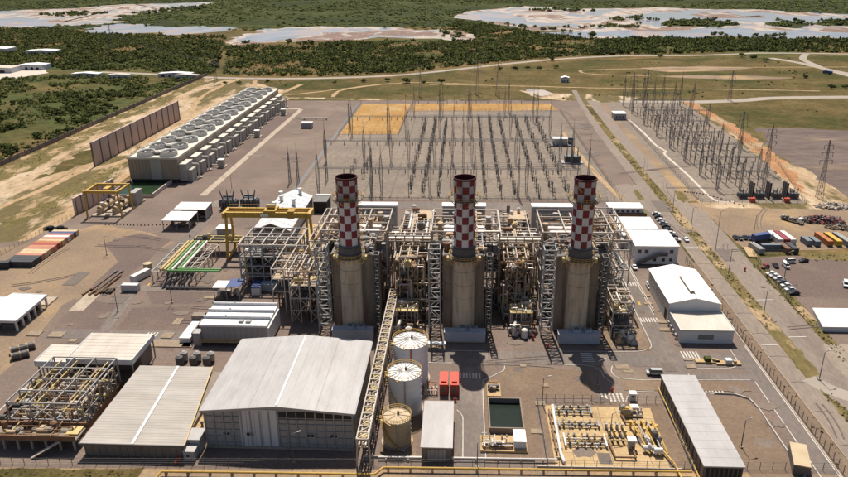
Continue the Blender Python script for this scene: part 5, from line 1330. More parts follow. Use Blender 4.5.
# green basin at its near end
t = thing('cold_water_basin', 'walled basin of green water at near end of cooling tower', 'basin', (-191.5, 402, 0))
MB().box(-12, 13, -14, 14.2, 0.2, 1.0).build('water', 'green_water', t)
for a in ((-12.5,-12,-14.5,14.4), (13,13.6,-14.5,14.4)): MB().box(*a, 0, 2.4).build('basin_wall', 'wall_panel', t)
MB().hexa([(-12.5,-14.7,0),(13.6,-14.7,0),(13.6,-14.1,0),(-12.5,-14.1,0)], [(-12.5,-14.7,1.6),(13.6,-14.7,1.6),(13.6,-14.1,1.6),(-12.5,-14.1,1.6)]).build('basin_wall', 'wall_panel', t)
t = thing('pump_pit_wall', 'leaning grey screen wall between yellow portal and green basin', 'wall', (-206.5, 378, 0))
MB().hexa([(-1.6,-22,0),(-0.6,-22,0),(3.4,16,0),(2.4,16,0)], [(-1.6,-22,9.5),(-0.6,-22,9.5),(3.4,16,9.5),(2.4,16,9.5)]).build('screen', 'wall_panel', t)
for i in range(8): MB().bar((-0.4+i*0.5,-21+i*5,0), (-0.4+i*0.5,-21+i*5,9.6), 0.35).build('post', 'steel_dark', t)
# yellow portal with vessels
t = thing('portal_crane', 'small yellow portal frame straddling pumps near green basin', 'crane', (-189.5, 353.0, 0))
for sx in (-9, 8.5):
    for sy in (-0.6, 13): MB().bar((sx-(0.7 if sx<0 else -0.7),sy,0), (sx,sy,13.6), 0.7).build('leg', 'yellow_paint', t)
    MB().box(sx-0.5, sx+0.5, -1.6, 14.2, 13.4, 14.6).build('end_beam', 'yellow_paint', t)
for sy in (-0.6, 13): MB().box(-10, 9.5, sy-0.5, sy+0.5, 13.5, 14.9).build('girder', 'yellow_paint', t)
MB().box(-1.4, 1.4, 4, 9, 13.0, 14.6).build('trolley', 'yellow_paint', t)
t = thing('circulating_pumps', 'two rows of fat tan pump pipes beneath small yellow portal', 'pump set', (-189.5, 358, 0))
MB().box(-8, 9.5, -5, 24, 0, 0.9).build('slab', 'concrete', t)
for k, x in enumerate((-4.6, 3.8)):
    p = MB(); p.path([(x,-2,1.2),(x,-2,3.6),(x+1.5,18,3.6),(x+1.5,22,1.2)], 1.35, 14); p.build('header_pipe', 'pipe_tan', t)
    for j in range(3): MB().cyl((x+0.5+j*0.4,1+j*6,0.9), (x+0.5+j*0.4,1+j*6,6.4), 0.9, n=12).build('pump_motor', ('pipe_white','steel_dark','pipe_tan')[j], t)
MB().box(5.6, 9.2, 13, 22, 0.9, 8.0).build('control_box', 'steel_grey', t)

# tall noise screen of concrete panels
t = thing('noise_screen', 'tall freestanding row of brown concrete panels left of cooling tower', 'screen wall', (-245.3, 453.5, 0))
NP = 13
LN2 = 154.0
p0 = None
for i in range(NP):
    y = LN2*i/NP
    if p0 is None:
        p0 = MB().box(-0.35, 0.35, 0.5, LN2/NP-0.5, 0, 16.0).build('panel', 'wall_panel', t); q0 = MB().box(-0.2, 0.75, -0.28, 0.28, 0, 16.4).build('rib', 'steel_dark', t)
    else:
        piece(p0, 'panel', t, (0.08*(i % 3)-0.08, y, 0)); piece(q0, 'rib', t, (0, y, 0))
piece(q0, 'rib', t, (0, LN2, 0))
m = MB()
MB().box(-0.5, 0.5, 0, LN2, 15.95, 16.35).build('coping', 'wall_panel', t)
# long perimeter wall, west
t = thing('perimeter_wall', 'long dark boundary wall climbing away at the left', 'wall', (-310, 330, 0))
n = 60; w0 = None
for i in range(n):
    y = i*9.0
    if w0 is None:
        w0 = MB().box(-0.15, 0.15, 0.15, 8.85, 0, 3.4).build('wall_panel', 'wall_brown', t); k0 = MB().box(-0.3, 0.3, -0.2, 0.2, 0, 4.2).build('post', 'steel_dark', t)
    else:
        piece(w0, 'wall_panel', t, (0, y, 0)); piece(k0, 'post', t, (0, y, 0))

# ------------------------------------------------------------------ yellow gantry crane and the open turbine structure
t = thing('gantry_crane', 'big yellow double girder gantry crane over the open steel structure', 'crane', (-87.3, 303.0, 0))
for sy in (-3.2, 3.2):
    g = MB().box(-19.0, 19.0, sy-0.65, sy+0.65, 19.4, 21.8).build('girder', 'yellow_paint', t)
    for i in range(10): MB().box(-18.2+i*4, -18.05+i*4, sy-0.75, sy+0.75, 19.4, 21.8).build('stiffener', 'yellow_paint', g)
    r = MB()
    r.bar((-19,sy*1.35,22.9), (19,sy*1.35,22.9), 0.14); r.build('handrail', 'yellow_paint', g)
for sx in (-19.2, 19.2): MB().box(sx-0.7, sx+0.7, -4.4, 4.4, 19.2, 21.6).build('end_beam', 'yellow_paint', t)
for sx in (-18.4, 18.0):
    for sy in (-3.2, 3.2): MB().bar((sx*(1.02),sy*1.9,0), (sx,sy,19.4), 1.0).build('leg', 'yellow_paint', t)
    MB().box(sx-0.5, sx+0.5, -6.4, 6.4, 0.6, 1.6).build('sill_beam', 'yellow_paint', t)
tr = MB().box(-1.2, 4.2, -3.8, 3.8, 21.8, 22.6).build('trolley', 'yellow_paint', t)
m = MB(); m.cyl((-0.4,0,23.6), (3.4,0,23.6), 1.0, n=14); m.build('hoist_drum', 'pale_yellow', tr)
MB().box(9.5, 12.5, -3.6, 0, 19.0, 22.4).build('operator_cab', 'yellow_paint', t); MB().box(-2.6, 1.0, -4.0, -3.86, 20.0, 21.2).build('name_plate', 'white_roof', t)

t = thing('turbine_structure', 'open grey braced steel structure under the yellow gantry crane', 'steel frame', (-78.8, 268.0, 0))
steel_frame(t, -12, 11.8, 0, 22, (5, 9.5, 13.5, 18.0), 5, 3, 0.5, 'steel_grey', decks=((9.5,'steel_dark',(-11,11,1,21)), (13.5,'steel_dark',(-11,4,1,21))))
top = MB()
for x in range(6): MB().bar((-12+x*4.76,0,18.7), (-12+x*4.76,9,18.7), 0.5).build('roof_beam', 'steel_white', t)
for y in (0, 9): MB().bar((-12,y,18.7), (11.8,y,18.7), 0.5).build('roof_beam', 'steel_white', t)
clutter(t, -11.5, 11.5, 0.5, 21, (5, 9.5, 13.5), 60, 450, ('steel_dark','pipe_silver','steel_grey','pipe_rust','transformer_grey'))
gear(t, -11, 11, 2, 20, 9.8, 16, 451, ('steel_dark','steel_grey','transformer_grey','pipe_silver','pipe_rust')); gear(t, -11, 4, 2, 20, 13.8, 12, 452)
for a in ((-11,2,6,20,0,8.5,'steel_dark'), (3,11,5,20,0,8.0,'transformer_grey'), (-10,-2,8,20,9.7,13.0,'steel_dark')): MB().box(*a[:6]).build('filler_box', a[6], t)  # dark volumes added to make the inside of the frame look darker
m = MB(); m.cyl((-4.5,13,9.8), (7,13,9.8), 3.2, n=20); m.build('condenser_shell', 'steel_dark', t)
for x in (-9.6, 9.4): MB().bar((x,-0.4,0), (x,-0.4,18), 0.35).build('yellow_pipe', 'pale_yellow', t)
# frame with white top left of the left unit's tower
t = thing('duct_rack', 'tan and white duct rack leaning beside the left stair tower', 'pipe rack', (-66.5, 243, 0))
steel_frame(t, -4.5, 4.8, 0, 24, (10, 15, 19), 2, 3, 0.36, 'steel_white', brace=False, decks=((15,'pipe_tan',(-4.2,4.5,0.5,23.5)), (10,'steel_dark',(-4.2,4.5,0.5,23.5))))
clutter(t, -4.5, 4.8, 0, 24, (10, 15, 17), 40, 455); gear(t, -4, 4, 1, 23, 15.3, 10, 456)

# green and yellow pipe rack
t = thing('coloured_pipe_rack', 'low rack carrying thick green and yellow pipes in west yard', 'pipe rack', (-120.0, 276, 0))
for i in range(7):
    y = -6+i*5.2
    for x in (-9.5, -3.4, 2.8, 9.0): MB().bar((x-0.0,y,0), (x,y,5.6), 0.35).build('post', 'steel_white', t)
    MB().bar((-9.5,y,5.4), (9.0,y,5.4), 0.4).build('cross_beam', 'steel_white', t)
for x in (-9.5, -6.6, 5.6, 9.0): MB().bar((x,-6,5.5), (x,25.4,5.5), 0.36).build('side_beam', 'steel_white', t)
for i in range(12): MB().bar((-9.5,-6+i*2.6,5.6), (-6.6,-4.7+i*2.6,5.6), 0.22).build('lacing', 'steel_white', t); 
for i in range(8): MB().bar((5.6,-6+i*3.9,5.6), (9.0,-2.1+i*3.9,5.6), 0.28).build('lacing', 'steel_white', t)
for x, r, mm in ((-5.6,0.55,'pale_yellow'), (-4.0,0.55,'pale_yellow')): MB().cyl((x,-6,6.3), (x,27,6.3), r, n=12).build('yellow_pipe', mm, t)
for k, x in enumerate((-2.2, -0.7, 1.6, 3.0)):
    p = MB(); y0 = -7+k*0.9
    p.path([(x,27,6.4),(x,y0,6.4),(20.0,y0,6.4)] if k % 2 == 0 else [(x,27,6.4),(x,y0,6.4),(x,y0,2)], 0.5, 12); p.build('green_pipe', 'green_pipe' if k % 2 == 0 else 'pipe_white', t)
for k in range(6):
    p = MB(); x = -2.5+k*2.1; p.path([(x,-5.5,5.0),(x-0.5,-8,2.6),(x-1,-11,0.6)], 0.5, 10); p.build('drop_pipe', 'steel_dark', t)
p = MB(); p.path([(-2,-11.5,0.8),(20,-11.5,0.8)], 0.45, 10); p.build('ground_pipe', 'steel_dark', t)
MB().box(-4, 18, 27, 34, 5.6, 5.9).build('grating_deck', 'steel_dark', t)
for yy in (27, 30.5, 34): MB().bar((-4,yy,6.3), (18,yy,6.3), 0.5).build('yellow_rail', 'pale_yellow', t)
for xx in (-4, 4, 11, 18): MB().bar((xx,27,6.3), (xx,34,6.3), 0.4).build('yellow_rail', 'pale_yellow', t)
gear(t, -3, 17, 28, 33.5, 5.9, 10, 433, ('pale_yellow','pipe_tan','steel_dark'))
for x in (-3, 7, 17): MB().bar((x,30,0), (x,30,5.6), 0.4).build('post', 'steel_grey', t)

# blue plant in the shade in front of the turbine structure
t = thing('chemical_shelter', 'blue and white flat roofed shelter on posts in front of open structure', 'shelter', (-93.6, 258.5, 0))
MB().box(-5.2, 0.2, -3.4, 3.4, 5.2, 5.5).build('white_roof', 'white_roof', t); MB().box(0.2, 5.8, -3.4, 4.4, 5.6, 5.9).build('blue_roof', 'blue_paint', t)
for x in (-4.8, 0.2, 5.4):
    for y in (-3, 3): MB().bar((x,y,0), (x,y,5.4), 0.3).build('post', 'steel_grey', t)
gear(t, -4, 5, -2, 3, 0.2, 8, 458)
for k, (c, rz, l, lab) in enumerate((((-82.8, 259.4), 0.12, 7.0, 'blue topped white skid container in shade of open structure'), ((-75.1, 264.4), 1.5, 7.0, 'grey blue horizontal tank box under open structure'), ((-64.4, 262.8), 0.1, 8.0, 'dark narrow skid with red end below left stair tower'))):
    t = thing('skid_container', lab, 'container', (*c, 0), rz, 'skids in front of the open structure')
    MB().box(-1.7, 1.7, 0, l, 0.3, 3.4).build('body', ('wall_white','blue_roof','steel_dark')[k], t); MB().box(-1.75, 1.75, -0.05, l+0.05, 3.4, 3.6).build('roof', ('blue_paint','blue_roof','steel_grey')[k], t)
    for i in range(6): MB().box(-1.82, 1.82, 0.4+i*l/6.2, 0.55+i*l/6.2, 0.3, 3.4).build('rib', ('wall_white','blue_roof','steel_dark')[k], t)
    MB().box(-1.6, 1.6, 0.1, l-0.1, 0, 0.3).build('base_frame', 'steel_dark', t)

# transformers by the crane
def transformer(loc, label, grp, s=1.0):
    t = thing('power_transformer', label, 'transformer', loc, group=grp)
    MB().box(-4*s, 4*s, -2.4*s, 2.4*s, 0.8*s, 6*s).build('tank', 'transformer_grey', t)
    MB().box(-5*s, 5*s, -3.4*s, 3.4*s, 0, 0.8*s).build('plinth', 'concrete', t)
    for sx in (-1, 1):
        for i in range(6): MB().box(sx*4.3*s-0.3*s, sx*4.3*s+0.3*s+sx*0.8*s, (-2.3+i*0.85)*s, (-2.0+i*0.85)*s, 1.4*s, 5.4*s).build('radiator_fin', 'transformer_grey', t)
    for i in range(5): MB().box((-3.4+i*1.6)*s, (-2.4+i*1.6)*s, -3.3*s, -2.4*s, 1.4*s, 5.2*s).build('radiator', 'steel_dark', t)
    m = MB(); m.cyl((-3*s,1.4*s,7.2*s), (2.2*s,1.4*s,7.2*s), 0.8*s, n=12); m.build('conservator', 'transformer_grey', t)
    for i in range(3):
        x = (-2.8+i*2.8)*s
        b = MB(); b.cyl((x,-0.4*s,6*s), (x*1.5,-0.8*s,11.5*s), 0.38*s, 0.2*s, 8)
        for k in range(7):
            f = 0.1+k*0.12; px, py, pz = x+(x*0.5)*f, -0.4*s-0.4*s*f, 6*s+5.5*s*f
            b.cyl((px,py,pz), (px,py,pz+0.16*s), 0.55*s, n=8)
        b.build('bushing', 'insulator', t)
    return t
transformer((*(-127.7, 368.3), 0), 'left dark power transformer with leaning bushings behind yellow crane', 'transformers behind the crane', 0.95)
transformer((*(-116.6, 370.3), 0), 'right dark power transformer with leaning bushings behind yellow crane', 'transformers behind the crane', 0.95)

# ------------------------------------------------------------------ storage tanks
def tank(x, y, r, h, label, wall, roof, spokes, seed):
    t = thing('storage_tank', label, 'tank', (x, y, 0), group='storage tanks')
    n = 40
    sh = MB()
    for k in range(6): sh.cyl((0,0,h*k/6), (0,0,h*(k+1)/6), r, n=n, cap=False)
    shell = sh.build('shell', wall, t, smooth=True)
    for k in range(1, 6): MB().tube((0,0), h*k/6-0.05, h*k/6+0.05, r+0.05, 0.1, n).build('weld_seam', wall, shell)
    rf = MB().cyl((0,0,h-0.05), (0,0,h+r*0.10), r+0.12, 0.5, n).build('roof', roof, t)
    for k in range(spokes):
        a = 2*math.pi*k/spokes
        MB().bar((0.5*math.cos(a),0.5*math.sin(a),h+r*0.10+0.03), (r*math.cos(a),r*math.sin(a),h+0.07), 0.2, 0.16).build('rafter', 'steel_grey' if spokes > 8 else roof, rf)
    rl = MB(); q = 30
    for k in range(q):
        a, b = 2*math.pi*k/q, 2*math.pi*(k+1)/q
        A, B = ((r+0.15)*math.cos(a),(r+0.15)*math.sin(a)), ((r+0.15)*math.cos(b),(r+0.15)*math.sin(b))
        for z in (h+0.55, h+1.1): rl.bar((*A,z), (*B,z), 0.1)
        rl.bar((*A,h), (*A,h+1.1), 0.1)
    rl.build('railing', 'yellow_paint', t)
    m = MB(); m.bar((-r-0.2,-1.6,h-0.2), (-1.2,-r-0.1,h-0.4), 0.9, 0.2); m.build('access_platform', 'yellow_paint', t)
    # spiral stair round the shell
    for k in range(26):
        a = math.pi*1.02+k*0.07; z = h*(1-k/27)
        MB().bar(((r)*math.cos(a),(r)*math.sin(a),z), ((r+0.9)*math.cos(a),(r+0.9)*math.sin(a),z), 0.3, 0.12).build('stair_tread', 'yellow_paint', t)
    m = MB(); m.cyl((0.4,0.3,h+r*0.09), (0.4,0.3,h+r*0.09+1.0), 0.35, n=10); m.build('vent', 'steel_dark', t)
    m = MB(); m.path([(0.5,-r-0.25,h),(0.5,-r-0.25,0.5),(2.5,-r-1.2,0.5)], 0.2, 8); m.build('drain_pipe', 'red_paint' if wall == 'tank_white' and seed == 3 else 'steel_grey', t)
    MB().tube((0,0), 0, 0.4, r+0.6, 0.7, n).build('ring_foundation', 'concrete', t)
tank(-15.9, 200.0, 5.5, 14.0, 'rearmost white storage tank with spoked roof', 'tank_white', 'white_roof', 20, 3)
tank(-16.5, 183.1, 4.9, 12.9, 'middle white storage tank with spoked roof', 'tank_white', 'white_roof', 20, 2)
tank(-17.5, 167.3, 3.85, 8.5, 'shorter tan storage tank nearest the camera', 'tank_tan', 'tank_tan', 8, 1)

# elevated cable and pipe bridge running from the units to the front
t = thing('cable_bridge', 'long white elevated cable bridge with yellow trays beside the tanks', 'pipe bridge', (-25.4, 155, 0))
L0, L1 = 0.0, 92.0
for x in (-1.5, 1.5):
    for z in (7.2, 9.6): MB().bar((x,L0,z), (x,L1,z+0.0), 0.34).build('girder', 'steel_white', t)
n = 32
for i in range(n+1):
    y = L0+(L1-L0)*i/n
    m = MB(); m.bar((-1.5,y,9.6), (1.5,y,9.6), 0.28); m.bar((-1.5,y,7.2), (1.5,y,7.2), 0.28); m.bar((-1.5,y,7.2), (-1.5,y,9.6), 0.28); m.bar((1.5,y,7.2), (1.5,y,9.6), 0.28); m.build('cross_frame', 'steel_white', t)
    if i < n:
        y2 = L0+(L1-L0)*(i+1)/n
        MB().bar((-1.5,y,7.2), (-1.5,y2,9.6), 0.22).build('brace', 'steel_white', t); MB().bar((1.5,y2,7.2), (1.5,y,9.6), 0.22).build('brace', 'steel_white', t); MB().bar((-1.5,y,9.6), (1.5,y2,9.6), 0.2).build('brace', 'steel_white', t)
    if i % 2: MB().box(-1.0, 0.9, y-1.1, y+0.9, 8.6, 8.8).build('tray_cover', 'pale_yellow', t)
for i in range(9):
    y = L0+1+11.2*i
    for x in (-1.5, 1.5): MB().bar((x*1.25,y,0), (x,y,7.2), 0.42).build('leg', 'steel_white', t)
for x, r, mm in ((-0.9,0.28,'pipe_silver'), (0.0,0.3,'pipe_tan'), (0.8,0.24,'pipe_white')): MB().cyl((x,L0,7.8), (x,L1,7.8), r, n=8).build('pipe', mm, t)

# two red fire-pump units
for k, x in enumerate((-5.2, -1.9)):
    t = thing('fire_pump_unit', ('left' if k == 0 else 'right')+' red boxed fire pump unit beside storage tanks', 'pump unit', (x, 190.5, 0), group='red fire pump units')
    MB().box(-1.25, 1.25, 0, 7.6, 0.3, 3.8).build('housing', 'red_paint', t); MB().box(-1.35, 1.35, -0.1, 7.7, 3.8, 4.05).build('roof', 'red_paint', t)
    MB().box(-0.8, 0.8, 1.0, 2.4, 4.05, 4.6).build('exhaust_box', 'red_paint', t); MB().box(-1.1, 1.1, 0.1, 7.5, 0, 0.3).build('skid', 'steel_dark', t)
    for i in range(5): MB().box(-1.32, 1.32, 0.4+i*1.6, 0.55+i*1.6, 0.3, 3.8).build('rib', 'red_paint', t)
    MB().box(-0.8, 0.8, -0.06, 0.0, 0.8, 3.2).build('door', 'steel_dark', t)
t = thing('pipe_manifold', 'red and grey valve manifold left of the two red units', 'manifold', (-9.2, 192.5, 0))
clutter(t, -2, 2, -2, 3, (0.5, 1.0, 1.6), 14, 470, ('red_paint','steel_grey','pipe_rust'), rmax=0.2); MB().box(-2, 2, -2, 3, 0, 0.3).build('slab', 'concrete', t)
t = thing('bus_shelter', 'small grey roofed rack beside the front road near tanks', 'shelter', (*(-8.3, 219.3), 0))
MB().box(-3.2, 3.2, -1, 1, 2.2, 2.5).build('roof', 'wall_white', t)
for x in (-2.8, 0, 2.8):
    for y in (-0.8, 0.8): MB().bar((x,y,0), (x,y,2.2), 0.2).build('post', 'steel_grey', t)

# retention pond with pump skid
t = thing('retention_pond', 'square concrete pond of dark water beside gas yard', 'pond', (13.2, 179.6, 0))
MB().box(-4.6, 4.6, -7.2, 7.4, 0.1, 0.22).build('water', 'dark_water', t)
for a in ((-5.0,-4.6,-7.6,7.8), (4.6,5.0,-7.6,7.8), (-4.6,4.6,-7.6,-7.2), (-4.6,4.6,7.4,7.8)): MB().box(*a, 0, 1.9).build('pond_wall', 'wall_brown', t)
t = thing('pond_skid', 'white dosing box and pipe skid at near side of dark pond', 'skid', (13.0, 166.8, 0))
MB().box(-7.4, 5.4, -3.6, 3.4, 0, 0.75).build('slab', 'yellow_concrete', t); MB().box(1.8, 5.0, -2.2, 3.2, 0.7, 2.8).build('white_cabinet', 'wall_white', t); MB().box(1.7, 5.1, -2.3, 3.3, 2.8, 3.0).build('cabinet_roof', 'white_roof', t)
clutter(t, -6.8, 1.4, -2.8, 3, (0.9, 1.5), 22, 475, ('pipe_silver','steel_dark','pipe_rust','pipe_white'), rmax=0.22)
m = MB(); m.path([(-6.6,-2.6,1.1),(1.4,-2.6,1.1),(1.4,-1.2,1.1),(-6.6,-1.2,1.1),(-6.6,-2.6,1.1)], 0.22, 8); m.build('loop_pipe', 'pipe_rust', t)
t = thing('intake_box', 'tan concrete intake box with dark hatch behind dark pond', 'intake', (*(10.2, 192.7), 0))
MB().box(-2, 2.2, -3.5, 3.5, 0, 1.2).build('slab', 'yellow_concrete', t); MB().box(-1.2, 1.4, 3.6, 5.2, 0, 1.6).build('hatch', 'pipe_rust', t); gear(t, -1, 1, -2, 2, 1.2, 3, 476)

# ------------------------------------------------------------------ gas metering yard
def manifold(name, label, x0, x1, y, rows, dx, mats, seed, grp):
    t = thing(name, label, 'manifold', ((x0+x1)/2, y, 0), group=grp)
    w = (x1-x0)/2
    R = random.Random(seed)
    for r in range(rows):
        yy = (r-(rows-1)/2)*1.1
        MB().cyl((-w,yy,1.1), (w,yy,1.1), 0.2, n=8).build('pipe', mats[r % len(mats)], t)
        k = 0
        x = -w+1.2
        while x < w-0.8:
            v = MB(); v.cyl((x-0.3,yy,1.1), (x+0.3,yy,1.1), 0.38, n=8); v.bar((x,yy,1.1), (x,yy,1.9), 0.14); v.cyl((x,yy,1.85), (x,yy,1.98), 0.32, n=8)
            v.build('valve', R.choice(('steel_dark','steel_grey','steel_dark','pale_yellow','pipe_rust')), t)
            x += dx*R.uniform(0.8, 1.25); k += 1
    for sx in (-w, w):
        MB().cyl((sx,-rows*0.7,1.1), (sx,rows*0.7,1.1), 0.3, n=10).build('header', mats[0], t)
    for sx in (-w*0.5, 0, w*0.5): MB().box(sx-0.2, sx+0.2, -rows*0.75, rows*0.75, 0.2, 0.9).build('support', 'steel_grey', t)
    return t
manifold('valve_manifold', 'rear row of grey valves in the gas yard', 27.8, 38.5, 183.2, 3, 2.1, ('steel_grey','steel_dark','steel_grey'), 480, 'valve rows of the gas yard')
manifold('valve_manifold', 'middle row of grey valves in the gas yard', 28.4, 39.6, 176.2, 2, 2.0, ('steel_grey','pipe_silver'), 481, 'valve rows of the gas yard')
manifold('valve_manifold', 'front row of yellow and white valve lines in the gas yard', 29.0, 40.2, 168.6, 4, 1.9, ('pipe_white','pale_yellow','pipe_white','pale_yellow'), 482, 'valve rows of the gas yard')
t = thing('scrubber_set', 'diagonal yellow piped scrubber set at middle of gas yard', 'manifold', (43.6, 171.8, 0))
for k in range(4):
    MB().bar((-2.2+k*1.5,5.0,1.6), (-1.2+k*1.5,-3.4,1.2), 0.34).build('yellow_pipe', 'yellow_paint' if k % 2 else 'steel_dark', t)
    for j in range(3): MB().cyl((-2.0+k*1.5+j*0.3,3.5-j*3,0.3), (-2.0+k*1.5+j*0.3,3.5-j*3,1.9), 0.36, n=10).build('filter', ('steel_grey','pale_yellow','steel_dark')[j], t)
t = thing('yellow_regulator', 'cluster of bright yellow regulators at right of gas yard', 'manifold', (51.6, 170.5, 0))
for k in range(5):
    p = MB(); p.path([(-3+k*1.5,6,0.6),(-3+k*1.5,6,2.4),(-2+k*1.4,-1,2.4),(-0.5+k*1.2,-7,0.9)], 0.24, 8); p.build('yellow_pipe', 'yellow_paint' if k % 2 == 0 else 'steel_grey', t)
for k, (x, y) in enumerate(((-3,5.5),(-1.4,4.6),(0.4,5.6),(2.2,4.8),(-2.2,2.6),(0,2.2),(2.0,2.4),(3.6,3.8))):
    m = MB(); m.cyl((x,y,0.2), (x,y,2.3), 0.32, n=10); m.cyl((x,y,2.3), (x,y,2.6), 0.55, n=10); m.build('regulator', 'yellow_paint', t)
gear(t, -1, 4, -7, 0, 0.5, 8, 485, ('steel_grey','steel_dark','pipe_white'))
t = thing('drip_skid', 'small grey pump skid at rear right corner of gas yard', 'skid', (50.2, 182.6, 0))
MB().box(-3, 3, -1.6, 1.6, 0.4, 0.8).build('base', 'concrete', t); gear(t, -2.5, 2.5, -1, 1, 0.8, 7, 486, ('pipe_white','steel_grey','yellow_paint')); clutter(t, -3, 3, -1.5, 1.5, (0.8, 1.4), 10, 487, ('yellow_paint','steel_dark','pipe_white'), rmax=0.2)
t = thing('gas_cabinet', 'white analyser cabinet on post in middle of gas yard', 'cabinet', (46.8, 166.6, 0))
MB().box(-0.9, 0.9, -0.7, 0.7, 0.4, 3.0).build('body', 'steel_grey', t); MB().box(-1.2, 1.2, -1.0, 1.0, 3.0, 3.3).build('roof', 'white_roof', t)
t = thing('gas_header', 'white header pipe along left edge of gas yard', 'pipe', (26.8, 158, 0))
p = MB(); p.path([(0.6,27,1.2),(0.4,4,1.2),(0.9,0.5,1.2)], 0.42, 10); p.build('pipe', 'pipe_white', t); p = MB(); p.path([(-0.6,25,1.0),(-0.6,5,1.0)], 0.28, 8); p.build('brown_pipe', 'pipe_rust', t)
for i in range(6): MB().box(-1.0, 1.2, 3+i*4, 3.4+i*4, 0.3, 0.9).build('support', 'concrete', t)
t = thing('gas_loop_pipe', 'yellow and brown bent loop pipes on the gas yard pad', 'pipe', (45, 163, 0))
for pts, mm in (([(-4,6,1),(-3.4,-1.4,1),(2.0,-1.4,1),(2.0,3,1)], 'pipe_rust'), ([(-3.4,5.4,1.4),(2.8,5.4,1.4)], 'pale_yellow'), ([(2.0,19,1),(2.6,14.5,1),(6,14.5,1)], 'pipe_rust'), ([(9.5,3,1.2),(11.5,-4,1.2),(11.8,-10,1.2)], 'yellow_paint')):
    MB().path(pts, 0.26, 8).build('pipe', mm, t)

# the yellow pipe along the very front
t = thing('front_pipeline', 'bright yellow pipeline on low supports along the front fence', 'pipeline', (0, 149.4, 0))
def fy(x): return 1.0+(x+78)*0.02 if x < -21 else 4.9+(x+21)*0.02
p = MB(); p.path([(-78,0.9,1.4),(-62,fy(-62),1.4),(-22,fy(-22),1.4),(-20,fy(-20),1.4),(20,fy(20),1.4),(60,fy(60),1.4)], 0.3, 10); p.build('pipe', 'yellow_paint', t)
p = MB(); p.path([(-78,0.9,1.4),(-79,-2.0,0.5)], 0.3, 10); p.build('end_pipe', 'yellow_paint', t)
for i in range(24): MB().box(-77+i*5.8, -76.5+i*5.8, fy(-77+i*5.8)-0.5, fy(-77+i*5.8)+0.5, 0, 1.15).build('support', 'concrete', t)
for i in range(12): MB().cyl((-70+i*11,fy(-70+i*11),1.4), (-69.8+i*11,fy(-69.8+i*11),1.4), 0.42, n=10).build('flange', 'yellow_paint', t)
t = thing('white_pipeline', 'white pipeline on supports left of gas yard at front', 'pipeline', (0, 159.0, 0))
p = MB(); p.path([(-22,0,1.0),(26,1.0,1.0)], 0.24, 10); p.build('pipe', 'pipe_white', t)
for i in range(8): MB().box(-20+i*6, -19.6+i*6, -0.6+i*0.15, 0.6+i*0.15, 0, 0.9).build('support', 'concrete', t)
t = thing('generator_box', 'dark green box unit at front right of brown gravel', 'generator', (*(88.3, 157.9), 0), -0.28)
MB().box(-2.0, 2.0, -1, 9, 0.3, 3.0).build('body', 'steel_dark', t); MB().box(-2.0, 2.1, -1, 9, 3.0, 3.3).build('roof', 'tank_tan', t); MB().box(-1.8, 1.8, -0.8, 8.8, 0, 0.3).build('base', 'concrete', t)
# three filters on the yard behind the low hall
for k in range(3):
    t = thing('water_filter', ('left', 'middle', 'right')[k]+' round grey filter pair behind the low ribbed hall', 'filter', (*(-93.6, 204.9),0), 0.0, 'round filters behind the low hall')
    t.location.x += k*4.6
    for j in range(2):
        m = MB(); m.cyl((0.5*j,3.0*j,0.9), (0.5*j,3.0*j,3.4), 1.25, n=14); m.cyl((0.5*j,3.0*j,3.4), (0.5*j,3.0*j,4.0), 1.25, 0.4, 14); m.build('vessel', 'steel_grey' if j else 'steel_dark', t)
        for a in range(3): MB().bar((0.5*j+math.cos(a*2.1),3.0*j+math.sin(a*2.1),0), (0.5*j+math.cos(a*2.1),3.0*j+math.sin(a*2.1),1.0), 0.22).build('leg', 'steel_dark', t)
for k, c in enumerate((((-153.0, 212.0)), ((-151.3, 213.4)), ((-150.3, 208.0)))):
    t = thing('pipe_spool', 'dark round pipe spool in the left yard, '+('left rear', 'right rear', 'front')[k]+' of three', 'pipe spool', (*c, 0), 0.6, 'dark pipe spools')
    m = MB(); m.cyl((-2.6,0,1.3), (2.6,0,1.3), 1.2, n=14); m.build('barrel', 'steel_dark', t)
    for sx in (-2.6, 0, 2.6): m = MB(); m.cyl((sx-0.15,0,1.3), (sx+0.15,0,1.3), 1.35, n=14); m.build('flange', 'pipe_tan', t)

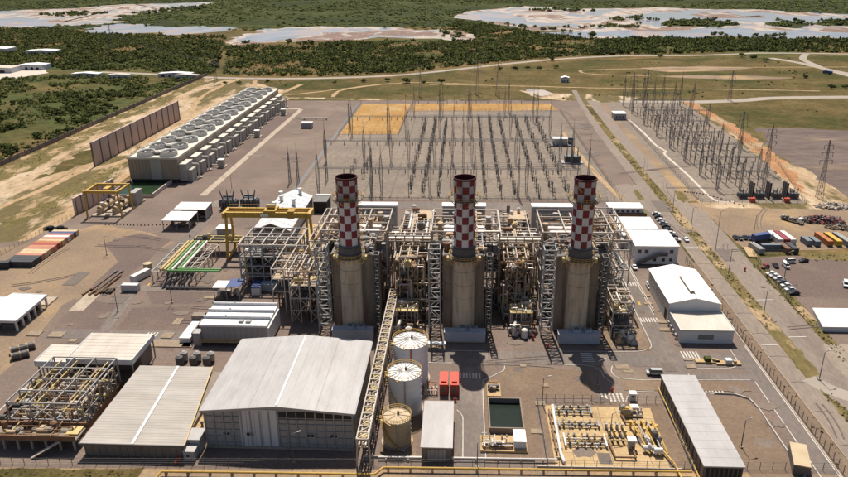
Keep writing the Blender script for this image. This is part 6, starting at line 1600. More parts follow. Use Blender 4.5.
# ------------------------------------------------------------------ main switchyard
def post_proto(kind):
    """one piece of switchyard equipment: steel pedestal, insulator columns, head"""
    t = thing('switchgear_post', '', 'switchgear')
    if kind == 0:      # breaker: pedestal with two leaning columns
        MB().box(-0.9, 0.9, -0.4, 0.4, 0, 2.6).build('pedestal', 'lattice_steel', t)
        for s in (-1, 1):
            b = MB(); b.cyl((s*0.5,0,2.6), (s*0.9,0,7.4), 0.22, n=6)
            for k in range(6): b.cyl((s*(0.55+0.06*k),0,3+0.7*k), (s*(0.55+0.06*k),0,3.2+0.7*k), 0.46, n=6)
            b.build('insulator', 'insulator', t)
    elif kind == 1:    # disconnector: twin posts and a blade
        m = MB(); m.bar((-1.3,0,0), (-1.3,0,3.6), 0.35); m.bar((1.3,0,0), (1.3,0,3.6), 0.35); m.bar((-1.7,0,3.6), (1.7,0,3.6), 0.4); m.build('support_frame', 'lattice_steel', t)
        for s in (-1, 0, 1):
            b = MB(); b.cyl((s*1.4,0,3.7), (s*1.4,0,7.0), 0.24, n=6)
            for k in range(5): b.cyl((s*1.4,0,4+0.6*k), (s*1.4,0,4.2+0.6*k), 0.44, n=6)
            b.build('insulator', 'insulator', t)
        MB().bar((-1.6,0,7.1), (1.6,0,7.1), 0.2).build('blade', 'pipe_silver', t)
    else:              # instrument transformer: single stout column
        MB().bar((0,0,0), (0,0,3.2), 0.55).build('pedestal', 'lattice_steel', t)
        b = MB(); b.cyl((0,0,3.2), (0,0,7.2), 0.30, n=7)
        for k in range(6): b.cyl((0,0,3.5+0.6*k), (0,0,3.7+0.6*k), 0.55, n=7)
        b.build('insulator', 'insulator', t)
        MB().cyl((0,0,7.2), (0,0,8.4), 0.6, n=8).build('head', 'transformer_grey', t)
    return t
protos = [post_proto(k) for k in range(3)]
for p_ in protos: p_.scale = (0.55, 0.55, 0.88)
first = [True]*3
ROWS = ((-70,430,462), (-62,430,462), (-31,395,600), (-23,395,600), (-14,395,590), (13,392,605), (21.5,392,610), (30,392,610), (43,392,608), (51.5,392,605), (60,392,598))
ROWN = ('first', 'second', 'third', 'fourth', 'fifth', 'sixth', 'seventh', 'eighth', 'ninth', 'tenth', 'eleventh')
KN = ('leaning twin column breaker', 'triple post disconnector', 'single column instrument transformer')
R = random.Random(5)
NTH = ('front', 'second', 'third', 'fourth', 'fifth', 'sixth', 'seventh', 'eighth', 'ninth', 'tenth', 'eleventh', 'twelfth', 'thirteenth', 'fourteenth', 'fifteenth', 'sixteenth', 'seventeenth', 'eighteenth', 'nineteenth', 'twentieth', 'twenty first', 'twenty second', 'twenty third', 'twenty fourth', 'twenty fifth', 'twenty sixth', 'twenty seventh', 'twenty eighth', 'twenty ninth', 'thirtieth')
for i, (x, y0, y1) in enumerate(ROWS):
    y = y0; k = i; nth = 0
    while y < y1:
        if 417 < y < 428 and i > 1: y = 428
        kind = (0, 1, 2, 1)[k % 4]
        lab = 'dark %s, %s from front in %s equipment row from left' % (KN[kind], NTH[nth] if nth else 'first', ROWN[i])
        loc = (x+R.uniform(-0.4, 0.4), y, 0.0)
        if first[kind]:
            protos[kind].location = loc; protos[kind]['label'] = lab; protos[kind]['group'] = 'main switchyard equipment'; first[kind] = False
        else:
            dup(protos[kind], loc, R.uniform(-0.05, 0.05), lab, 'main switchyard equipment')
        y += R.uniform(7.0, 8.2); k += 1; nth += 1

def gantry_row(label, y, xs, h, zb, spike=8.0, grp='lattice gantry rows'):
    t = thing('lattice_gantry', label, 'gantry', (0, y, 0), group=grp)
    for i, x in enumerate(xs):
        c = MB(); c.lattice(x, 0, 0, h*0.55, 0.8, 1.9, 6, 0.15, 0.09); c.lattice(x, 0, h*0.55, h, 1.9, 0.4, 5, 0.14, 0.08); c.build('column', 'lattice_steel', t)
        MB().cyl((x,0,h), (x,0,h+spike), 0.14, 0.05, 6).build('lightning_rod', 'lattice_steel', t)
    for a, b in zip(xs[:-1], xs[1:]):
        if b-a > 34: continue
        n = max(3, int((b-a)/2.4))
        bm_ = MB(); bm_.truss((a,0,zb), (b,0,zb), 0.8, n, 0.10, 0.06); bm_.build('beam', 'lattice_steel', t)
        for k in range(3):
            x = a+(b-a)*(k+0.5)/3
            MB().cyl((x,0,zb-0.5), (x,-0.6,zb-3.2), 0.22, n=6).build('hanging_insulator', 'insulator', t)
    return t
gantry_row('rear row of tall lattice gantries in main switchyard', 546, (-86,-57,-44,-18,-7,6,36,66), 23, 15.5)
gantry_row('middle row of tall lattice gantries in main switchyard', 467, (-92,-66,-48,-36,-19,-7,6,35,64,72), 22, 15.0)
gantry_row('front row of tall lattice gantries in main switchyard', 399, (-84,-53,-47,-19,-6,7,36.5,66), 23, 15.0)
gantry_row('far row of lattice gantries at back fence of main switchyard', 626, (-43,-18,6,36,64), 20, 13.5)
for i, (x, y, h) in enumerate(((-105.4,419,25), (-100.5,420,25), (-83.8,425.6,34), (-50.8,386,40), (-56,527,34), (0.2,432,46), (31.4,391.7,31), (71,463.7,24), (-90,560,30), (4,560,40), (40,640,34), (58,600,32), (-20,610,34), (75,420,30))):
    t = thing('lightning_mast', 'slender lattice lightning mast number %s from left in main switchyard' % ('one','two','three','four','five','six','seven','eight','nine','ten','eleven','twelve','thirteen','fourteen')[sorted([-105.4,-100.5,-83.8,-50.8,-56,0.2,31.4,71,-90,4,40,58,-20,75]).index(x)], 'mast', (x, y, 0), group='lightning masts')
    MB().lattice(0, 0, 0, h*0.75, 1.2, 0.5, 10, 0.17, 0.1).build('lattice_shaft', 'lattice_steel', t)
    MB().cyl((0,0,h*0.75), (0,0,h), 0.13, 0.05, 6).build('spike', 'lattice_steel', t)
def wire(name, label, a, b, sag, r=0.085, n=8, grp='overhead conductors'):
    m = MB()
    a, b = Vector(a), Vector(b)
    pts = []
    for i in range(n+1):
        f = i/n; p = a.lerp(b, f); p.z -= sag*4*f*(1-f); pts.append(p)
    for p, q in zip(pts[:-1], pts[1:]): m.cyl(p, q, r, n=4, cap=False)
    return tag(m.build(name, 'lattice_steel'), label, 'cable', grp)
spans = ((399, 467), (467, 546), (546, 626))
for j, (ya, yb) in enumerate(spans):
    for q, x in enumerate((-72,-58,-42,-31,-23,-14,13,21.5,30,43,51.5,60)):
        wire('conductor', '%s thin conductor from left between %s gantries of main switchyard' % (NTH[q] if q else 'first', ('front and middle','middle and rear','rear and far')[j]), (x,ya,14.5), (x,yb,14.5), 1.6)
# tubular cross buses
for j, y in enumerate((435, 500, 585)):
    t = thing('bus_bar', ('front','middle','rear')[j]+' cross bus tube on posts in main switchyard', 'bus bar', (0, y, 0), group='cross buses')
    for dy in (-1.6, 1.6): MB().cyl((-36,dy,8.6), (66,dy,8.6), 0.12, n=6).build('tube', 'pipe_silver', t)
    for i in range(9): MB().bar((-34+i*12.3,0,0), (-34+i*12.3,0,8.6), 0.2).build('post', 'lattice_steel', t)

t = thing('relay_house', 'grey flat roofed relay house on dark base in main switchyard', 'building', (*(70.2, 516.2), 0))
MB().box(-7, 10, -3, 6, 0, 1.0).build('base', 'steel_dark', t); MB().box(-5, 5, -1, 5, 1.0, 5.2).build('wall', 'wall_grey', t); MB().box(-5.4, 5.4, -1.4, 5.4, 5.2, 5.6).build('roof', 'wall_white', t)
for x in (7, 9): MB().box(x-0.9, x+0.9, 2.5, 5, 1.0, 5.4).build('cabinet', 'steel_dark', t)
t = thing('reactor_bank', 'dark reactor bank with bushings near east fence of main switchyard', 'reactor', (*(72.3, 468.8), 0))
MB().box(-7, 7, -3, 5, 0, 0.8).build('plinth', 'wall_grey', t); MB().box(-5, 5, -1.6, 3, 0.8, 5).build('tank', 'transformer_grey', t)
for i in range(3): MB().cyl((-3.5+i*3.5,0.5,5), (-3.5+i*3.5,0.5,10.5), 0.4, 0.2, 8).build('bushing', 'insulator', t)
for i in range(7): MB().box(-4.8+i*1.5, -4.0+i*1.5, -2.6, -1.6, 1.2, 4.6).build('radiator', 'steel_dark', t)
t = thing('yard_kiosk', 'small grey flat roofed kiosk in the yard left of switchyard', 'kiosk', (*(-127.2, 575.3), 0))
MB().box(-4.2, 4.2, -2, 4, 0, 4.2).build('wall', 'wall_grey', t); MB().box(-4.6, 4.6, -2.4, 4.4, 4.2, 4.6).build('roof', 'wall_white', t)
t = thing('pipe_stand', 'low white pipe stand left of switchyard fence', 'pipe', (*(-126.0, 607.3), 0))
MB().cyl((-12,0,1.6), (10,0,1.6), 0.5, n=8).build('pipe', 'pipe_white', t)
for x in (-10, 0, 9): MB().box(x-0.4, x+0.4, -0.6, 0.6, 0, 1.2).build('support', 'concrete', t)

# ------------------------------------------------------------------ east switchyard
def east_post(kind):
    t = thing('switchgear_column', '', 'switchgear')
    MB().bar((0,0,0), (0,0,4.5), 0.5).build('pedestal', 'lattice_steel', t)
    b = MB(); b.cyl((0,0,4.5), (0,0,9.0), 0.3, n=6)
    for k in range(6): b.cyl((0,0,4.8+0.65*k), (0,0,5.05+0.65*k), 0.6, n=6)
    b.build('insulator', 'insulator', t)
    if kind: MB().bar((-1.7,0,9.1), (1.7,0,9.1), 0.3).build('cross_arm', 'lattice_steel', t)
    else: MB().cyl((0,0,9.0), (0,0,10.2), 0.6, n=7).build('head', 'transformer_grey', t)
    return t
ep = [east_post(0), east_post(1)]
for p_ in ep: p_.scale = (0.65, 0.65, 0.9)
ef = [True, True]
for i, x in enumerate((150, 155.5, 161, 168, 173.5, 179, 186)):
    y = 418.0; k = i; nth = 0
    while y < 640:
        if x < 178 or y > 425+(x-178)*8:
            kd = k % 2
            lab = 'dark %s column, %s from front in %s row of east switchyard' % (('capped', 'cross armed')[kd], NTH[nth] if nth else 'first', ROWN[i])
            if ef[kd]: ep[kd].location = (x, y, 0); ep[kd]['label'] = lab; ep[kd]['group'] = 'east switchyard equipment'; ef[kd] = False
            else: dup(ep[kd], (x, y, 0), 0, lab, 'east switchyard equipment')
            nth += 1
        y += 11.0+R.uniform(-1.5, 1.5); k += 1
for j, y in enumerate((408, 440, 474, 510, 548, 590, 635, 672)):
    xs = [147, 164.5, 182] if y > 430 else [147, 160, 173]
    if y > 560: xs.append(198)
    gantry_row('lattice gantry row %s from the transformers in east switchyard' % ROWN[j], y, xs, 17 if j < 6 else 26, 12.0, 4.0 if j < 6 else 7.0, 'east switchyard gantries')
for j in range(7):
    ya, yb = (408, 440, 474, 510, 548, 590, 635, 672)[j:j+2]
    for q, x in enumerate((150, 155.5, 161, 168, 173.5, 179)): wire('conductor', '%s thin conductor from left between gantry rows %s and %s of east switchyard' % (ROWN[q], ROWN[j], ROWN[j+1]), (x,ya,11.5), (x,yb,11.5), 0.9)
for i in range(4):
    x = 156.5+i*9.2
    transformer((x, 394.5, 0), '%s dark transformer at the front of east switchyard' % ('leftmost','second','third','rightmost')[i], 'transformers of the east switchyard', 0.55)
    if i < 3:
        t = thing('fire_wall', 'dark blast wall between %s transformers of east switchyard' % ('first and second','second and third','third and fourth')[i], 'wall', (x+4.6, 394, 0), group='blast walls')
        MB().box(-0.25, 0.25, -2.4, 3.6, 0, 9.4).build('panel', 'steel_dark', t)
        for k in range(3): MB().box(-0.4, 0.4, -2.4+k*2.8, -2.0+k*2.8, 0, 9.7).build('pier', 'steel_dark', t)
for i, x in enumerate((159.5, 178.0)):
    t = thing('fire_cabinet', ('left','right')[i]+' red fire cabinet before the east switchyard transformers', 'cabinet', (x, 387.2, 0), group='red fire cabinets')
    MB().box(-1.3, 1.3, -0.9, 0.9, 0, 2.2).build('body', 'red_paint', t); MB().box(-1.45, 1.45, -1.05, 1.05, 2.2, 2.45).build('roof', 'red_paint', t)
t = thing('relay_house', 'grey relay house with white roof at back of east switchyard', 'building', (*(131.5, 613.2), 0))
MB().box(-5, 5, -4, 7, 0, 5).build('wall', 'wall_grey', t); MB().box(-5.4, 5.4, -4.4, 7.4, 5, 5.4).build('roof', 'wall_white', t)
for i in range(3): window(t, -3.6+i*2.6, -2.2+i*2.6, 1.8, 3.4, -4.0)

# ------------------------------------------------------------------ transmission pylons
def pylon(loc, h, label, s=1.0):
    t = thing('transmission_tower', label, 'pylon', loc, group='transmission towers')
    m = MB(); m.lattice(0, 0, 0, h*0.6, 3.8*s, 1.5*s, 9, 0.17, 0.09); m.lattice(0, 0, h*0.6, h, 1.5*s, 0.4, 7, 0.14, 0.08); m.build('lattice_body', 'lattice_steel', t)
    for k, (f, w) in enumerate(((0.66, 4.2), (0.79, 3.6), (0.91, 3.0))):
        a = MB(); a.bar((-w*s,0,h*f), (w*s,0,h*f), 0.22); a.bar((-w*s,0,h*f), (0,0,h*f+1.6), 0.16); a.bar((w*s,0,h*f), (0,0,h*f+1.6), 0.16); a.build('cross_arm', 'lattice_steel', t)
        for sx in (-1, 1): MB().cyl((sx*w*s,0,h*f), (sx*w*s,0,h*f-2.2), 0.16, n=5).build('insulator_string', 'insulator', t)
    return t
PY = (((-544.7,1122,0), 42, 'distant pylon standing in the woods at upper left'), ((-282.5,819,0), 32, 'pylon beside the dirt track beyond the cooling tower'), ((-43,722,0), 33, 'pylon behind the orange sand pad'), ((14,735,0), 35, 'pylon just behind main switchyard back fence, left of pair'), ((34,728,0), 35, 'pylon just behind main switchyard back fence, right of pair'),
      ((199.2,395.6,0), 33, 'tall pylon at front right corner of east switchyard'), ((190,448,0), 30, 'pylon on red earth behind right transformers'), ((196,512,0), 26, 'pylon on red earth halfway along east switchyard'), ((150,652,0), 33, 'left pylon at the back of east switchyard'), ((166,668,0), 33, 'right pylon at the back of east switchyard'), ((252,700,0), 28, 'lone pylon on grassland right of east switchyard'))
for loc, h, lab in PY: pylon(loc, h, lab, 0.8 if h < 34 else 1.0)
for k, (a, b) in enumerate((((-544.7,1122,28),(-282.5,819,22)), ((-282.5,819,22),(-92,546,22)), ((-43,722,24),(-44,626,20)), ((14,735,24),(6,626,20)), ((34,728,24),(36,626,20)), ((190,448,20),(182,440,17)), ((199,396,24),(190,448,22)), ((190,448,22),(196,512,18)), ((150,652,24),(147,635,24)), ((252,700,20),(198,635,22)))):
    for j, dx in enumerate((-5, 5)): wire('power_line', ('left','right')[j]+' overhead line span leaving %s' % ('the far left pylon','the cooling tower pylon','the sand pad pylon','the left rear pylon','the right rear pylon','the red earth pylon','the corner pylon','the halfway pylon','the east rear pylon','the lone grassland pylon')[k], (a[0]+dx*0.8,a[1],a[2]), (b[0]+dx*0.8,b[1],b[2]), 3.0, 0.08, 10, 'overhead line spans')

# ------------------------------------------------------------------ fences
def fence(label, pts, h=2.6, step=3.0, m='steel_dark', wires=4, name='chain_fence', z0=0.0, pw=0.12):
    t = thing(name, label, 'fence', (pts[0][0], pts[0][1], z0))
    ox, oy = pts[0]
    post = None
    for (ax, ay), (bx, by) in zip(pts[:-1], pts[1:]):
        L = math.hypot(bx-ax, by-ay); n = max(1, int(L/step))
        for i in range(n+1):
            x, y = ax+(bx-ax)*i/n-ox, ay+(by-ay)*i/n-oy
            if post is None: post = MB().bar((0,0,0), (0,0,h), pw).build('post', m, t)
            else: piece(post, 'post', t, (x, y, 0))
        for k in range(wires):
            z = h*(k+0.7)/wires
            MB().bar((ax-ox,ay-oy,z), (bx-ox,by-oy,z), 0.05).build('fence_wire', m, t)
    return t
fence('wire fence on posts along the front of the plant', [(-123,152.6),(-26,156.2),(98,159.5)], 2.6, 3.2)
fence('wire fence along the far side of the gas yard', [(23.2,158),(23.2,188.4),(61.5,188.9),(61.0,158.5)], 2.8, 2.6)
fence('wire fence between the plant and the public road', [(99.2,150),(99.1,225),(98.9,300)], 3.0, 2.6, pw=0.14)
fence('pale fence along the sandy strip by the containers', [(-214,296),(-209,345),(-206,362)], 2.4, 3.0, 'pale_yellow')
fence('wire fence round the east switchyard front', [(137.4,617),(131.4,383.5),(187,384.2),(206,470),(208,600)], 2.8, 4.0)
fence('wire fence along east side of main switchyard', [(88.6,388),(87,500),(86,646),(40,647),(-48,646)], 2.8, 4.0)
fence('dark wire fence round the orange sand pad', [(-98,690),(-97.6,551.5),(-50.3,552),(-49.3,646)], 2.8, 4.0)
fence('wire fence along front of main switchyard', [(-97.5,385.5),(60,386.2),(88.6,387.4)], 2.6, 4.0)
fence('fence line behind the right car yard', [(127.9,262),(131.5,310),(150,311)], 2.4, 3.0)

# ------------------------------------------------------------------ lamp posts
def lamp_post(loc, h, label, rz=0.0, m='steel_dark'):
    t = thing('lamp_post', label, 'lamp post', loc, rz, 'lamp posts')
    MB().cyl((0,0,0), (0,0,h), 0.16, 0.09, 8).build('pole', m, t)
    MB().bar((0,0,h), (1.8,0,h+0.35), 0.12).build('arm', m, t)
    MB().box(1.5, 2.5, -0.2, 0.2, h+0.28, h+0.45).build('lamp_head', 'steel_grey', t)
    MB().box(-0.4, 0.4, -0.4, 0.4, 0, 0.5).build('footing', 'concrete', t)
LP = (((113.0,305,0), 22, 'very tall lamp mast in the median beside the car yard'), ((113.4,249,0), 10, 'lamp post in the median level with the white depot roof'), ((113.7,204,0), 10, 'lamp post in the median nearest the camera'), ((112.8,286,0), 12, 'shorter lamp post in median just before the tall mast'), ((112.6,340,0), 12, 'lamp post in median level with the canteen'), ((112.4,372,0), 11, 'lamp post in the median near the loop road'),
      ((134,318,0), 16, 'lamp mast on the dirt lot left of the containers'), (((*(134.7, 283.0), 0)), 12, 'lamp post among the parked white cars of the car yard'), ((*(24.7, 187.2),0), 9, 'lamp post at rear left corner of gas yard'), ((*(42.9, 197.9),0), 9, 'lamp post in the stack shadow behind the gas yard'), ((*(76.9, 168.2),0), 9, 'lamp post on brown gravel right of long warehouse'),
      ((-66.5+22,157.2,0), 9, 'lamp post in front of the large hall'), ((*(-114.5, 251.9),0), 10, 'lamp post on gravel left of the electrical building'), ((*(-132.6, 243.4),0), 10, 'lamp post beside the west road crossing'), ((*(4.6, 156.8),0), 8, 'lamp post at front fence below the dark pond'), ((*(42.0, 171.2),0), 8, 'lamp post at right side of the gas yard'), ((*(-136.8, 403.4),0), 9, 'lamp post near the concrete path end'), ((*(-164.1, 300.6),0), 9, 'lamp post on dirt in west yard'))
for loc, h, lab in LP: lamp_post(loc, h, lab, 0.4)

# ------------------------------------------------------------------ vehicles
def loft(mb, secs):
    """secs: list of closed sections (same vertex count) joined in order, ends capped"""
    n = len(secs[0]); base = len(mb.v)
    vs = [p for s in secs for p in s]
    fs = [(k*n+i, k*n+(i+1)%n, (k+1)*n+(i+1)%n, (k+1)*n+i) for k in range(len(secs)-1) for i in range(n)]
    fs += [tuple(range(n-1,-1,-1)), tuple(range((len(secs)-1)*n, len(secs)*n))]
    mb.add(vs, fs)
def car_proto(paint, van=False):
    t = thing('parked_car', '', 'car')
    prof = [(-2.15,0.45),(-2.2,0.85),(-1.55,0.98),(-0.75,1.0),(1.1,1.0),(1.9,0.95),(2.15,0.8),(2.15,0.45)] if not van else [(-2.5,0.45),(-2.55,1.0),(-1.9,1.15),(-1.5,1.2),(1.0,1.2),(2.4,1.2),(2.5,0.9),(2.5,0.45)]
    b = MB(); loft(b, [[(x,y*0.97 if z > 0.9 else y,z) for x, z in prof] for y in (-0.88, -0.6, 0.6, 0.88)]); b.build('body', paint, t)
    cab = [(-1.0,1.0),(-0.35,1.48),(0.95,1.48),(1.65,1.0)] if not van else [(-1.75,1.18),(-1.15,2.0),(2.25,2.05),(2.45,1.18)]
    g = MB(); loft(g, [[(x,y,z) for x, z in cab] for y in (-0.76, 0.76)]); cabin = g.build('windows', 'window_glass', t)
    r = MB()
    x0, x1, z1 = cab[1][0]-0.05, cab[2][0]+0.05, cab[1][1]
    r.box(x0, x1, -0.72, 0.72, z1-0.02, z1+0.06); r.build('roof', paint, cabin)
    for sx in (-1.35, 1.35):
        for sy in (-0.85, 0.85):
            w = MB(); w.cyl((sx,sy-0.11,0.33), (sx,sy+0.11,0.33), 0.33, n=10); o = w.build('wheel', 'rubber', t)
    for sy in (-0.6, 0.6): MB().box(-2.24, -2.16, sy-0.18, sy+0.18, 0.66, 0.8).build('headlight', 'skylight', t)
    return t
CARP = {}
def car(loc, rz, paint, label, van=False, grp='parked cars'):
    key = (paint, van)
    if len(loc) == 2: loc = (*loc, 0.17)
    if key not in CARP:
        CARP[key] = car_proto(paint, van); o = CARP[key]
        o.location = loc; o.rotation_euler = (0, 0, rz); o['label'] = label; o['group'] = grp
    else: o = dup(CARP[key], loc, rz, label, grp)
    return o
cols = ('car_white','car_black','car_white','car_silver','car_black','car_black','car_white','car_black','car_white')
nth9 = ('farthest','second farthest','third farthest','fourth farthest','middle','fourth nearest','third nearest','second nearest','nearest')
for i in range(9):
    y = 364-i*4.8
    car((101.7, y, 0.17), math.pi, cols[i], '%s %s car of the row parked behind the white office' % (nth9[i], cols[i][4:]), grp='cars parked by the office')
car((106.6, 326.5, 0.17), math.pi/2, 'car_white', 'white car driving on the near carriageway beside parked row', grp='cars on the road')
car((74.8, 292, 0.17), math.pi/2, 'car_white', 'white car parked beside the two storey office end', grp='cars by the plant road')
car((76.4, 272, 0.17), math.pi/2, 'car_white', 'white van parked against side of gable warehouse', True, 'cars by the plant road')
car((62.4, 205.2, 0.17), 0.0, 'car_silver', 'silver pickup parked on brown gravel behind long warehouse', True, 'cars by the plant road')
car((*(143.9, 300.5),0.17), 0.2, 'car_white', 'white van in the middle of the grey car yard', True, 'cars in the car yard')
car((*(140.3, 295.4),0.17), 1.6, 'car_white', 'white pickup beside the van in the grey car yard', True, 'cars in the car yard')
for i, (px, c) in enumerate((((130.9, 287.0), 'car_white'), ((131.4, 284.5), 'car_white'), ((131.8, 281.9), 'car_white'), ((132.0, 278.4), 'car_grey'), ((132.2, 275.0), 'car_white'), ((132.2, 271.1), 'car_white'), ((132.5, 267.9), 'car_black'))):
    car((*px, 0.17), 0.15, c, '%s %s car in the slanting row of the car yard' % (ROWN[i], c[4:]), grp='cars in the car yard')
for i, (px, c, l) in enumerate((((150.7, 301.8), 'car_black', 'black car alone in the grey car yard'), ((136.2, 295.8), 'car_black', 'small dark car left of the white pickup in car yard'), ((156.5, 276.7), 'car_white', 'white van at right edge of the car yard'), ((131.3, 294.6), 'car_red', 'red car at left fence of the car yard'))):
    car((*px, 0.17), (0.3, 1.5, 1.2, 0.6)[i], c, l, i == 2, 'cars in the car yard')
for i, px in enumerate(((130.6, 329.6), (132.7, 329.0), (135.3, 329.8), (137.4, 329.2))): car((*px, 0.17), 1.5, ('car_black','car_grey','car_black','car_blue')[i], '%s dark car in the row at the dirt lot corner' % ROWN[i], grp='dark cars at the lot corner')
car((*(375.9, 997.0),0.06), 2.6, 'car_white', 'white car on far road at upper right', grp='cars on the road')
def truck(loc, rz, label, cabm, bedm, bed=True, grp='trucks'):
    t = thing('flatbed_truck', label, 'truck', loc, rz, grp)
    MB().box(-5.5, 5.2, -1.0, 1.0, 0.7, 1.1).build('chassis', 'steel_dark', t)
    c = MB(); loft(c, [[(5.4,y,0.7),(5.4,y,1.9),(5.0,y,3.1),(3.3,y,3.1),(3.2,y,0.7)] for y in (-1.2, 1.2)]); cab = c.build('cab', cabm, t)
    MB().hexa([(5.42,-1.05,1.9),(5.46,-1.05,1.9),(5.46,1.05,1.9),(5.42,1.05,1.9)], [(5.06,-1.05,2.9),(5.1,-1.05,2.9),(5.1,1.05,2.9),(5.06,1.05,2.9)]).build('windscreen', 'window_glass', cab)
    if bed:
        MB().box(-6.0, 3.0, -1.25, 1.25, 1.1, 1.45).build('bed', bedm, t)
        for k in range(4): MB().box(-5.4+k*2.1, -4.4+k*2.1, -0.9, 0.9, 1.45, 2.2+0.2*(k % 2)).build('cargo', 'steel_dark' if k % 2 else 'steel_grey', t)
    else: MB().box(-6.0, 3.0, -1.3, 1.3, 1.1, 3.8).build('cargo_box', bedm, t)
    for sx in (-4.6, -3.4, 4.0):
        for sy in (-1.05, 1.05): MB().cyl((sx,sy-0.15,0.5), (sx,sy+0.15,0.5), 0.5, n=10).build('wheel', 'rubber', t)
truck((*(167.6, 354.9),0.16), -0.9, 'flatbed truck with white cab parked on the dirt lot', 'car_white', 'steel_dark')
truck((*(142.6, 327.3),0.16), 0.4, 'white and blue truck beside the dark containers', 'car_white', 'blue_paint', False)
truck((*(421.0, 872.6),0.06), 2.0, 'blue truck on the far slip road at upper right', 'blue_paint', 'blue_paint', False)

# ------------------------------------------------------------------ shipping containers
def container(loc, rz, m, label, L=12.2, h=2.6, grp='shipping containers'):
    t = thing('shipping_container', label, 'container', loc, rz, grp)
    w = 2.44; n = 14
    s = MB()
    # corrugated long sides as a zig-zag plan
    pts = []
    for i in range(n+1): pts.append((-L/2+L*i/n, -w/2+(0.09 if i % 2 else 0.0)))
    for i in range(n, -1, -1): pts.append((-L/2+L*i/n, w/2-(0.09 if i % 2 else 0.0)))
    s.prism(pts, 0.15, h-0.08); s.build('body', m, t)
    MB().box(-L/2, L/2, -w/2, w/2, h-0.08, h).build('roof', m, t)
    for sx in (-1, 1):
        for sy in (-1, 1): MB().box(sx*L/2-0.12, sx*L/2+0.12, sy*w/2-0.12, sy*w/2+0.12, 0, h+0.03).build('corner_post', m, t)
    for sy in (-0.6, 0.6): MB().box(L/2, L/2+0.07, sy-0.55, sy+0.55, 0.25, h-0.2).build('door', m, t)
    return t
seq = ('box_dark','box_dark','box_dark','box_salmon','box_cream','box_cream','box_salmon','box_salmon','box_red','box_orange','box_cream','box_salmon','box_white','box_salmon','box_blue','box_cream')
cn = dict(box_dark='black', box_salmon='salmon', box_cream='cream', box_red='red', box_orange='orange', box_white='white', box_blue='blue', box_yellow='yellow', box_maroon='maroon', box_grey='grey', box_brown='brown', box_steel='steel blue')
for i, c in enumerate(seq):
    container((-196.6+0.12*math.sin(i*2.1), 286.2+i*2.58, 0.17), 0.02*math.sin(i), c, '%s %s container counted from the near end of left yard row' % (ROWN[i] if i < 11 else NTH[i], cn[c]), grp='containers in the left yard row')
for k, (px, py, m, L, rz, lab) in enumerate((('a',0,'box_white',12.2,1.57,'left white container of the white maroon white trio'), ('b',1,'box_maroon',12.2,1.57,'maroon container between two white ones in east lot'), ('c',2,'box_white',12.2,1.57,'right white container of the white maroon white trio'))):
    c = (151.7, 327.6); container((c[0]-3.2+k*2.9, c[1]+1, 0.16), 1.62, m, lab, L, grp='containers of the east lot')
for k, (c, m, L, rz, lab) in enumerate((((161.2, 324.0), 'box_steel', 6.1, 1.62, 'left pale blue small container of a pair in east lot'), ((164.7, 323.4), 'box_steel', 6.1, 1.62, 'right pale blue small container of a pair in east lot'), ((170.3, 326.8), 'box_orange', 12.2, 1.62, 'rust orange container at right end of east lot'), ((174.5, 326.9), 'box_yellow', 12.2, 1.62, 'yellow container at right end of east lot'), ((178.7, 327.0), 'box_grey', 12.2, 1.62, 'grey container at right end of east lot'),
        ((134.8, 314.4), 'box_grey', 9.0, 1.75, 'grey brown container at the car yard gate'), ((141.8, 316.4), 'box_steel', 8.5, 0.03, 'dark blue grey container lying across behind the car yard'), ((147.5, 314.8), 'box_brown', 8.0, 1.65, 'brown container behind the white van'), ((150.6, 314.8), 'box_dark', 8.0, 1.65, 'dark container behind the white van'))):
    container((*c, 0.16), rz, m, lab, L, grp='containers of the east lot')
for k, (c, m, L, rz, lab) in enumerate((((-135.8, 262.4), 'box_white', 6.6, 0.0, 'small white container on gravel in the west yard'), ((-136.7, 274.4), 'box_white', 9.0, 1.2, 'white container with rusty roof in the west yard'), ((-203.3, 284.2), 'box_dark', 6.1, 0.1, 'small dark container at left edge of the yard'))):
    container((*c, 0.16), rz, m, lab, L, 3.0, grp='containers of the west yard')
t = thing('round_tank', 'small tan round tank beside white container in west yard', 'tank', (*(-138.4, 285.7), 0.16))
MB().cyl((0,0,0), (0,0,2.4), 1.8, n=18).build('shell', 'tank_tan', t); MB().cyl((0,0,2.4), (0,0,2.8), 1.8, 0.4, 18).build('roof', 'tank_tan', t)
for k in range(5):
    t = thing('steel_pipe', '%s long dark steel pipe stacked on west yard gravel' % ROWN[k], 'pipe', (*(-149.9, 269.9), 0.16), -0.08, 'steel pipes on the gravel')
    t.location.x += (k-2)*1.3; t.location.y += (k % 2)*5-2
    MB().cyl((0,-11,0.5), (0,9,0.5), 0.45, n=10).build('tube', 'steel_dark' if k % 2 else 'pipe_rust', t)
    for yy in (-8, 6): MB().box(-0.7, 0.7, yy-0.3, yy+0.3, 0, 0.2).build('timber', 'bark', t)
t = thing('hose_pile', 'black pile of coiled hoses behind the container row', 'hoses', (*(-206.0, 332.9), 0.16))
for k in range(7):
    m = MB(); m.tube((-5+k*1.7, 0.8*math.sin(k*2)), 0, 1.2+0.4*(k % 3), 1.25, 0.55, 14); m.build('coil', 'rubber', t)
t = thing('timber_stack', 'low stack of dark timber at left edge of west yard', 'timber', (*(-146.6, 261.1), 0.16))
for k in range(6): MB().box(-4+k*1.4, -3+k*1.4, -2, 2, 0, 0.7+0.2*(k % 2)).build('beam', 'bark', t)

# bollards/hose line on the yard in the west: rubber bumpers in a row
for k in range(26):
    t = tag(MB().cyl((0,0,0), (0,0,0.6), 0.32, n=8).build('bollard', 'steel_dark'), 'short black bollard, %s from left in line on west yard' % (NTH[k] if k else 'first'), 'bollard', 'black bollards in the west yard', (-184+k*1.9, 341+0.6*math.sin(k*0.5), 0.16))

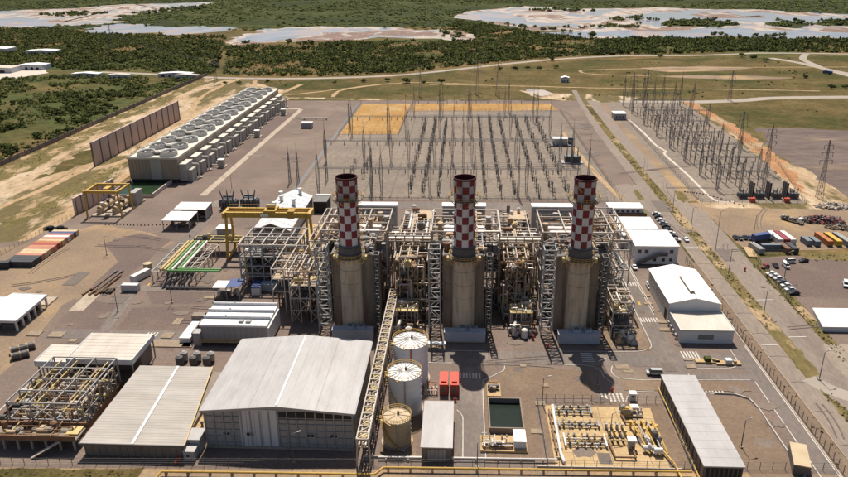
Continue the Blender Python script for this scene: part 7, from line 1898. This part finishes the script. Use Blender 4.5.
# scrap and rubble
def heap(name, label, c, rx, ry, h, n, m, seed, cat):
    R = random.Random(seed)
    mb = MB()
    for i in range(n):
        a = R.uniform(0, 2*math.pi); d = math.sqrt(R.random())
        x, y = rx*d*math.cos(a), ry*d*math.sin(a)
        z = h*(1-d**1.6)*R.uniform(0.3, 1.0)
        s = R.uniform(0.5, 1.8)
        p = Vector((x, y, z)); q = p+Vector((R.uniform(-1,1), R.uniform(-1,1), R.uniform(-0.4,0.6)))*s
        mb.cur = R.randrange(len(m)); mb.bar(p, q, R.uniform(0.4, 1.5), R.uniform(0.2, 1.1))
    o = mb.build(name, m)
    o['kind'] = 'stuff'
    return tag(o, label, cat, loc=(*c, 0.16))
heap('scrap_heap', 'heap of black and red scrap metal on the dirt lot', (182.3, 356.8), 11.5, 5.5, 2.4, 420, ['scrap_metal','box_dark','box_maroon','steel_dark'], 1, 'scrap')
heap('rubble_pile', 'pale rubble pile beside the corner pylon', (199.4, 379.7), 9.5, 5.0, 1.8, 300, ['concrete','steel_grey','pipe_rust','pale_concrete'], 2, 'rubble')
heap('rubble_pile', 'low brown rubble patch right of the scrap heap', (188.4, 346.5), 8, 4.0, 0.9, 160, ['bark','tan_dirt','steel_dark'], 3, 'rubble')
t = thing('loading_slab', 'pale yellow concrete slab at the car yard gate', 'slab', (*(131.2, 311.8), 0.16), -0.15)
MB().box(-2, 2, -6, 6, 0, 0.5).build('slab', 'yellow_concrete', t); MB().box(-2.1, -1.7, -6, 6, 0.5, 0.8).build('kerb', 'concrete', t)
# small items on the front yards
for k, (c, lab) in enumerate((('a','valve pit with dark cover on brown gravel behind long warehouse'), ('b','tan concrete bench pad with box on brown gravel'))):
    p = ((81.8, 213.9), (88.3, 212.9))[k]
    t = thing('valve_pit', lab, 'pit', (*p, 0.16), group='valve pits')
    MB().box(-4, 4, -1.2, 1.2, 0, 0.5).build('slab', 'yellow_concrete', t); MB().box(-1.0, 1.0, -0.9, 0.9, 0.5, 1.7).build('cover', 'foliage_dark' if k == 0 else 'wall_white', t); MB().box(1.6, 2.6, -0.5, 0.5, 0.5, 1.2).build('box', 'concrete', t)
t = thing('guard_hut', 'small white guard hut with dark roof post at gas yard gate', 'hut', (*(52.2, 190.4), 0.16))
MB().box(-0.9, 0.9, -0.8, 0.8, 0, 2.4).build('wall', 'wall_white', t); MB().box(-1.1, 1.1, -1.0, 1.0, 2.4, 2.6).build('roof', 'white_roof', t); window(t, -0.5, 0.5, 1.1, 1.9, -0.8)
HY = ((-133.2, 323.6), (-1.6, 187.3), (121.5, 291.0), (47.0, 194.6), (68.2, 176.0), (30.1, 221.4), (47.6, 227.7))
for k, c in enumerate(HY):
    t = thing('fire_hydrant', 'small red fire hydrant '+('by the open white shed','beside the workshop shed','at the gate of the car yard','by the gas yard crossing','right of the long warehouse','on the front road corner','beside the right stack shadow')[k], 'hydrant', (*c, 0.16), group='fire hydrants')
    MB().cyl((0,0,0), (0,0,1.3), 0.35, n=10).build('barrel', 'red_paint', t); MB().cyl((0,0,1.3), (0,0,1.6), 0.35, 0.1, 10).build('bonnet', 'red_paint', t); MB().cyl((-0.55,0,0.9), (0.55,0,0.9), 0.16, n=8).build('outlet', 'red_paint', t)
# cone-lined kerb stones by the roundabout
for k in range(17):
    f = k/16; x = 128+ (f*24); y = 405-f*26+6*math.sin(f*3.1)
    tag(MB().hexa([(-0.5,-0.35,0),(0.5,-0.35,0),(0.5,0.35,0),(-0.5,0.35,0)], [(-0.35,-0.25,0.5),(0.35,-0.25,0.5),(0.35,0.25,0.5),(-0.35,0.25,0.5)]).build('kerb_stone', 'wall_brown'), 'dark kerb block, %s from road in curve before east switchyard' % (NTH[k] if k else 'first'), 'block', 'kerb blocks of the dirt curve', (x, y, 0.16), f)

# distant houses and sheds at upper left, shed by the far road
HS = (((-735,1120), 60, 26, 7, 'white_roof'), ((-640,1095), 46, 18, 6, 'white_roof'), ((-700,985), 75, 30, 8, 'white_roof'), ((-600,905), 62, 24, 6, 'pale_concrete'), ((-560,930), 34, 20, 6, 'white_roof'), ((-690,870), 50, 20, 6, 'pale_concrete'), ((-455,862), 34, 12, 4, 'white_roof'), ((-410,850), 26, 10, 4, 'pale_concrete'), ((-345,862), 40, 12, 4, 'white_roof'), ((-325,845), 26, 9, 4, 'pale_concrete'), ((112,815), 9, 8, 5, 'white_roof'))
for k, (c, w, d, h, m) in enumerate(HS):
    t = thing('distant_shed', ('widest white shed farthest at upper left','white shed beside the farthest one','large white warehouse at left edge of woods','concrete yard building left of the woods','white shed behind the concrete yard','low pale building at left edge above scrub','low white building along far road, leftmost','pale low building next along far road','long white low building along far road','pale low building at road end','tiny white hut by the far road at upper centre')[k], 'building', (*c, 0), 0.06*math.sin(k*3), 'distant sheds')
    MB().box(-w/2, w/2, -d/2, d/2, 0, h).build('wall', 'wall_white', t)
    gable_roof(-w/2, w/2, -d/2, d/2, h, h+1.2, 0.3, 0.16).build('roof', m, t)
    for i in range(4): MB().box(-w*0.4+i*w*0.22, -w*0.3+i*w*0.22, -d/2-0.06, -d/2, 0.5, h*0.6).build('door', 'dark_void', t)
sheet('concrete_yard', [(-637.7, 895.8), (-601.9, 922.5), (-553.2, 931.1), (-519.3, 894.1), (-533.4, 852.3), (-587.5, 821.7)], 'pale_concrete', amp=6, step=12, seed=71)

# ------------------------------------------------------------------ vegetation
def leafy_proto(seed, n_leaf, lobes, flat=0.75, leaf=0.30):
    """crown of unit radius: jittered lobes plus loose leaf clumps; returns verts (n,3) and triangles (m,3)"""
    r = np.random.default_rng(seed)
    V, F = [], []
    def addtri(a):
        k = len(V); V.extend(a); F.append((k, k+1, k+2))
    base = np.array([(0,0,1),(1,0,0),(0,1,0),(-1,0,0),(0,-1,0),(0,0,-1)], float)
    tri = [(0,1,2),(0,2,3),(0,3,4),(0,4,1),(5,2,1),(5,3,2),(5,4,3),(5,1,4)]
    cs = []
    for i in range(lobes):
        a = r.uniform(0, 2*np.pi); d = r.uniform(0.1, 0.62); c = np.array([d*np.cos(a), d*np.sin(a), flat*r.uniform(0.45, 1.15)])
        s = r.uniform(0.28, 0.5); cs.append((c, s))
        q = base*s*r.uniform(0.7, 1.25, (6,1)) @ np.array([[np.cos(a),np.sin(a),0],[-np.sin(a),np.cos(a),0],[0,0,0.8]])+c
        for t in tri: addtri([q[t[0]], q[t[1]], q[t[2]]])
    for i in range(n_leaf):
        c, s = cs[r.integers(len(cs))]
        d = r.normal(size=3); d /= np.linalg.norm(d); d[2] = abs(d[2])*0.9-0.15
        p = c+d*s*r.uniform(0.8, 1.35)
        u = r.normal(size=3); u /= np.linalg.norm(u); v = np.cross(u, d+0.1); v /= np.linalg.norm(v)+1e-6
        l = leaf*r.uniform(0.6, 1.3)
        addtri([p+u*l*0.6, p-u*l*0.3+v*l*0.5, p-u*l*0.3-v*l*0.5])
    V = np.array(V); V[:,2] = np.maximum(V[:,2], 0.02)
    return V, np.array(F)
def inside(px, py, poly):
    res = np.zeros(len(px), bool); n = len(poly); j = n-1
    for i in range(n):
        xi, yi = poly[i]; xj, yj = poly[j]
        c = ((yi > py) != (yj > py)) & (px < (xj-xi)*(py-yi)/((yj-yi) or 1e-9)+xi)
        res ^= c; j = i
    return res
def clump(x, y, s, off):
    return np.array([noise.noise(Vector((a/s+off, b/s, off)))+0.5*noise.noise(Vector((a/s*2.3, b/s*2.3+off, 4.0))) for a, b in zip(x, y)])
def scatter(poly, spacing, thr, s, seed, keep_off=True):
    P = np.array(poly); r = np.random.default_rng(seed)
    x0, y0 = P.min(0); x1, y1 = P.max(0)
    n = int((x1-x0)*(y1-y0)/spacing**2)
    x = r.uniform(x0, x1, n); y = r.uniform(y0, y1, n)
    k = inside(x, y, poly); x, y = x[k], y[k]
    k = clump(x, y, s, seed*3.1) > thr; x, y = x[k], y[k]
    if keep_off:
        k = np.ones(len(x), bool)
        for m, q in FLATS:
            if m != 'sand' : k &= ~inside(x, y, q)
        for pts, w in ROADS:
            for px, py in pts: k &= (x-px)**2+(y-py)**2 > (w*0.9+6)**2
        x, y = x[k], y[k]
    return x, y
def mass(name, label, cat, xs, ys, sizes, protos, m, seed, hs=1.0, z=0.0):
    """one object for a wood that reads as a mass"""
    r = np.random.default_rng(seed)
    VV, FF, MI = [], [], []; off = 0
    for x, y, s in zip(xs, ys, sizes):
        V, F = protos[r.integers(len(protos))]
        a = r.uniform(0, 6.28); c, sn = np.cos(a), np.sin(a)
        q = V*np.array([s, s, s*hs*r.uniform(0.8, 1.25)])
        q = np.stack([q[:,0]*c-q[:,1]*sn+x, q[:,0]*sn+q[:,1]*c+y, q[:,2]+z-0.1*s], 1)
        VV.append(q); FF.append(F+off); MI.append(np.full(len(F), r.integers(len(m)))); off += len(V)
    V = np.concatenate(VV); F = np.concatenate(FF); MI = np.concatenate(MI)
    me = bpy.data.meshes.new(name)
    me.vertices.add(len(V)); me.vertices.foreach_set('co', V.astype(np.float32).ravel())
    me.loops.add(F.size); me.loops.foreach_set('vertex_index', F.astype(np.int32).ravel())
    me.polygons.add(len(F)); me.polygons.foreach_set('loop_start', np.arange(0, F.size, 3, dtype=np.int32))
    for k in m: me.materials.append(MATS[k])
    me.polygons.foreach_set('material_index', MI.astype(np.int32))
    me.update(); me.validate()
    o = bpy.data.objects.new(name, me); C.objects.link(o)
    o['kind'] = 'stuff'
    return tag(o, label, cat)
low = [leafy_proto(50+i, 18, 5, 0.7, 0.34) for i in range(6)]
tiny = [leafy_proto(70+i, 6, 3, 0.55, 0.4) for i in range(5)]
rich = [leafy_proto(90+i, 170, 9, 0.75, 0.26) for i in range(5)]

SCRUB = [(-625.5, 807.1), (-553.4, 844.5), (-446.0, 875.9), (-314.1, 845.9), (-316.2, 714.9), (-317.0, 632.5), (-314.0, 537.2), (-317.3, 464.6), (-305.7, 370.9)]
FOREST = [(-1174.5, 1525.9), (-863.2, 1556.1), (-732.4, 1433.9), (-440.4, 1358.6), (-394.8, 1202.9), (-301.8, 874.1), (-391.9, 896.7), (-463.1, 911.1), (-558.7, 940.8), (-626.3, 961.8), (-754.8, 964.2)]
MID = [(-386.7, 1187.6), (-330.7, 1200.6), (-260.2, 1244.8), (-176.9, 1257.7), (-68.4, 1269.8), (1.6, 1266.8), (7.2, 1394.9), (-50.2, 1554.7), (-14.0, 1686.5), (73.6, 1546.7), (140.0, 1387.8), (229.9, 1273.6), (193.4, 1062.8), (134.3, 1041.1), (62.2, 998.9), (-4.9, 949.9), (-77.4, 887.8), (-159.1, 864.0), (-243.9, 865.1), (-290.6, 873.9)]
EASTB = [(220.4, 1257.3), (301.6, 1296.0), (470.0, 1296.9), (625.4, 1247.9), (782.7, 1217.6), (692.9, 1072.1), (542.9, 1076.6), (401.2, 1099.5), (323.3, 1077.1), (222.5, 1067.9), (185.8, 1051.3)]
sx, sy = scatter(SCRUB, 4.8, -0.06, 42, 21)
d2 = np.hypot(sx, sy); order = np.argsort(d2); sx, sy = sx[order], sy[order]
R2 = np.random.default_rng(5)
ss = R2.uniform(1.2, 3.9, len(sx))**1.0
# the largest-looking 240 are bushes of their own
big = np.argsort(-(ss/np.hypot(sx, sy)))[:240]
inv = [i for i in range(len(sx)) if not (-760 < sx[i] < -300)]
bp = []
for i, (V, F) in enumerate(rich):
    t = thing('scrub_bush', '', 'bush')
    me = bpy.data.meshes.new('crown'); me.from_pydata([tuple(v) for v in V], [], [tuple(f) for f in F]); me.materials.append(MATS[('foliage_dark','foliage_mid','foliage_dark','foliage_mid','foliage_light')[i]]); me.update()
    o = bpy.data.objects.new('crown', me); C.objects.link(o); o.parent = t
    m = MB()
    for a in range(3): m.cyl((0,0,-0.05), (0.3*math.cos(a*2.1),0.3*math.sin(a*2.1),0.6), 0.07, 0.04, 5)
    m.build('stem', 'bark', t); bp.append(t)
BL = ('dark dense round bush', 'mid green ragged bush', 'dark spreading bush', 'mid green domed bush', 'pale yellow green bush')
def bush_label(k, x, y, s):
    return ('large ' if s > 3.3 else 'small ' if s < 2.5 else '')+BL[k]+(' close against the perimeter wall' if x > -335 else ' a little left of the perimeter wall' if x > -372 else ' in the scrub far left of the perimeter wall')+(', near end' if y < 530 else ', middle stretch' if y < 620 else ', far stretch')
used = [False]*5
mask = np.zeros(len(sx), bool)
for j, i in enumerate(big):
    mask[i] = True; k = j % 5 if j % 5 != 4 or j % 2 else 1
    s = float(ss[i]); loc = (float(sx[i]), float(sy[i]), 0.0); sc = (s, s, s*float(R2.uniform(0.8, 1.2)))
    if not used[k]:
        b = bp[k]; b.location = loc; b.scale = sc; b['label'] = bush_label(k, loc[0], loc[1], s); b['group'] = 'bushes in the left scrub'; used[k] = True
    else: dup(bp[k], loc, float(R2.uniform(0, 6.28)), bush_label(k, loc[0], loc[1], s), 'bushes in the left scrub', scale=sc)
mass('scrubland', 'mass of green scrub beyond the perimeter wall', 'scrub', sx[~mask], sy[~mask], ss[~mask], low, ['foliage_dark','foliage_mid','foliage_mid','foliage_light'], 31)
x, y = scatter(FOREST, 6.6, -0.34, 70, 22); r = np.random.default_rng(32)
mass('left_woodland', 'dense dark woodland at upper left', 'woodland', x, y, r.uniform(2.4, 5.4, len(x)), low, ['foliage_dark','foliage_mid','foliage_mid','foliage_light'], 33, 1.1)
x, y = scatter(MID, 6.4, -0.18, 60, 23)
mass('middle_woodland', 'broken belt of trees across the upper middle', 'woodland', x, y, r.uniform(2.2, 5.4, len(x)), low, ['foliage_dark','foliage_mid','foliage_mid','foliage_light'], 34, 1.1)
x, y = scatter(EASTB, 6.8, -0.42, 60, 24)
mass('east_woodland', 'belt of dark trees along the salt pans at upper right', 'woodland', x, y, r.uniform(2.6, 6.4, len(x)), low, ['foliage_dark','foliage_mid','foliage_mid'], 35, 1.15)
# low undergrowth filling the gaps between the trees
ux, uy = [], []
for q, sp, th, sd_ in ((FOREST, 6.0, -0.5, 41), (MID, 6.4, -0.42, 42), (EASTB, 6.5, -0.6, 43), (SCRUB, 4.8, 0.06, 44)):
    a, b = scatter(q, sp, th, 60, sd_); ux.append(a); uy.append(b)
x, y = np.concatenate(ux), np.concatenate(uy)
mass('undergrowth', 'low ragged green undergrowth between the trees', 'undergrowth', x, y, r.uniform(0.9, 2.8, len(x)), tiny, ['foliage_mid','foliage_light','foliage_mid','foliage_dark'], 45, 0.9)
# mangrove scrub over the far plain, on the islands and fringing the pans
x, y = scatter([(-2000,1560),(1300,1420),(1900,3300),(-2700,3300)], 21, -0.3, 160, 25)
mass('mangrove_thicket', 'low green mangrove thicket covering the far plain', 'mangrove', x, y, r.uniform(5, 11, len(x)), tiny, ['foliage_mid','foliage_dark','foliage_mid'], 36, 0.55)
px, py = [], []
for q in ([(398.6, 1550.0), (456.9, 1679.8), (533.5, 1733.5), (579.8, 1642.0), (548.8, 1540.0), (470.0, 1521.0)], [(609.8, 1560.7), (689.1, 1690.8), (718.9, 1659.6), (691.8, 1530.5), (631.4, 1487.4)], [(722.1, 1604.4), (846.9, 1707.9), (993.8, 1695.9), (892.1, 1517.2), (706.9, 1529.5)], [(195.1, 1538.8), (279.0, 1558.0), (370.3, 1603.1), (348.4, 1505.2), (247.5, 1488.3)], [(154.2, 2105.0), (268.3, 2138.3), (362.3, 2039.2), (252.5, 2008.8)], [(12.9, 1684.5), (114.4, 1544.0), (178.9, 1405.9), (242.0, 1344.0), (186.6, 1469.5), (98.5, 1622.3)], [(312.5, 1751.6), (423.5, 1841.3), (438.6, 1710.7), (339.9, 1660.0)], [(-394.4, 1234.1), (-338.3, 1216.2), (-281.0, 1262.1), (-338.1, 1281.4)], [(-47.2, 1461.0), (11.0, 1394.7), (-7.1, 1301.5), (-42.7, 1321.0)], [(402.8, 1354.7), (495.2, 1369.1), (575.1, 1309.4), (482.3, 1332.0)], [(-1172.3, 2023.9), (-1122.0, 2147.9), (-1005.8, 2091.9), (-1039.8, 1934.2)], [(-925.3, 2041.8), (-912.2, 2220.1), (-862.0, 2426.3), (-787.0, 2255.8), (-837.0, 2033.4)]):
    a, b = scatter(q, 15, -0.25, 50, 26, False); px.append(a); py.append(b)
x, y = np.concatenate(px), np.concatenate(py)
mass('island_mangrove', 'dark mangrove clumps on islands in the salt pans', 'mangrove', x, y, r.uniform(5, 10, len(x)), low, ['foliage_dark','foliage_mid'], 37, 0.8)
x, y = scatter([(-307.6, 804.6), (-256.8, 826.2), (-154.9, 840.3), (-46.4, 854.7), (72.1, 948.4), (183.7, 1006.7), (321.8, 1025.1), (594.3, 1040.2), (384.5, 572.8), (299.8, 571.9), (246.8, 682.5), (151.3, 708.8), (93.7, 708.8), (-42.6, 709.0), (-180.9, 726.3)], 11, 0.42, 30, 27)
mass('grassland_scrub', 'sparse low scrub dotted over the dry grassland', 'scrub', x, y, r.uniform(0.8, 2.4, len(x)), low, ['foliage_mid','foliage_dark','foliage_light'], 38, 0.8)
# single trees that stand apart
TR = (((-64.1, 809.8), 8.5, 'large round tree beside the dirt track behind switchyard'), ((-85.4, 820.8), 5.5, 'smaller tree left of the large round track tree'), ((-43.7, 802.6), 5.0, 'tree right of the large round track tree'), ((-250.3, 804.2), 6.0, 'dark tree by the track behind cooling tower'), ((-222.2, 818.4), 4.5, 'small tree by far road behind cooling tower'), ((-267.4, 804.3), 4.5, 'tree at the foot of cooling tower pylon'), ((-23.8, 802.4), 8.0, 'broad dark tree left of the rear pylons'), ((-142.8, 803.3), 5.0, 'tree in grass above the sand pad'), ((-112.2, 817.4), 5.5, 'tree between track and far road'),
      ((44.8, 912.0), 6.0, 'left tree of the clump below the far road'), ((63.3, 911.7), 6.5, 'second tree of the clump below the far road'), ((79.3, 911.5), 6.5, 'third tree of the clump below the far road'), ((94.0, 911.2), 6.5, 'fourth tree of the clump below the far road'), ((115.6, 928.9), 6.0, 'right tree of the clump below the far road'), ((118.3, 997.7), 7.0, 'tree touching the far road at upper centre'), ((381.3, 1034.6), 8.0, 'left tree at the far road junction'), ((385.5, 1002.0), 8.5, 'tallest tree at the far road junction'), ((393.1, 981.2), 7.5, 'right tree at the far road junction'), ((271.2, 1037.5), 6.5, 'round tree below the far road at right'), ((383.0, 842.0), 5.5, 'bush beside the far slip road'), ((377.6, 766.7), 7.0, 'wide bush by the graded road at right'), ((390.6, 766.6), 6.0, 'bush at right edge by the graded road'), ((-329.9, 866.1), 5.0, 'tree at the top end of perimeter wall'))
tp = None
for k, (c, s, lab) in enumerate(TR):
    V, F = rich[k % 5]
    s = s*0.72
    t = thing('tree', lab, 'tree', (*c, 0.0), k*1.3, 'single trees beyond the plant')
    me = bpy.data.meshes.new('crown'); me.from_pydata([(v[0]*s, v[1]*s, v[2]*s*0.85+s*0.04) for v in V], [], [tuple(f) for f in F]); me.materials.append(MATS[('foliage_dark','foliage_mid')[k % 2]]); me.update()
    o = bpy.data.objects.new('crown', me); C.objects.link(o); o.parent = t
    m = MB(); m.cyl((0,0,0), (0,0,s*0.4), 0.35, 0.25, 7)
    for a in range(4): m.cyl((0,0,s*0.35), (0.4*s*math.cos(a*1.57),0.4*s*math.sin(a*1.57),s*0.75), 0.2, 0.08, 5)
    m.build('trunk', 'bark', t)
# tufts and bushes inside the plant's verges
xs_, ys_ = [], []
rr = np.random.default_rng(77)
for (x0, x1, y0, y1, n) in ((110.6,115.2,240,550,420), (126.5,130.5,215,300,200), (-306,-292,400,830,420), (-240,-222,340,690,260), (-135,-84,147,151.5,160), (153,260,303,311,160), (111,114.5,162,196,60), (99,103,160,300,60), (200,330,395,560,40), (-285,-250,420,800,160)):
    xs_.append(rr.uniform(x0, x1, n)); ys_.append(rr.uniform(y0, y1, n))
x, y = np.concatenate(xs_), np.concatenate(ys_)
mass('grass_tufts', 'dry grass tufts and weeds along the verges', 'grass', x, y, rr.uniform(0.25, 0.8, len(x)), tiny, ['verge_grass','foliage_light','dry_grass'], 78, 0.7, 0.1)
